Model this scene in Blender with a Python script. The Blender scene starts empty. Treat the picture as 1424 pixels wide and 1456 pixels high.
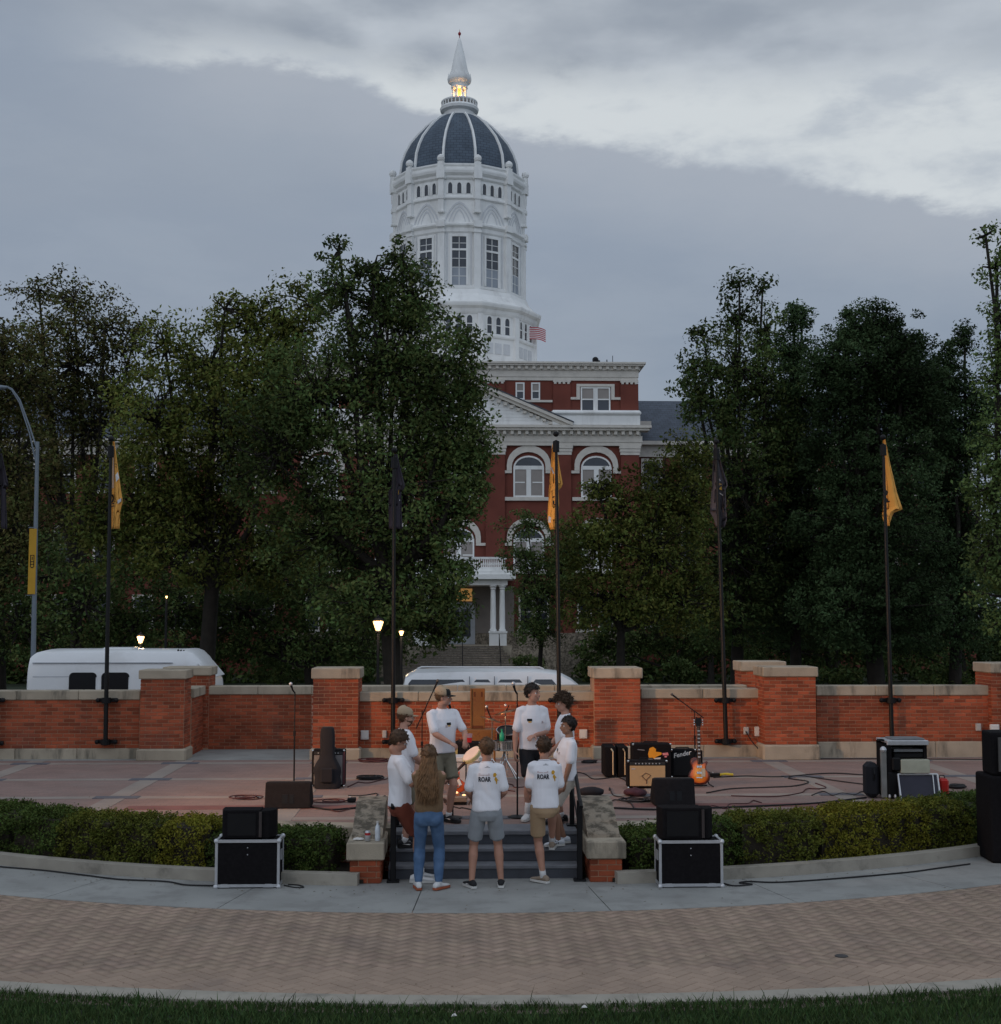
import bpy, bmesh, math, random
import numpy as np
from mathutils import Vector, Matrix, Euler, noise
from mathutils.bvhtree import BVHTree
random.seed(7); RNG = np.random.default_rng(7)
R = math.radians; pi = math.pi
scn = bpy.context.scene
COL = scn.collection

# ------------------------------------------------------------------ camera
FOC = 1900.0; CX, CY = 712.0, 728.0; EYE = 3.17
PITCH = math.atan(147 / FOC); YAW = math.atan(64 / FOC)
cam_d = bpy.data.cameras.new('camera'); cam = bpy.data.objects.new('camera', cam_d); COL.objects.link(cam)
cam.location = (0, 0, EYE); cam.rotation_euler = (pi / 2 + PITCH, 0, -YAW)
cam_d.sensor_fit = 'HORIZONTAL'; cam_d.sensor_width = 36; cam_d.lens = 36 * FOC / 1424
cam_d.clip_start = 0.1; cam_d.clip_end = 3000
scn.camera = cam
CM = Euler(cam.rotation_euler).to_matrix()

# ------------------------------------------------------------------ sky
SUN_EL, SUN_AZ = R(14), R(215)          # faint dusk glow from behind and to the left
w = bpy.data.worlds.new('World'); scn.world = w; w.use_nodes = True
nt = w.node_tree; nt.nodes.clear()
def N(t, **k):
    n = nt.nodes.new(t)
    for a, b in k.items(): setattr(n, a, b)
    return n
def L(a, b): nt.links.new(a, b)
def math_(op, a, b=None, clamp=False, c=None):
    n = N('ShaderNodeMath', operation=op, use_clamp=clamp)
    for i, v in enumerate((a, b, c)):
        if v is None: continue
        if isinstance(v, (int, float)): n.inputs[i].default_value = v
        else: L(v, n.inputs[i])
    return n.outputs[0]
def mixc(f, a, b):
    n = N('ShaderNodeMix', data_type='RGBA')
    if isinstance(f, (int, float)): n.inputs[0].default_value = f
    else: L(f, n.inputs[0])
    for i, v in ((6, a), (7, b)):
        if isinstance(v, tuple): n.inputs[i].default_value = (*v, 1)
        else: L(v, n.inputs[i])
    return n.outputs[2]
def sstep(v, lo, hi):
    n = N('ShaderNodeMapRange', interpolation_type='SMOOTHSTEP')
    L(v, n.inputs[0]); n.inputs[1].default_value = lo; n.inputs[2].default_value = hi
    return n.outputs[0]
tc = N('ShaderNodeTexCoord'); sep = N('ShaderNodeSeparateXYZ'); L(tc.outputs['Generated'], sep.inputs[0])
dx, dy, dz = sep.outputs
hor = math_('SQRT', math_('ADD', math_('MULTIPLY', dx, dx), math_('MULTIPLY', dy, dy)))
hor = math_('MAXIMUM', hor, 0.02)
el = math_('DIVIDE', dz, hor)
az = math_('ARCTAN2', dx, dy)
comb = N('ShaderNodeCombineXYZ'); L(az, comb.inputs[0]); L(el, comb.inputs[1])
elS = math_('MINIMUM', el, 3.0)
comb2 = N('ShaderNodeCombineXYZ'); L(dx, comb2.inputs[0]); L(dy, comb2.inputs[1]); L(math_('MULTIPLY', dz, 2.6), comb2.inputs[2])
def noise_(scale, detail, rough=0.55, dist=0.0, src=None):
    n = N('ShaderNodeTexNoise'); n.inputs['Scale'].default_value = scale; n.inputs['Detail'].default_value = detail
    n.inputs['Roughness'].default_value = rough; n.inputs['Distortion'].default_value = dist
    L(src or comb2.outputs[0], n.inputs['Vector']); return n.outputs['Fac']
comb3 = N('ShaderNodeCombineXYZ'); L(math_('MULTIPLY', az, 0.8), comb3.inputs[0]); L(math_('MULTIPLY', elS, 1.6), comb3.inputs[1])
n_big = noise_(3.2, 5, 0.5, 0.3); n_mid = noise_(9, 6, 0.6, 0.15); n_mot = noise_(6.5, 5, 0.5, 0.0, comb3.outputs[0]); n_fin = noise_(26, 6, 0.62, 0.2)
# lower edge of the bright gap and its upper edge, as elevation over azimuth
edge = math_('MINIMUM', math_('ADD', math_('MULTIPLY', az, -0.245), 0.380), math_('ADD', math_('MULTIPLY', az, 0.05), 0.418))
edge = math_('ADD', edge, math_('MULTIPLY', math_('SUBTRACT', n_mid, 0.5), 0.050))
edge = math_('ADD', edge, math_('MULTIPLY', math_('SUBTRACT', n_fin, 0.5), 0.028))
top = math_('ADD', math_('MULTIPLY', az, -0.06), 0.414)
top = math_('ADD', top, math_('MULTIPLY', math_('SUBTRACT', n_mid, 0.5), 0.07))
above = math_('SUBTRACT', el, edge)
m_edge = sstep(above, -0.004, 0.012)            # 0 in the dark bank, 1 above it
m_soft = sstep(above, -0.085, 0.0)              # pale fuzz under the rim
m_top = sstep(math_('SUBTRACT', el, top), -0.012, 0.03)
fade = math_('MULTIPLY', sstep(az, -0.33, -0.14), sstep(math_('MULTIPLY', az, -1.0), -1.6, -1.0))
dark = mixc(sstep(el, 0.02, 0.32), (0.185, 0.240, 0.325), (0.275, 0.325, 0.405))
dark = mixc(math_('MULTIPLY', sstep(n_big, 0.35, 0.7), 0.35), dark, (0.33, 0.365, 0.42))
dark = mixc(math_('MULTIPLY', sstep(n_mid, 0.36, 0.66), 0.22), dark, (0.36, 0.41, 0.48))
fuzz = mixc(math_('MULTIPLY', m_soft, math_('MULTIPLY', fade, 0.42)), dark, (0.47, 0.495, 0.54))
bright = mixc(sstep(n_mid, 0.42, 0.68), (0.62, 0.66, 0.685), (0.46, 0.505, 0.56))
mott = mixc(sstep(n_mot, 0.40, 0.66), (0.275, 0.315, 0.375), (0.50, 0.545, 0.60))
mott = mixc(math_('MULTIPLY', sstep(n_big, 0.40, 0.62), 0.45), mott, (0.46, 0.50, 0.55))
upper = mixc(m_top, bright, mott)
left_upper = mixc(sstep(el, 0.40, 0.50), dark, mixc(0.5, dark, mott))
upper = mixc(fade, left_upper, upper)
cloud = mixc(m_edge, fuzz, upper)
# the sky towards the faded sunset (behind and overhead) is paler, as the white dome shows
lift = math_('ADD', 1.0, math_('MULTIPLY', sstep(math_('ADD', math_('MULTIPLY', dy, -1.0), math_('MULTIPLY', dz, 0.45)), -0.30, 0.85), 0.75))
vm = N('ShaderNodeVectorMath', operation='SCALE'); L(cloud, vm.inputs[0]); L(lift, vm.inputs['Scale'])
bgc = N('ShaderNodeBackground'); L(vm.outputs[0], bgc.inputs[0]); bgc.inputs[1].default_value = 0.92
skyn = N('ShaderNodeTexSky', sky_type='NISHITA'); skyn.sun_disc = False
skyn.sun_elevation = SUN_EL; skyn.sun_rotation = SUN_AZ
bgs = N('ShaderNodeBackground'); L(skyn.outputs[0], bgs.inputs[0]); bgs.inputs[1].default_value = 0.05
ms = N('ShaderNodeMixShader'); ms.inputs[0].default_value = 0.93
L(bgs.outputs[0], ms.inputs[1]); L(bgc.outputs[0], ms.inputs[2])
out = N('ShaderNodeOutputWorld'); L(ms.outputs[0], out.inputs[0])

# ------------------------------------------------------------------ sun (overcast dusk: weak and very soft)
sd = bpy.data.lights.new('sun', 'SUN'); sd.energy = 0.10; sd.angle = R(25); sd.color = (1.0, 0.88, 0.78)
so = bpy.data.objects.new('sun', sd); COL.objects.link(so)
sv = Vector((math.sin(SUN_AZ) * math.cos(SUN_EL), math.cos(SUN_AZ) * math.cos(SUN_EL), math.sin(SUN_EL)))
so.rotation_euler = sv.to_track_quat('Z', 'Y').to_euler(); so.location = (-20, -30, 30)
vs = scn.view_settings; vs.view_transform = 'Standard'; vs.look = 'None'; vs.gamma = 1; vs.use_curve_mapping = False
vs.exposure = 0.20

# ------------------------------------------------------------------ photo geometry: pixel of the photograph -> place in the world
def ray(px, py): return CM @ Vector(((px - CX) / FOC, -(py - CY) / FOC, -1))
def P(px, py, Y):
    d = ray(px, py); t = Y / d.y; return Vector((d.x * t, Y, EYE + d.z * t))
def G(px, py, z=0.0):
    d = ray(px, py); t = (z - EYE) / d.z; return Vector((d.x * t, d.y * t, z))
def ZY(py, Y, px=700): return P(px, py, Y).z
def XP(px, Y, py=875): return P(px, py, Y).x

# ------------------------------------------------------------------ materials
MATS = {}
def M(name, col, rough=0.75, var=0.12, scale=6.0, bump=0.0, bscale=60.0, metal=0.0, objrand=0.0, stain=None, emit=0.0, wpos=False,
      attr=None, spec=0.3, col2=None, brick=None, coat=0.0, transl=0.0, streak=False):
    if name in MATS: return MATS[name]
    m = bpy.data.materials.new(name); m.use_nodes = True; t = m.node_tree; b = t.nodes['Principled BSDF']
    MATS[name] = m
    def n(ty, **k):
        x = t.nodes.new(ty)
        for a_, v_ in k.items(): setattr(x, a_, v_)
        return x
    lk = t.links.new
    tcn = n('ShaderNodeTexCoord'); src = tcn.outputs['Object']
    if wpos: src = n('ShaderNodeNewGeometry').outputs['Position']
    no = n('ShaderNodeTexNoise'); no.inputs['Scale'].default_value = scale; no.inputs['Detail'].default_value = 5
    lk(src, no.inputs['Vector'])
    mr = n('ShaderNodeMapRange'); mr.inputs[1].default_value = 0.28; mr.inputs[2].default_value = 0.72
    lk(no.outputs['Fac'], mr.inputs[0])
    mx = n('ShaderNodeMix', data_type='RGBA')
    c2 = col2 or tuple(min(1, c * (1 + var)) for c in col)
    c1 = tuple(c * (1 - var) for c in col) if not col2 else col
    mx.inputs[6].default_value = (*c1, 1); mx.inputs[7].default_value = (*c2, 1); lk(mr.outputs[0], mx.inputs[0])
    cur = mx.outputs[2]
    if brick:
        bt = n('ShaderNodeTexBrick'); bt.inputs['Scale'].default_value = 1.0
        bt.inputs['Brick Width'].default_value = brick[0]; bt.inputs['Row Height'].default_value = brick[1]
        bt.inputs['Mortar Size'].default_value = brick[2]; bt.inputs['Color1'].default_value = (*brick[3], 1)
        bt.inputs['Color2'].default_value = (*brick[4], 1); bt.inputs['Mortar'].default_value = (*brick[5], 1)
        mp = n('ShaderNodeMapping'); mp.inputs['Rotation'].default_value = (R(90), 0, 0) if brick[6] == 'wall' else (0, 0, 0)
        lk(src, mp.inputs[0]); lk(mp.outputs[0], bt.inputs['Vector'])
        m2 = n('ShaderNodeMix', data_type='RGBA', blend_type='MULTIPLY'); m2.inputs[0].default_value = 1
        gg = n('ShaderNodeMix', data_type='RGBA'); lk(mr.outputs[0], gg.inputs[0])
        gg.inputs[6].default_value = (1 - var,) * 3 + (1,); gg.inputs[7].default_value = (1 + var,) * 3 + (1,)
        lk(bt.outputs['Color'], m2.inputs[6]); lk(gg.outputs[2], m2.inputs[7]); cur = m2.outputs[2]
    if stain:      # (colour, amount, scale, contrast lo, hi)
        sn = n('ShaderNodeTexNoise'); sn.inputs['Scale'].default_value = stain[2]; sn.inputs['Detail'].default_value = 6
        sn.inputs['Roughness'].default_value = 0.65
        if streak:
            mp = n('ShaderNodeMapping'); mp.inputs['Scale'].default_value = (1, 1, 0.25); lk(src, mp.inputs[0]); lk(mp.outputs[0], sn.inputs['Vector'])
        else: lk(src, sn.inputs['Vector'])
        s2 = n('ShaderNodeMapRange', interpolation_type='SMOOTHSTEP'); s2.inputs[1].default_value = stain[3]; s2.inputs[2].default_value = stain[4]
        s2.inputs[4].default_value = stain[1]; lk(sn.outputs['Fac'], s2.inputs[0])
        m3 = n('ShaderNodeMix', data_type='RGBA'); lk(s2.outputs[0], m3.inputs[0]); lk(cur, m3.inputs[6])
        m3.inputs[7].default_value = (*stain[0], 1); cur = m3.outputs[2]
    if objrand or attr:
        hs = n('ShaderNodeHueSaturation'); lk(cur, hs.inputs['Color'])
        if objrand:
            oi = n('ShaderNodeObjectInfo'); q = n('ShaderNodeMapRange'); lk(oi.outputs['Random'], q.inputs[0])
            q.inputs[3].default_value = 1 - objrand; q.inputs[4].default_value = 1 + objrand; lk(q.outputs[0], hs.inputs['Value'])
        else:
            at = n('ShaderNodeAttribute', attribute_name='tint')
            q = n('ShaderNodeMapRange'); lk(at.outputs['Fac'], q.inputs[0])
            q.inputs[3].default_value = attr[0]; q.inputs[4].default_value = attr[1]; lk(q.outputs[0], hs.inputs['Value'])
            q2 = n('ShaderNodeMapRange'); fr = n('ShaderNodeMath', operation='FRACT')
            mu = n('ShaderNodeMath', operation='MULTIPLY'); lk(at.outputs['Fac'], mu.inputs[0]); mu.inputs[1].default_value = 7.31
            lk(mu.outputs[0], fr.inputs[0]); lk(fr.outputs[0], q2.inputs[0])
            q2.inputs[3].default_value = attr[2]; q2.inputs[4].default_value = attr[3]; lk(q2.outputs[0], hs.inputs['Hue'])
        cur = hs.outputs[0]
    lk(cur, b.inputs['Base Color'])
    b.inputs['Roughness'].default_value = rough; b.inputs['Metallic'].default_value = metal
    b.inputs['Specular IOR Level'].default_value = spec
    if coat: b.inputs['Coat Weight'].default_value = coat; b.inputs['Coat Roughness'].default_value = 0.08
    if emit:
        b.inputs['Emission Color'].default_value = (*col, 1); b.inputs['Emission Strength'].default_value = emit
    if bump:
        n2 = n('ShaderNodeTexNoise'); n2.inputs['Scale'].default_value = bscale; n2.inputs['Detail'].default_value = 4; lk(src, n2.inputs['Vector'])
        bp = n('ShaderNodeBump'); bp.inputs['Strength'].default_value = bump; bp.inputs['Distance'].default_value = 0.02
        lk(n2.outputs['Fac'], bp.inputs['Height']); lk(bp.outputs[0], b.inputs['Normal'])
    if transl:
        tl = n('ShaderNodeBsdfTranslucent'); lk(cur, tl.inputs['Color']); mxs = n('ShaderNodeMixShader'); mxs.inputs[0].default_value = transl
        o = t.nodes['Material Output']; lk(b.outputs[0], mxs.inputs[1]); lk(tl.outputs[0], mxs.inputs[2]); lk(mxs.outputs[0], o.inputs[0])
    return m

# ------------------------------------------------------------------ mesh builder
class MB:
    def __init__(s): s.v = []; s.f = []; s.m = []
    def add(s, vs, fs, mi=0):
        o = len(s.v); s.v.extend([tuple(v) for v in vs]); s.f.extend([tuple(i + o for i in f) for f in fs]); s.m.extend([mi] * len(fs)); return s
    def box(s, x0, x1, y0, y1, z0, z1, mi=0, mat=None, bev=0.0):
        if bev > 0:
            b = bev; vs = []; 
            for (z, e) in ((z0, b), (z0 + b, 0), (z1 - b, 0), (z1, b)):
                xa, xb, ya, yb = x0 + e, x1 - e, y0 + e, y1 - e
                vs += [(xa + b * (e == 0), ya, z), (xb - b * (e == 0), ya, z), (xb, ya + b * (e == 0), z), (xb, yb - b * (e == 0), z),
                       (xb - b * (e == 0), yb, z), (xa + b * (e == 0), yb, z), (xa, yb - b * (e == 0), z), (xa, ya + b * (e == 0), z)]
            fs = [tuple(range(7, -1, -1)), tuple(range(24, 32))]
            for k in range(3):
                for i in range(8): fs.append((k * 8 + i, k * 8 + (i + 1) % 8, (k + 1) * 8 + (i + 1) % 8, (k + 1) * 8 + i))
        else:
            vs = [(x0, y0, z0), (x1, y0, z0), (x1, y1, z0), (x0, y1, z0), (x0, y0, z1), (x1, y0, z1), (x1, y1, z1), (x0, y1, z1)]
            fs = [(3, 2, 1, 0), (4, 5, 6, 7), (0, 1, 5, 4), (1, 2, 6, 5), (2, 3, 7, 6), (3, 0, 4, 7)]
        if mat is not None: vs = [mat @ Vector(v) for v in vs]
        return s.add(vs, fs, mi)
    def hexa(s, b4, t4, mi=0):
        return s.add(list(b4) + list(t4), [(3, 2, 1, 0), (4, 5, 6, 7), (0, 1, 5, 4), (1, 2, 6, 5), (2, 3, 7, 6), (3, 0, 4, 7)], mi)
    def tube(s, pts, rad, n=8, mi=0, cap=True, flat=1.0):
        pts = [Vector(p) for p in pts]
        if isinstance(rad, (int, float)): rad = [rad] * len(pts)
        o = len(s.v); up = Vector((0.123, 0.2, 1)).normalized(); vs = []
        prev = None
        for i, p in enumerate(pts):
            d = (pts[min(i + 1, len(pts) - 1)] - pts[max(i - 1, 0)])
            if d.length < 1e-9: d = Vector((0, 0, 1))
            d.normalize()
            if prev is None:
                a = d.cross(up)
                if a.length < 0.2: a = d.cross(Vector((1, 0, 0)))
            else: a = prev - d * prev.dot(d)
            a.normalize(); prev = a; b = d.cross(a)
            for k in range(n):
                t = 2 * pi * k / n; vs.append(p + a * (math.cos(t) * rad[i]) + b * (math.sin(t) * rad[i] * flat))
        fs = []
        for i in range(len(pts) - 1):
            for k in range(n): fs.append((i * n + k, i * n + (k + 1) % n, (i + 1) * n + (k + 1) % n, (i + 1) * n + k))
        if cap: fs += [tuple(range(n - 1, -1, -1)), tuple(range((len(pts) - 1) * n, len(pts) * n))]
        return s.add(vs, fs, mi)
    def loft(s, rings, mi=0, cap=True):          # rings: lists of equally many points
        n = len(rings[0]); vs = [p for r in rings for p in r]; fs = []
        for i in range(len(rings) - 1):
            for k in range(n): fs.append((i * n + k, i * n + (k + 1) % n, (i + 1) * n + (k + 1) % n, (i + 1) * n + k))
        if cap: fs += [tuple(range(n - 1, -1, -1)), tuple(range((len(rings) - 1) * n, len(rings) * n))]
        return s.add(vs, fs, mi)
    def lathe(s, prof, c=(0, 0, 0), n=16, a0=0.0, mi=0, cap=True):
        return s.loft([[(c[0] + r * math.sin(a0 + 2 * pi * k / n), c[1] - r * math.cos(a0 + 2 * pi * k / n), c[2] + z) for k in range(n)] for r, z in prof], mi, cap)
    def ball(s, c, r, nu=12, nv=8, mi=0, mat=None):
        if isinstance(r, (int, float)): r = (r, r, r)
        rings = []
        for j in range(nv + 1):
            t = -pi / 2 + pi * j / nv; t = max(-pi / 2 + 0.02, min(pi / 2 - 0.02, t))
            ring = [Vector((r[0] * math.cos(t) * math.cos(2 * pi * k / nu), r[1] * math.cos(t) * math.sin(2 * pi * k / nu), r[2] * math.sin(t))) for k in range(nu)]
            if mat is not None: ring = [mat @ q for q in ring]
            rings.append([q + Vector(c) for q in ring])
        return s.loft(rings, mi)
    def prism(s, poly, y0, y1, mi=0, ax='y'):     # poly of (x,z) extruded along y (or other axis)
        f = {'y': lambda a, b, c: (a, c, b), 'x': lambda a, b, c: (c, a, b), 'z': lambda a, b, c: (a, b, c)}[ax]
        n = len(poly); vs = [f(a, b, y0) for a, b in poly] + [f(a, b, y1) for a, b in poly]
        fs = [tuple(range(n - 1, -1, -1)), tuple(range(n, 2 * n))] + [(i, (i + 1) % n, n + (i + 1) % n, n + i) for i in range(n)]
        return s.add(vs, fs, mi)
    def strip(s, a, b, y0, y1, mi=0):             # solid between two outlines of (x,z) with equal count, extruded in y
        for i in range(len(a) - 1):
            q = [a[i], a[i + 1], b[i + 1], b[i]]; s.prism(q, y0, y1, mi)
        return s
    def xf(s, mat): s.v = [tuple(mat @ Vector(v)) for v in s.v]; return s
    def mesh(s, name, smooth=None):
        me = bpy.data.meshes.new(name); me.from_pydata(s.v, [], s.f)
        if any(s.m): me.polygons.foreach_set('material_index', s.m)
        me.update()
        bm = bmesh.new(); bm.from_mesh(me); bmesh.ops.recalc_face_normals(bm, faces=bm.faces); bm.to_mesh(me); bm.free()
        if smooth is not None:
            me.polygons.foreach_set('use_smooth', [True] * len(me.polygons))
            if smooth < 180: me.set_sharp_from_angle(angle=R(smooth))
        return me
    def build(s, name, mats, parent=None, smooth=None, world=True, weld=False):
        me = s.mesh(name, smooth)
        if weld: bm = bmesh.new(); bm.from_mesh(me); bmesh.ops.remove_doubles(bm, verts=bm.verts, dist=1e-5); bm.to_mesh(me); bm.free()
        for m in (mats if isinstance(mats, (list, tuple)) else [mats]): me.materials.append(m)
        o = bpy.data.objects.new(name, me); COL.objects.link(o)
        if parent is not None:
            o.parent = parent
            if world: o.matrix_parent_inverse = worldm(parent).inverted()
        return o
def worldm(o):
    m = Matrix.LocRotScale(o.location, o.rotation_euler, o.scale)
    if o.parent is not None: m = worldm(o.parent) @ o.matrix_parent_inverse @ m
    return m
def tag(o, label=None, cat=None, group=None, kind=None):
    if label: o['label'] = label
    if cat: o['category'] = cat
    if group: o['group'] = group
    if kind: o['kind'] = kind
    return o
def thing(name, label, cat, loc=(0, 0, 0), rz=0.0, group=None):
    o = bpy.data.objects.new(name, None); COL.objects.link(o); o.empty_display_size = 0.1
    o.location = loc; o.rotation_euler = (0, 0, rz); return tag(o, label, cat, group)
def inst(name, me, parent, loc, rz=0.0, world=True):
    o = bpy.data.objects.new(name, me); COL.objects.link(o); o.parent = parent
    o.location = loc; o.rotation_euler = (0, 0, rz)
    if world: o.matrix_parent_inverse = worldm(parent).inverted()
    return o
def copy_tree(o, parent=None):
    c = o.copy(); COL.objects.link(c); c.parent = parent
    for ch in list(o.children): copy_tree(ch, c)
    return c
def text_mesh(txt, size, depth=0.0, bold=0.0, shear=0.0):
    cu = bpy.data.curves.new('t', 'FONT'); cu.body = txt; cu.size = size; cu.extrude = depth; cu.offset = bold; cu.shear = shear
    cu.align_x = 'CENTER'; cu.align_y = 'CENTER'; cu.resolution_u = 2
    ob = bpy.data.objects.new('t', cu); COL.objects.link(ob); bpy.context.view_layer.update()
    me = bpy.data.meshes.new_from_object(ob.evaluated_get(bpy.context.evaluated_depsgraph_get()))
    bpy.data.objects.remove(ob); return me

# ================================================================== materials used all over
m_brick = M('brick', (0.295, 0.068, 0.029), 0.85, 0.30, 1.6, 0.3, 90, objrand=0.34, wpos=True, stain=((0.11, 0.045, 0.035), 0.65, 0.9, 0.50, 0.70))
m_brickd = M('brick_plain', (0.30, 0.07, 0.035), 0.85, 0.2, 3, brick=(0.213, 0.0677, 0.010, (0.33, 0.075, 0.035), (0.25, 0.055, 0.03), (0.42, 0.26, 0.19), 'wall'))
m_mortar = M('mortar', (0.40, 0.245, 0.16), 0.95, 0.15, 20)
m_stone = M('limestone', (0.37, 0.315, 0.24), 0.85, 0.16, 2.5, 0.25, 60, stain=((0.10, 0.09, 0.07), 0.80, 2.6, 0.50, 0.68), objrand=0.08, streak=True, wpos=True)
m_stonew = M('weathered_limestone', (0.30, 0.25, 0.19), 0.9, 0.15, 5, 0.3, 60, stain=((0.07, 0.06, 0.045), 0.85, 7.0, 0.42, 0.60))
m_conc = M('concrete', (0.28, 0.28, 0.265), 0.9, 0.14, 1.1, 0.15, 120, stain=((0.20, 0.195, 0.185), 0.65, 2.3, 0.46, 0.66), objrand=0.05, wpos=True)
m_curb = M('curb_concrete', (0.34, 0.31, 0.26), 0.9, 0.12, 4, 0.2, 90, stain=((0.13, 0.12, 0.10), 0.55, 3.0, 0.5, 0.7), objrand=0.06)
m_paver = M('clay_paver', (0.345, 0.252, 0.190), 0.9, 0.12, 1.2, 0.25, 150, objrand=0.08, wpos=True, stain=((0.19, 0.15, 0.13), 0.5, 0.7, 0.52, 0.72))
m_paver2 = M('clay_paver_field', (0.345, 0.252, 0.190), 0.9, 0.12, 1.2, 0.25, 150, attr=(0.90, 1.10, 0.495, 0.505), wpos=True, stain=((0.19, 0.15, 0.13), 0.5, 0.7, 0.52, 0.72))
m_joint = M('joint_sand', (0.17, 0.13, 0.105), 0.95, 0.15, 30)
m_black = M('black_paint', (0.007, 0.007, 0.008), 0.5, 0.1, 10, spec=0.22)
m_blk2 = M('black_tolex', (0.012, 0.011, 0.012), 0.85, 0.2, 30, 0.2, 300, spec=0.05)
m_chrome = M('chrome', (0.75, 0.74, 0.72), 0.18, 0.05, 4, metal=1.0)
m_alu = M('aluminium', (0.55, 0.56, 0.58), 0.38, 0.08, 12, metal=0.55)
m_white = M('white_paint', (0.80, 0.80, 0.78), 0.7, 0.07, 0.8, stain=((0.48, 0.47, 0.45), 0.5, 0.9, 0.48, 0.74), wpos=True, streak=True)
m_cream = M('cream_trim', (0.62, 0.58, 0.52), 0.75, 0.06, 3, stain=((0.40, 0.38, 0.34), 0.5, 1.0, 0.5, 0.75))
m_glass = M('dark_glass', (0.035, 0.04, 0.05), 0.12, 0.3, 0.8, spec=0.6)
m_asph = M('asphalt', (0.05, 0.05, 0.052), 0.9, 0.15, 3, 0.2, 80)
m_soil = M('soil', (0.035, 0.028, 0.02), 0.95, 0.3, 6, 0.4, 40)
m_grassg = M('lawn_ground', (0.022, 0.032, 0.014), 0.95, 0.35, 1.5, 0.5, 30)
m_rubber = M('rubber', (0.012, 0.012, 0.012), 0.8)
C = (0.4, 28.95)          # common centre of the plaza's rings
C2 = (0.85, 31.2)         # the flatter outer kerb
def pol2(r, a): return (C2[0] + r * math.sin(a), C2[1] - r * math.cos(a))
def pol(r, a): return (C[0] + r * math.sin(a), C[1] - r * math.cos(a))   # a = 0 faces the camera

# ================================================================== the ground sheet
xs = sorted(set([-900, -500, -300, -180, -120, -80, -50, -30] + list(range(-20, 21, 4)) + [30, 50, 80, 120, 180, 300, 500, 900]))
ys = [-80, -20, 0, 6, 10, 14, 18, 22, 26, 28, 32, 38, 46, 55, 58, 62.5, 80, 95, 100, 110, 120, 150, 200, 300, 600, 1500]
def gz(x, y):
    if y < 38: return -0.07
    return -0.07 - 1.9 * min(1.0, (y - 38) / 62.0)
mb = MB(); vs = [(x, y, gz(x, y)) for y in ys for x in xs]; nx = len(xs)
mb.add(vs, [(j * nx + i, j * nx + i + 1, (j + 1) * nx + i + 1, (j + 1) * nx + i) for j in range(len(ys) - 1) for i in range(nx - 1)])
tag(mb.build('ground', m_grassg, smooth=180), kind='structure')

def sector(r0, r1, z0, z1, a0, a1, n, mi=0, m=None, gap=0.0, pol=pol):
    m = m or MB()
    for i in range(n):
        u = a0 + (a1 - a0) * i / n + gap / 2 / r1; v = a0 + (a1 - a0) * (i + 1) / n - gap / 2 / r1
        A, B, Cc, D = pol(r1, u), pol(r1, v), pol(r0, v), pol(r0, u)
        m.hexa([(*q, z0) for q in (A, B, Cc, D)], [(*q, z1) for q in (A, B, Cc, D)], mi)
    return m
# near lawn: rises from the outer kerb towards the camera
mb = MB(); rr = [20.0, 20.4, 21.0, 22, 23.5, 26, 30, 35, 42, 60]; aa = [R(a) for a in range(-84, 85, 6)]
lz = lambda r: -0.02 + 0.13 * max(0, min(r, 42) - 20.3)
vs = [(*pol2(r, a), lz(r)) for r in rr for a in aa]; na = len(aa)
mb.add(vs, [(j * na + i, j * na + i + 1, (j + 1) * na + i + 1, (j + 1) * na + i) for j in range(len(rr) - 1) for i in range(na - 1)])
tag(mb.build('lawn', m_grassg, smooth=180), kind='structure')
# grass blades along the bottom of the view
def blades():
    n = 46000; r = 20.04 + RNG.random(n) ** 1.25 * 1.5; a = (RNG.random(n) - 0.5) * 2 * 0.32
    tuft = 0.5 + 0.5 * np.sin(a * 95 + 3 * np.sin(a * 31)) * np.sin(r * 9 + a * 40)
    x = C2[0] + r * np.sin(a); y = C2[1] - r * np.cos(a); z = -0.02 + 0.13 * np.clip(r - 20.3, 0, 99)
    h = (0.025 + 0.05 * RNG.random(n) * (0.4 + tuft)) * (1 + 1.1 * (RNG.random(n) < 0.03)); wd = 0.0035 + 0.003 * RNG.random(n)
    th = RNG.random(n) * 2 * pi; ln = (RNG.random(n) - 0.5) * 1.3; l2 = (RNG.random(n) - 0.5) * 1.3
    bx = np.stack([np.cos(th) * wd, np.sin(th) * wd, 0 * th], 1); base = np.stack([x, y, z], 1)
    mid = base + np.stack([ln * h * 0.4, l2 * h * 0.4, h * 0.6], 1); tip = base + np.stack([ln * h, l2 * h, h], 1)
    V = np.stack([base - bx, base + bx, mid + bx * 0.8, mid - bx * 0.8, tip], 1).reshape(-1, 3)
    k = np.arange(n) * 5
    loops = np.stack([k, k + 1, k + 2, k + 3, k + 3, k + 2, k + 4], 1).reshape(-1)
    starts = np.stack([np.arange(n) * 7, np.arange(n) * 7 + 4], 1).reshape(-1); tot = np.tile([4, 3], n)
    tint = np.repeat(RNG.random(n), 2)
    return V, loops, starts, tot, tint
def raw_mesh(name, V, loops, starts, tot, tint, mats, smooth=False):
    me = bpy.data.meshes.new(name); me.vertices.add(len(V)); me.vertices.foreach_set('co', V.astype(np.float32).ravel())
    me.loops.add(len(loops)); me.loops.foreach_set('vertex_index', loops.astype(np.int32))
    me.polygons.add(len(starts)); me.polygons.foreach_set('loop_start', starts.astype(np.int32)); me.polygons.foreach_set('loop_total', tot.astype(np.int32))
    at = me.attributes.new('tint', 'FLOAT', 'FACE'); at.data.foreach_set('value', tint.astype(np.float32))
    me.update(calc_edges=True); me.materials.append(mats); return me
m_blade = M('grass_blade', (0.050, 0.088, 0.030), 0.7, 0.2, 2, attr=(0.5, 1.6, 0.46, 0.52), transl=0.15, spec=0.05)
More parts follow.
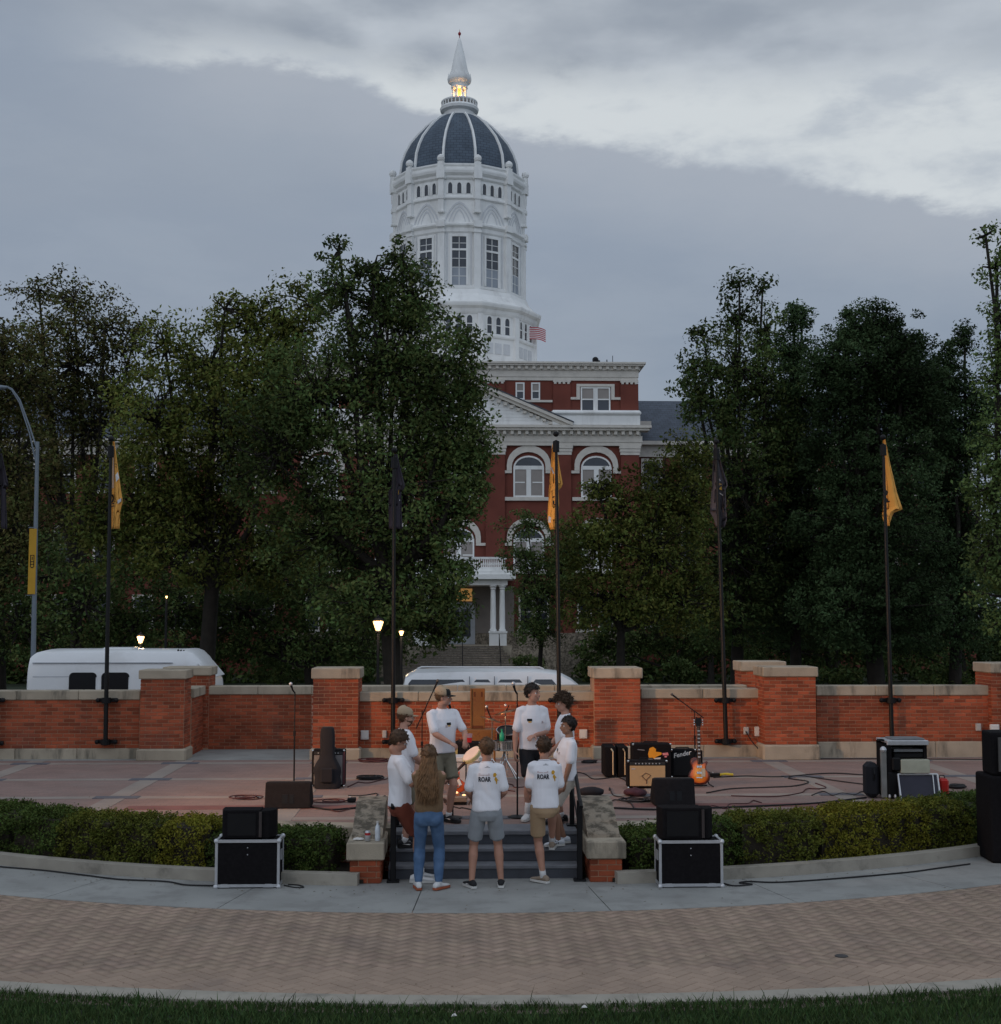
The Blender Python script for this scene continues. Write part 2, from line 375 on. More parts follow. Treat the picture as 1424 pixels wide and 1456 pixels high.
o = bpy.data.objects.new('grass', raw_mesh('grass', *blades(), m_blade)); COL.objects.link(o); tag(o, kind='stuff')

# ================================================================== paving rings
A0, A1 = R(-72), R(72)
pav = sector(14.35, 18.1, -0.06, -0.012, A0, A1, 96).build('brick_pavement', m_joint); tag(pav, kind='structure')
# herringbone pavers
pl, pw, pj = 0.220, 0.110, 0.006
def paver_mesh():
    b = MB(); b.box(pj / 2, pl - pj / 2, pj / 2, pw - pj / 2, -0.03, 0.0, bev=0.004); return b.mesh('paver')
pm = paver_mesh(); pm.materials.append(m_paver)
cells = []; rot = R(45); cr, sr = math.cos(rot), math.sin(rot)
for i in range(-230, 230):
    for j in range(-230, 230):
        if (i + j) % 4 == 0: px_, py_, o90 = i * pw, j * pw, 0          # lies over (i,j),(i+1,j)
        elif (i + j) % 4 == 2 or False: px_, py_, o90 = (i) * pw, j * pw, 1
        else: continue
        cells.append((px_, py_, o90))
cells = []
for i in range(-170, 170):
    for j in range(-170, 170):
        k = (i - j) % 4
        if k == 0: cells.append((i * pw, j * pw, 0))
        elif k == 3: cells.append((i * pw, j * pw, 1))
near = []
for (u, v, o90) in cells:
    cu, cv = (u + pl / 2, v + pw / 2) if not o90 else (u + pw / 2, v + pl / 2)
    x = cu * cr - cv * sr + 0.4; y = cu * sr + cv * cr + 13.2
    dx_, dy_ = x - C[0], y - C[1]; r = math.hypot(dx_, dy_)
    if y > 20 or abs(x) > 8.6 or r < 14.33 or math.hypot(x - C2[0], y - C2[1]) > 19.86: continue
    near.append((y, x, u, v, o90))
near.sort(key=lambda t: t[0] + (0 if abs(t[1] - 0.4) < 4.6 else 50))
stuffV = []; stuffF = []; tints = []
base = MB(); base.box(pj / 2, pl - pj / 2, pj / 2, pw - pj / 2, -0.03, 0.0)
bv = np.array(base.v); bf = base.f[1:]
for q, (y, x, u, v, o90) in enumerate(near):
    jz = random.uniform(-0.0018, 0.0012)
    ang = rot + (pi / 2 if o90 else 0); uu, vv = (u, v) if not o90 else (u + pw, v)
    ox, oy = uu * cr - vv * sr + 0.4, uu * sr + vv * cr + 13.2
    if q < 300: inst('paver', pm, pav, (ox, oy, jz), ang)
    else:
        ca, sa = math.cos(ang), math.sin(ang); o = len(stuffV)
        for p in bv: stuffV.append((ox + p[0] * ca - p[1] * sa, oy + p[0] * sa + p[1] * ca, p[2] + jz))
        tt = random.random()
        for f in bf: stuffF.append(tuple(i + o for i in f)); tints.append(tt)
V = np.array(stuffV); loops = np.array(stuffF).ravel(); nf = len(stuffF)
o = bpy.data.objects.new('paver', raw_mesh('pavers', V, loops, np.arange(nf) * 4, np.full(nf, 4), np.array(tints), m_paver2)); COL.objects.link(o); o.parent = pav; tag(o, kind='stuff')
m = sector(14.35, 17.6, -0.035, -0.003, R(31), A1, 60); sector(14.35, 17.6, -0.035, -0.003, A0, R(-31), 60, m=m)
o = m.build('paver_border', m_paver, pav); tag(o, kind='stuff')
# outer concrete edging
ek = thing('ground_edging', None, None, (C2[0], C2[1] - 19.9, 0)); tag(ek, kind='structure')
for i in range(-24, 24):
    sector(19.80, 20.06, -0.06, 0.014, R(i * 3), R(i * 3 + 3), 3, gap=0.0, pol=pol2).build('edging_slab', m_curb, ek)
# drain lid and dark patch on the pavers
b = MB(); g = G(1197, 1360, 0); b.lathe([(0.06, 0.0), (0.06, 0.006), (0.05, 0.009)], (g.x, g.y, 0.0), 20)
tag(b.build('drain_cover', M('iron', (0.06, 0.055, 0.055), 0.7, 0.2, 20)), 'small round dark metal drain cover set in the right half of the brick paving', 'drain cover')
# concrete walk
walk = thing('concrete_walk', None, None, (C[0], C[1] - 13.7, 0)); tag(walk, kind='structure')
joints = [R(-72 + 8.5 * i) for i in range(18)]
off = R(0.6)
for i in range(17): 
    m = MB(); g_ = 0.006 / 14
    for k in range(4):
        u = joints[i] + off + (joints[i + 1] - joints[i]) * k / 4 + (g_ if k == 0 else 0); v = joints[i] + off + (joints[i + 1] - joints[i]) * (k + 1) / 4 - (g_ if k == 3 else 0)
        A, B, Cc, D = pol(14.41, u), pol(14.41, v), pol(12.9, v), pol(12.9, u)
        m.hexa([(*t, -0.06) for t in (A, B, Cc, D)], [(*t, 0.004) for t in (A, B, Cc, D)])
    m.build('walk_slab', m_conc, walk)
sector(12.9, 14.4, -0.062, -0.03, A0, A1, 40).build('walk_bedding', m_joint, walk)
MB().box(-1.5, 2.24, 15.9, 16.42, -0.06, -0.0).build('walk_slab', m_conc, walk)
# planting bed kerb
SX0, SX1 = -0.80, 1.54         # stairs
kb = thing('planter_kerb', None, None, (C[0], C[1] - 13, 0)); tag(kb, kind='structure')
for sgn in (-1, 1):
    a_in = math.asin((1.52 + (0.02 if sgn < 0 else 0.0)) / 13.0)
    for i in range(9):
        u = a_in + i * R(6.2); v = a_in + (i + 1) * R(6.2)
        sector(12.86, 13.03, -0.05, 0.135, sgn * u, sgn * v, 4).build('kerb_stone', m_curb, kb)
tag(sector(11.7, 12.9, -0.06, 0.05, R(-64), R(-6.6), 30).build('planting_bed', m_soil), kind='structure')
tag(sector(11.7, 12.9, -0.06, 0.05, R(6.6), R(64), 30).build('planting_bed', m_soil), kind='structure')

# ================================================================== raised stage terrace
SZ = 0.48
m_pink = M('pink_brick_paving', (0.30, 0.18, 0.15), 0.9, 0.12, 1.5, brick=(0.21, 0.105, 0.007, (0.265, 0.175, 0.150), (0.23, 0.15, 0.128), (0.20, 0.145, 0.125), 'floor'),
           stain=((0.22, 0.17, 0.15), 0.55, 0.9, 0.45, 0.7))
m_band = M('paving_band', (0.285, 0.238, 0.205), 0.9, 0.10, 2, 0.15, 90, stain=((0.22, 0.18, 0.16), 0.5, 1.1, 0.45, 0.7))
m_slate = M('slate_inlay', (0.115, 0.115, 0.13), 0.8, 0.15, 6)
arc = [pol(11.72, R(a)) for a in np.linspace(-78, 78, 80)]
arc = [p for p in arc if p[1] < 28.4]
poly = [(x, y) for x, y in arc]
b = MB(); b.prism(poly + [(arc[-1][0], 27.6), (arc[0][0], 27.6)], -0.06, SZ, ax='z')
stage = b.build('stage_floor', m_pink); tag(stage, kind='structure')
def on_stage(x, y): return math.hypot(x - C[0], y - C[1]) < 11.45 and y < 27
bx = [0.4 + 2.7 * k for k in range(-4, 5)]; by = [18.05, 20.2, 22.4, 24.8]
for x in bx:
    y0 = C[1] - math.sqrt(11.45 ** 2 - (x - C[0]) ** 2) if abs(x - C[0]) < 11.4 else 27
    if y0 < 25.2: MB().box(x - 0.15, x + 0.15, y0, 25.30, SZ - 0.05, SZ + 0.005).build('paving_band', m_band, stage)
for i, y in enumerate(by):
    hw = math.sqrt(11.45 ** 2 - (y - C[1]) ** 2)
    for k in range(-5, 5):
        xa, xb = 0.4 + 2.7 * k + 0.152, 0.4 + 2.7 * (k + 1) - 0.152
        xa, xb = max(xa, C[0] - hw), min(xb, C[0] + hw)
        if xb - xa > 0.3: MB().box(xa, xb, y - 0.12, y + 0.12, SZ - 0.05, SZ + 0.0045).build('paving_band', m_band, stage)
    for x in bx:
        if on_stage(x - 0.5, y - 0.2) and on_stage(x + 0.5, y - 0.2): MB().box(x - 0.33, x + 0.33, y - 0.125, y + 0.125, SZ - 0.05, SZ + 0.0095).build('inlay_slab', m_slate, stage)
m_dkpink = M('dark_red_paving', (0.19, 0.085, 0.075), 0.9, 0.2, 2)
MB().box(-4.6, -0.9, 18.95, 19.3, SZ - 0.05, SZ + 0.006).build('paving_band', m_dkpink, stage)
MB().box(2.5, 7.2, 18.95, 19.3, SZ - 0.05, SZ + 0.006).build('paving_band', m_dkpink, stage)
MB().box(-9.5, 11, 25.32, 27.5, SZ - 0.05, SZ + 0.005).build('concrete_strip', m_conc, stage)
cop = thing('stage_coping', None, None, (C[0], C[1] - 11.8, SZ)); tag(cop, kind='structure')
for sgn in (-1, 1):
    a_in = math.asin(1.20 / 11.8)
    for i in range(9):
        u = a_in + i * R(6.4); v = a_in + (i + 1) * R(6.4)
        sector(11.45, 11.86, SZ - 0.19, SZ + 0.012, sgn * u, sgn * v, 4, gap=0.0).build('coping_stone', m_stone, cop)
        sector(11.72, 11.82, -0.05, SZ - 0.19, sgn * u, sgn * v, 4).build('riser_wall', m_brickd, cop)

# ================================================================== stairs
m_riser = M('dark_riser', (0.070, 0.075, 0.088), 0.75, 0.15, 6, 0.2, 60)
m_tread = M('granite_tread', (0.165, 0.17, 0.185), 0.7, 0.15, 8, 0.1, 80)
st = thing('stage_steps', 'short flight of dark stone steps with paler treads leading up to the brick stage', 'steps', (0.37, 16.4, 0))
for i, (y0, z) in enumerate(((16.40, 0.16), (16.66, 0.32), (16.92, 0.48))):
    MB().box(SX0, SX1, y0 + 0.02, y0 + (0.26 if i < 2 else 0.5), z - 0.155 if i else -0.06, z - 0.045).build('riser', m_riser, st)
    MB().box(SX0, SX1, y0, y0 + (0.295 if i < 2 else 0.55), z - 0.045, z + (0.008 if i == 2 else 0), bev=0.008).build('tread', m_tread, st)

# ================================================================== brickwork
BL, BH, J = 0.2022, 0.0677, 0.0110
def brick_me(l):
    b = MB(); b.box(0, l - J, 0, 0.045, 0, BH - J, bev=0.0025); me = b.mesh('brick'); me.materials.append(m_brick); return me
bricks = {1: brick_me(BL + J), 0.5: brick_me((BL + J) / 2), 0.75: brick_me((BL + J) * 0.75), 0.25: brick_me((BL + J) * 0.25)}
FL = BL + J
def brick_face(par, x0, y0, ang, length, z0, z1, start=0.0, limit=299):
    """running bond on a face; (x0,y0) is its left end, ang the direction of its run; returns nothing"""
    ux, uy = math.cos(ang), math.sin(ang); n = 0
    rows = int(round((z1 - z0) / BH)); bh = (z1 - z0) / rows
    rest = MB()
    for r_ in range(rows):
        p = 0.0; first = ((r_ % 2) * 0.5 + start) % 1.0
        ln = first if first else 1
        while p < length - 0.02:
            l = min(ln * FL, length - p)
            if length - p - l < 0.04: l = length - p
            key = min(bricks, key=lambda k: abs(k * FL - l))
            jx = random.uniform(-0.0015, 0.0015)
            if n < limit:
                ob = inst('brick', bricks[key], par, (x0 + ux * p + uy * jx, y0 + uy * p - ux * jx, z0 + r_ * bh), ang)
                ob.scale = ((l - J) / (key * FL - J), 1, (bh - J) / (BH - J))
            else:
                rest.box(0, l - J, 0, 0.045, 0, bh - J, mat=Matrix.Translation((x0 + ux * p, y0 + uy * p, z0 + r_ * bh)) @ Matrix.Rotation(ang, 4, 'Z'))
            n += 1; p += l; ln = 1
    if rest.v: tag(rest.build('brick', m_brick, par), kind='stuff')
    return n
def stones(par, name, x0, x1, y0, y1, z0, z1, n, mat=None, bev=0.012):
    for i in range(n):
        a = x0 + (x1 - x0) * i / n; c = x0 + (x1 - x0) * (i + 1) / n
        MB().box(a + (0.003 if i else 0), c - (0.003 if i < n - 1 else 0), y0, y1, z0, z1, bev=bev).build(name, mat or m_stone, par)
def wall(label, pxa, pxb, Y, ycap, ybt, ybb, nst, depth=0.34, x0=None, x1=None, base=True, start=0.0):
    xa = x0 if x0 is not None else XP(pxa, Y, 1020); xb = x1 if x1 is not None else XP(pxb, Y, 1020)
    zc, zt, zb = ZY(ycap, Y), ZY(ybt, Y), ZY(ybb, Y)
    t = thing('brick_wall', label, 'wall', ((xa + xb) / 2, Y + depth / 2, SZ), 0)
    MB().box(xa, xb, Y + 0.010, Y + depth, SZ - 0.02, zt).build('mortar', m_mortar, t)
    brick_face(t, xa, Y, 0, xb - xa, zb, zt, start)
    if base: stones(t, 'base_stone', xa, xb, Y - 0.05, Y + 0.012, SZ - 0.02, zb - 0.004, max(1, nst))
    stones(t, 'coping_stone', xa, xb, Y - 0.03, Y + depth + 0.03, zt, zc, nst)
    return t, xa, xb, zc, zt, zb
def pier(label, pxa, pxb, Y, ycap, ybt, ybb, depth=0.9, sides='', group='brick piers of the plaza wall', base=True):
    xa, xb = XP(pxa, Y, 1020), XP(pxb, Y, 1020); zc, zt, zb = ZY(ycap, Y), ZY(ybt, Y), ZY(ybb, Y)
    t = thing('brick_pier', label, 'brick pier', ((xa + xb) / 2, Y + depth / 2, SZ), 0, group)
    MB().box(xa + 0.010, xb - 0.010, Y + 0.010, Y + depth, SZ - 0.02, zt).build('mortar', m_mortar, t)
    n = brick_face(t, xa, Y, 0, xb - xa, zb, zt, 0.0)
    if 'r' in sides: n += brick_face(t, xb, Y + 0.048, pi / 2, depth - 0.05, zb, zt, 0.5, 299 - n)
    if 'l' in sides: brick_face(t, xa, Y + depth, -pi / 2, depth - 0.05, zb, zt, 0.5, max(0, 299 - n))
    if base: MB().box(xa - 0.05, xb + 0.05, Y - 0.06, Y + depth + 0.01, SZ - 0.02, zb - 0.004, bev=0.03).build('base_stone', m_stone, t)
    MB().box(xa - 0.035, xb + 0.035, Y - 0.035, Y + depth + 0.03, zt, zc, bev=0.015).build('cap_stone', m_stone, t)
    return t, xa, xb, zc
YW, YP, YB = 25.6, 25.30, 27.3
pier('brick pier with pale stone cap left of the black guitar bag, beside the recessed wall', 445, 510, YP, 950, 965, 1063, 0.9, 'lr')
pier('brick pier with pale stone cap behind the guitar amplifiers, third from the right edge', 846, 912, YP, 950, 965, 1061, 0.9, 'r')
pier('brick pier with stained stone cap in front of the white van, left of the recess', 199, 262, YP, 952, 965, 1063, 0.62, 'r')
pier('brick pier standing behind and partly hidden by the pier in front of the white van', 233, 297, 27.25, 948, 960, 1062, 0.7, 'r', base=False)
pier('brick pier with pale stone cap, largest one right of the flagpole with the grey flag', 1088, 1162, 25.05, 949, 963, 1060, 0.75, 'l')
pier('brick pier peeking out behind the wider pier right of the grey flag', 1056, 1117, 27.7, 941, 955, 1058, 0.7, 'l', base=False)
pier('brick pier with stone cap cut by the right edge of the picture', 1412, 1480, 25.2, 944, 958, 1060, 0.8, 'l')
wall('low brick wall in front of the white van, at the left edge', 0, 199, YW, 981, 994, 1062, 3, x0=XP(-60, YW))
wall('low brick wall behind the group of people, with two flagpoles fixed to it', 511, 846, YW, 984, 997, 1063, 4)
wall('low brick wall with the grey flag pole, between two piers on the right', 912, 1088, YW, 980, 993.5, 1060, 2)
wall('low brick wall at the right with the gold flag pole, behind the equipment rack', 1162, 1412, 25.4, 976, 990, 1056, 3)
# the wall further back: its bricks show in the recess on the left only
bk, xa, xb, zc, zt, zb = wall('recessed brick wall further back, between the van and the guitar bag', 290, 443, YB, 975, 987, 1064, 2, base=False)
xe = XP(1063, YB, 1020)
rb_ = thing('brick_wall', 'rear brick wall whose coping shows just above the wall behind the people', 'wall', ((xb + xe) / 2, YB, SZ))
MB().box(xb, xe, YB, YB + 0.34, SZ - 0.02, zt).build('brickwork', m_brickd, rb_)
stones(rb_, 'coping_stone', xb, xe, YB - 0.03, YB + 0.37, zt, zc, 9)
# return wall joining pier and recess on the left
xr = XP(262, YP, 1020); sw = thing('brick_wall', 'short return wall running back from the left pier into the recess', 'wall', (xr - 0.3, 26.6, SZ))
zt2 = ZY(994, YW)
MB().box(xr - 0.30, xr - 0.02, 26.08, YB - 0.02, SZ - 0.02, zt2).build('mortar', m_mortar, sw)
brick_face(sw, xr - 0.010, 26.10, pi / 2, YB - 26.12, zb, zt2)
MB().box(xr - 0.33, xr + 0.03, 26.10, YB - 0.04, zt2, zt2 + 0.18, bev=0.012).build('coping_stone', m_stone, sw)

# cheek walls of the stairs
def cheek(label, x0, x1):
    t = thing('stair_cheek_wall', label, 'stair wall', ((x0 + x1) / 2, 16.15, 0), 0, 'cheek walls of the stage steps')
    Y0 = 16.15
    MB().box(x0 + 0.04, x1 - 0.04, Y0 + 0.02, 17.7, -0.06, 0.275).build('mortar', m_mortar, t)
    n = brick_face(t, x0 + 0.03, Y0 + 0.01, 0, x1 - x0 - 0.06, 0.004, 0.275, 0.0)
    brick_face(t, x1 - 0.03, Y0 + 0.056, pi / 2, 0.62, 0.004, 0.275, 0.5)
    brick_face(t, x0 + 0.03, Y0 + 0.67, -pi / 2, 0.62, 0.004, 0.275, 0.5)
    MB().box(x0 - 0.01, x1 + 0.01, Y0 - 0.03, 17.02, 0.277, 0.48, bev=0.012).build('cap_stone', m_stone, t)
    a, c = x0 + 0.03, x1 - 0.03
    b2 = MB(); q = [(Y0 + 0.27, 0.477), (Y0 + 0.29, 0.52), (17.2, 0.815), (17.65, 0.825), (17.65, 0.477)]
    b2.prism(q, a, c, ax='x'); b2.build('sloping_stone', m_stonew, t)
cheek('stair wall with stained sloping stone, left of the steps, holding a bottle and a can', XP(497, 16.15), XP(548, 16.15))
cheek('brick stair wall with stained sloping stone top, right of the steps, empty', XP(834, 16.15), XP(887, 16.15))

# ================================================================== street, kerbs, paths behind the wall
tag(MB().box(-140, 140, 28.6, 37.0, -0.3, 0.0).build('road', m_asph), kind='structure')
tag(MB().box(-140, 140, 37.0, 37.25, -0.3, 0.13).build('road_kerb', m_curb), kind='structure')
tag(MB().box(-140, 140, 37.25, 39.2, -0.3, 0.11).build('pavement', m_conc), kind='structure')
pth = MB(); vs = []
for (x0, x1, ya, yb) in ((-70, 70, 58, 62.5), (-3.2, 4.0, 39.2, 103)):
    for k in range(12):
        y_a = ya + (yb - ya) * k / 12; y_b = ya + (yb - ya) * (k + 1) / 12
        off_ = 0.05 if x1 > 10 else 0.058
        pth.add([(x0, y_a, gz(0, y_a) + off_), (x1, y_a, gz(0, y_a) + off_), (x1, y_b, gz(0, y_b) + off_), (x0, y_b, gz(0, y_b) + off_)], [(0, 1, 2, 3)])
tag(pth.build('path', m_conc), kind='structure')

# a few fallen leaves and specks on the paving
def litter():
    rg = random.Random(77); b = MB(); pts = []
    for _ in range(260):
        a = R(rg.uniform(-26, 26)); r = rg.choice((rg.uniform(13.05, 13.5), rg.uniform(13.05, 17.0), rg.uniform(17, 18.5))); x, y = pol(r, a)
        if math.hypot(x - C2[0], y - C2[1]) < 19.75: pts.append((x, y, .008))
    for _ in range(120): pts.append((rg.uniform(-6, 6.5), rg.uniform(18, 25.2), SZ + .012))
    for x, y, z in pts:
        t = rg.uniform(0, 6.28); s = rg.uniform(.008, .020); c_, s_ = math.cos(t) * s, math.sin(t) * s
        b.add([(x - c_, y - s_, z), (x - s_ * .5, y + c_ * .5, z + .004), (x + c_, y + s_, z + .002), (x + s_ * .5, y - c_ * .5, z + .005)], [(0, 1, 2, 3)])
    return b
tag(litter().build('fallen_leaves', M('dead_leaf', (0.13, 0.085, 0.04), 0.9, 0.5, 3)), kind='stuff')

# ================================================================== the domed hall
AX = 0.35; YF = 112.0
m_hb = M('hall_brick', (0.16, 0.046, 0.032), 0.85, 0.18, 0.6, 0.15, 30)
m_roof = M('slate_roof', (0.085, 0.10, 0.13), 0.75, 0.2, 1.2, brick=(0.5, 0.25, 0.02, (0.09, 0.105, 0.135), (0.075, 0.09, 0.115), (0.05, 0.06, 0.07), 'wall'))
m_dome = M('dome_slate', (0.09, 0.12, 0.155), 0.7, 0.2, 0.8, brick=(0.55, 0.28, 0.03, (0.092, 0.120, 0.155), (0.072, 0.096, 0.126), (0.05, 0.066, 0.09), 'wall'))
m_blind = M('window_blind', (0.30, 0.27, 0.25), 0.85, 0.1, 1)
m_grey = M('grey_wall', (0.22, 0.19, 0.17), 0.9, 0.15, 1)
hall = thing('domed_hall', 'large red brick hall with pediment, columned porch and white tower under a dark dome', 'building', (AX, YF, -2))
zf = lambda y, Y=YF: ZY(y, Y, 760)
def dF(px, Y=YF, py=650): return XP(px, Y, py) - AX
e905, e917, e812, e787, e718, e691 = dF(906), dF(918), dF(812), dF(787), dF(718), dF(691)
ZB = -3.5
def B(name, x0, x1, y0, y1, z0, z1, mat, par=None, bev=0): return MB().box(AX + x0, AX + x1, y0, y1, z0, z1, bev=bev).build(name, mat, par or hall)
B('wall', -e905, e905, YF, 140, ZB, zf(519), m_hb)
for s in (-1, 1):      # brick piers with tiered stone capitals
    for (a, c) in ((e691, e718), (e787, e812), (dF(883), e905 + 0.15)):
        x0, x1 = sorted((s * a, s * c))
        B('pilaster', x0, x1, YF - 0.28, YF + 0.01, ZB, zf(647), m_hb)
        cp = MB()
        for k, (ya, yb) in enumerate(((647, 643), (642.6, 638.5), (638, 633))): cp.box(AX + x0 - 0.05 - .05 * k, AX + x1 + 0.05 + .05 * k, YF - 0.33 - .04 * k, YF + 0.02, zf(ya), zf(yb))
        cp.build('capital', m_cream, hall)
        B('attic_pier', x0, x1, YF - 0.16, YF + 0.01, zf(606), zf(545), m_hb)
        cp = MB(); cp.box(AX + x0, AX + x1, YF - 0.24, YF, zf(543.5), zf(540))
        for k in range(4): q = AX + x0 + (x1 - x0) * (k + .2) / 4; cp.box(q, q + (x1 - x0) * .14, YF - 0.24, YF, zf(546), zf(543.5))
        cp.build('capital', m_cream, hall)
def cornice(zlist, ext, y_in, name, mod=None, half=None):
    hw = half or e905
    c = MB()
    for (za, zb_, pr) in zlist: c.box(AX - hw - pr * (half is None), AX + hw + pr * (half is None), YF - pr, y_in + pr * 0, za, zb_)
    o = c.build(name, m_cream, hall)
    if mod:
        d = MB(); n = int(2 * hw / 0.62)
        for i in range(n + 1):
            x = AX - hw + 2 * hw * i / n; d.box(x - 0.13, x + 0.13, YF - mod[2], YF + 0.02, mod[0], mod[1])
        tag(d.build('modillion', m_cream, hall), kind='stuff')
cornice([(zf(541), zf(536), 0.12), (zf(536), zf(526.5), 0.18), (zf(521), zf(518.5), 0.62), (zf(518.5), zf(516), 0.74)], 0, 140, 'upper_cornice', (zf(525.5), zf(521), 0.5))
B('roof_deck', -e905 - .3, e905 + .3, YF - .3, 140.3, zf(526.5), zf(521), m_cream)
cornice([(zf(634), zf(629), 0.36), (zf(629), zf(620), 0.42), (zf(613.5), zf(610), 0.95), (zf(610), zf(606.5), 1.12)], 0, YF + 0.3, 'main_cornice', (zf(619), zf(613.5), 0.8))
B('cornice_bed', -e905 - .3, e905 + .3, YF - .46, YF + 0.3, zf(620), zf(613.5), m_cream)
# white ledge over the corner bays
for s in (-1, 1):
    x0, x1 = sorted((s * dF(785), s * dF(909)))
    B('ledge', x0, x1, YF - 0.9, YF + 0.1, zf(605.6), zf(592.5), m_white)
    B('ledge_roll', x0 - .1, x1 + .1, YF - 1.05, YF + 0.1, zf(592.3), zf(585), m_white, bev=0.16)
# pediment
pedw = dF(805); za, zt_ = zf(606), zf(606) + pedw * 0.425
b = MB(); b.prism([(AX - pedw + .5, za), (AX + pedw - .5, za), (AX, zt_ - 0.3)], YF - 0.55, YF + 0.05); b.build('tympanum', m_white, hall)
bd = MB()
for k in range(13):
    z = za + 0.1 + k * 0.28; hw = (pedw - 0.9) * (1 - (z - za) / (zt_ - za)) - .2
    if hw > 0.3: bd.box(AX - hw, AX + hw, YF - 0.575, YF - 0.5, z, z + 0.235)
tag(bd.build('board', m_white, hall), kind='stuff')
rk = MB()
for s in (-1, 1):
    for (o0, o1, pr) in ((0.0, 0.28, 1.15), (-0.28, -0.002, 0.95)):
        a = [(AX + s * (pedw + .5), za - 0.1 + o0), (AX, zt_ + 0.12 + o0)]; c2 = [(AX + s * (pedw + .5), za - 0.1 + o1), (AX, zt_ + 0.12 + o1)]
        rk.prism([a[0], a[1], c2[1], c2[0]], YF - pr, YF + 0.06)
rk.build('raking_cornice', m_cream, hall)
rm = MB(); rr_ = MB()
for s in (-1, 1):
    for k in range(1, 17):
        t = k / 17; x = AX + s * (pedw + .3) * (1 - t); z = za - 0.1 + (zt_ - za) * t - 0.28
        rm.box(x - 0.14, x + 0.14, YF - 0.85, YF - 0.5, z - 0.22, z)
    a = [(AX + s * (pedw + .6), za + 0.19), (AX, zt_ + 0.42)]
    rr_.prism([a[0], a[1], (AX, zt_ + 0.49), (AX + s * (pedw + .6), za + 0.26)], YF - 1.2, YF + 0.05)
tag(rm.build('modillion', m_cream, hall), kind='stuff'); rr_.build('pediment_roof', m_roof, hall)

def arch(w, z0, zs, rise, n=12):
    p = [(-w / 2, z0), (-w / 2, zs)]
    for i in range(1, n): t = pi - pi * i / n; p.append((w / 2 * math.cos(t), zs + rise * math.sin(t)))
    return p + [(w / 2, zs), (w / 2, z0)]
def arched_window(xc, y_sill, y_spring, y_top, Y=YF, wpx=44):
    x = AX + xc; w = wpx / 17.0; zs, z0, z1 = zf(y_spring), zf(y_sill), zf(y_top)
    sh = lambda p: [(x + a, c) for a, c in p]
    fr = MB(); fr.strip(sh(arch(w, z0, zs, z1 - zs)), sh(arch(w - .28, z0, zs, z1 - zs - .14)), Y - 0.10, Y - 0.004)
    fr.box(x - w / 2 + .13, x + w / 2 - .13, Y - 0.09, Y - 0.006, zs - .16, zs + .16)
    fr.box(x - .2, x + .2, Y - 0.095, Y - 0.006, z0 + .02, zs - .165)
    for s in (-1, 1):
        fr.box(x + s * w * .29 - w * .165, x + s * w * .29 + w * .165, Y - .07, Y - .008, z0 + (zs - z0) * .5 - .05, z0 + (zs - z0) * .5 + .05)
    fr.box(x - w / 2, x + w / 2, Y - .105, Y - .005, z0, z0 + .14)
    wo = fr.build('window', m_white, hall)
    MB().prism(sh(arch(w - .2, zs, zs + .01, z1 - zs - .12)), Y - 0.035, Y - 0.003).build('pane', m_glass, wo)
    MB().box(x - w / 2 + .1, x + w / 2 - .1, Y - 0.035, Y - 0.003, z0 + .1, zs).build('pane', m_blind, wo)
    sr = MB(); sr.strip(sh(arch(w + 1.1, zs - .25, zs + .25, z1 - zs + .62)), sh(arch(w + .25, zs - .25, zs + .1, z1 - zs + .2)), Y - 0.22, Y + 0.003)
    for s in (-1, 1): sr.box(*sorted((x + s * (w / 2 + .13), x + s * (w / 2 + .95))), Y - 0.2, Y + 0.002, zs - .48, zs - .253)
    sr.build('arch_surround', m_cream, hall)
    MB().box(x - w / 2 - .75, x + w / 2 + .75, Y - 0.22, Y + 0.004, z0 - .3, z0 - .003).build('sill', m_cream, hall)
for px in (752, 848, 653):
    for s in ((-1, 1) if px != 653 else (1,)):
        arched_window(s * dF(px), 707, 665, 648)
        arched_window(s * dF(px), 811, 768, 751)
def pair_window(x, z0, z1, w, gap, Y=YF, drk=True):
    x += AX; fr = MB(); t = .12
    for s in (-1, 1):
        c = x + s * (w + gap) / 2
        fr.box(c - w / 2 - t, c - w / 2, Y - .1, Y - .004, z0, z1); fr.box(c + w / 2, c + w / 2 + t, Y - .1, Y - .004, z0, z1)
        fr.box(c - w / 2, c + w / 2, Y - .1, Y - .004, z1 - t, z1); fr.box(c - w / 2, c + w / 2, Y - .1, Y - .004, z0, z0 + t); fr.box(c - w / 2, c + w / 2, Y - .08, Y - .004, (z0 + z1) / 2 - .05, (z0 + z1) / 2 + .05)
    if gap < .6: fr.box(x - gap / 2 + t, x + gap / 2 - t, Y - .09, Y - .005, z0, z1)
    wo = fr.build('window', m_white, hall)
    for s in (-1, 1):
        c = x + s * (w + gap) / 2
        MB().box(c - w / 2, c + w / 2, Y - .03, Y - .003, z0 + .05, (z0 + z1) / 2).build('pane', m_glass, wo)
        MB().box(c - w / 2, c + w / 2, Y - .03, Y - .003, (z0 + z1) / 2 + .003, z1 - .05).build('pane', m_blind, wo)
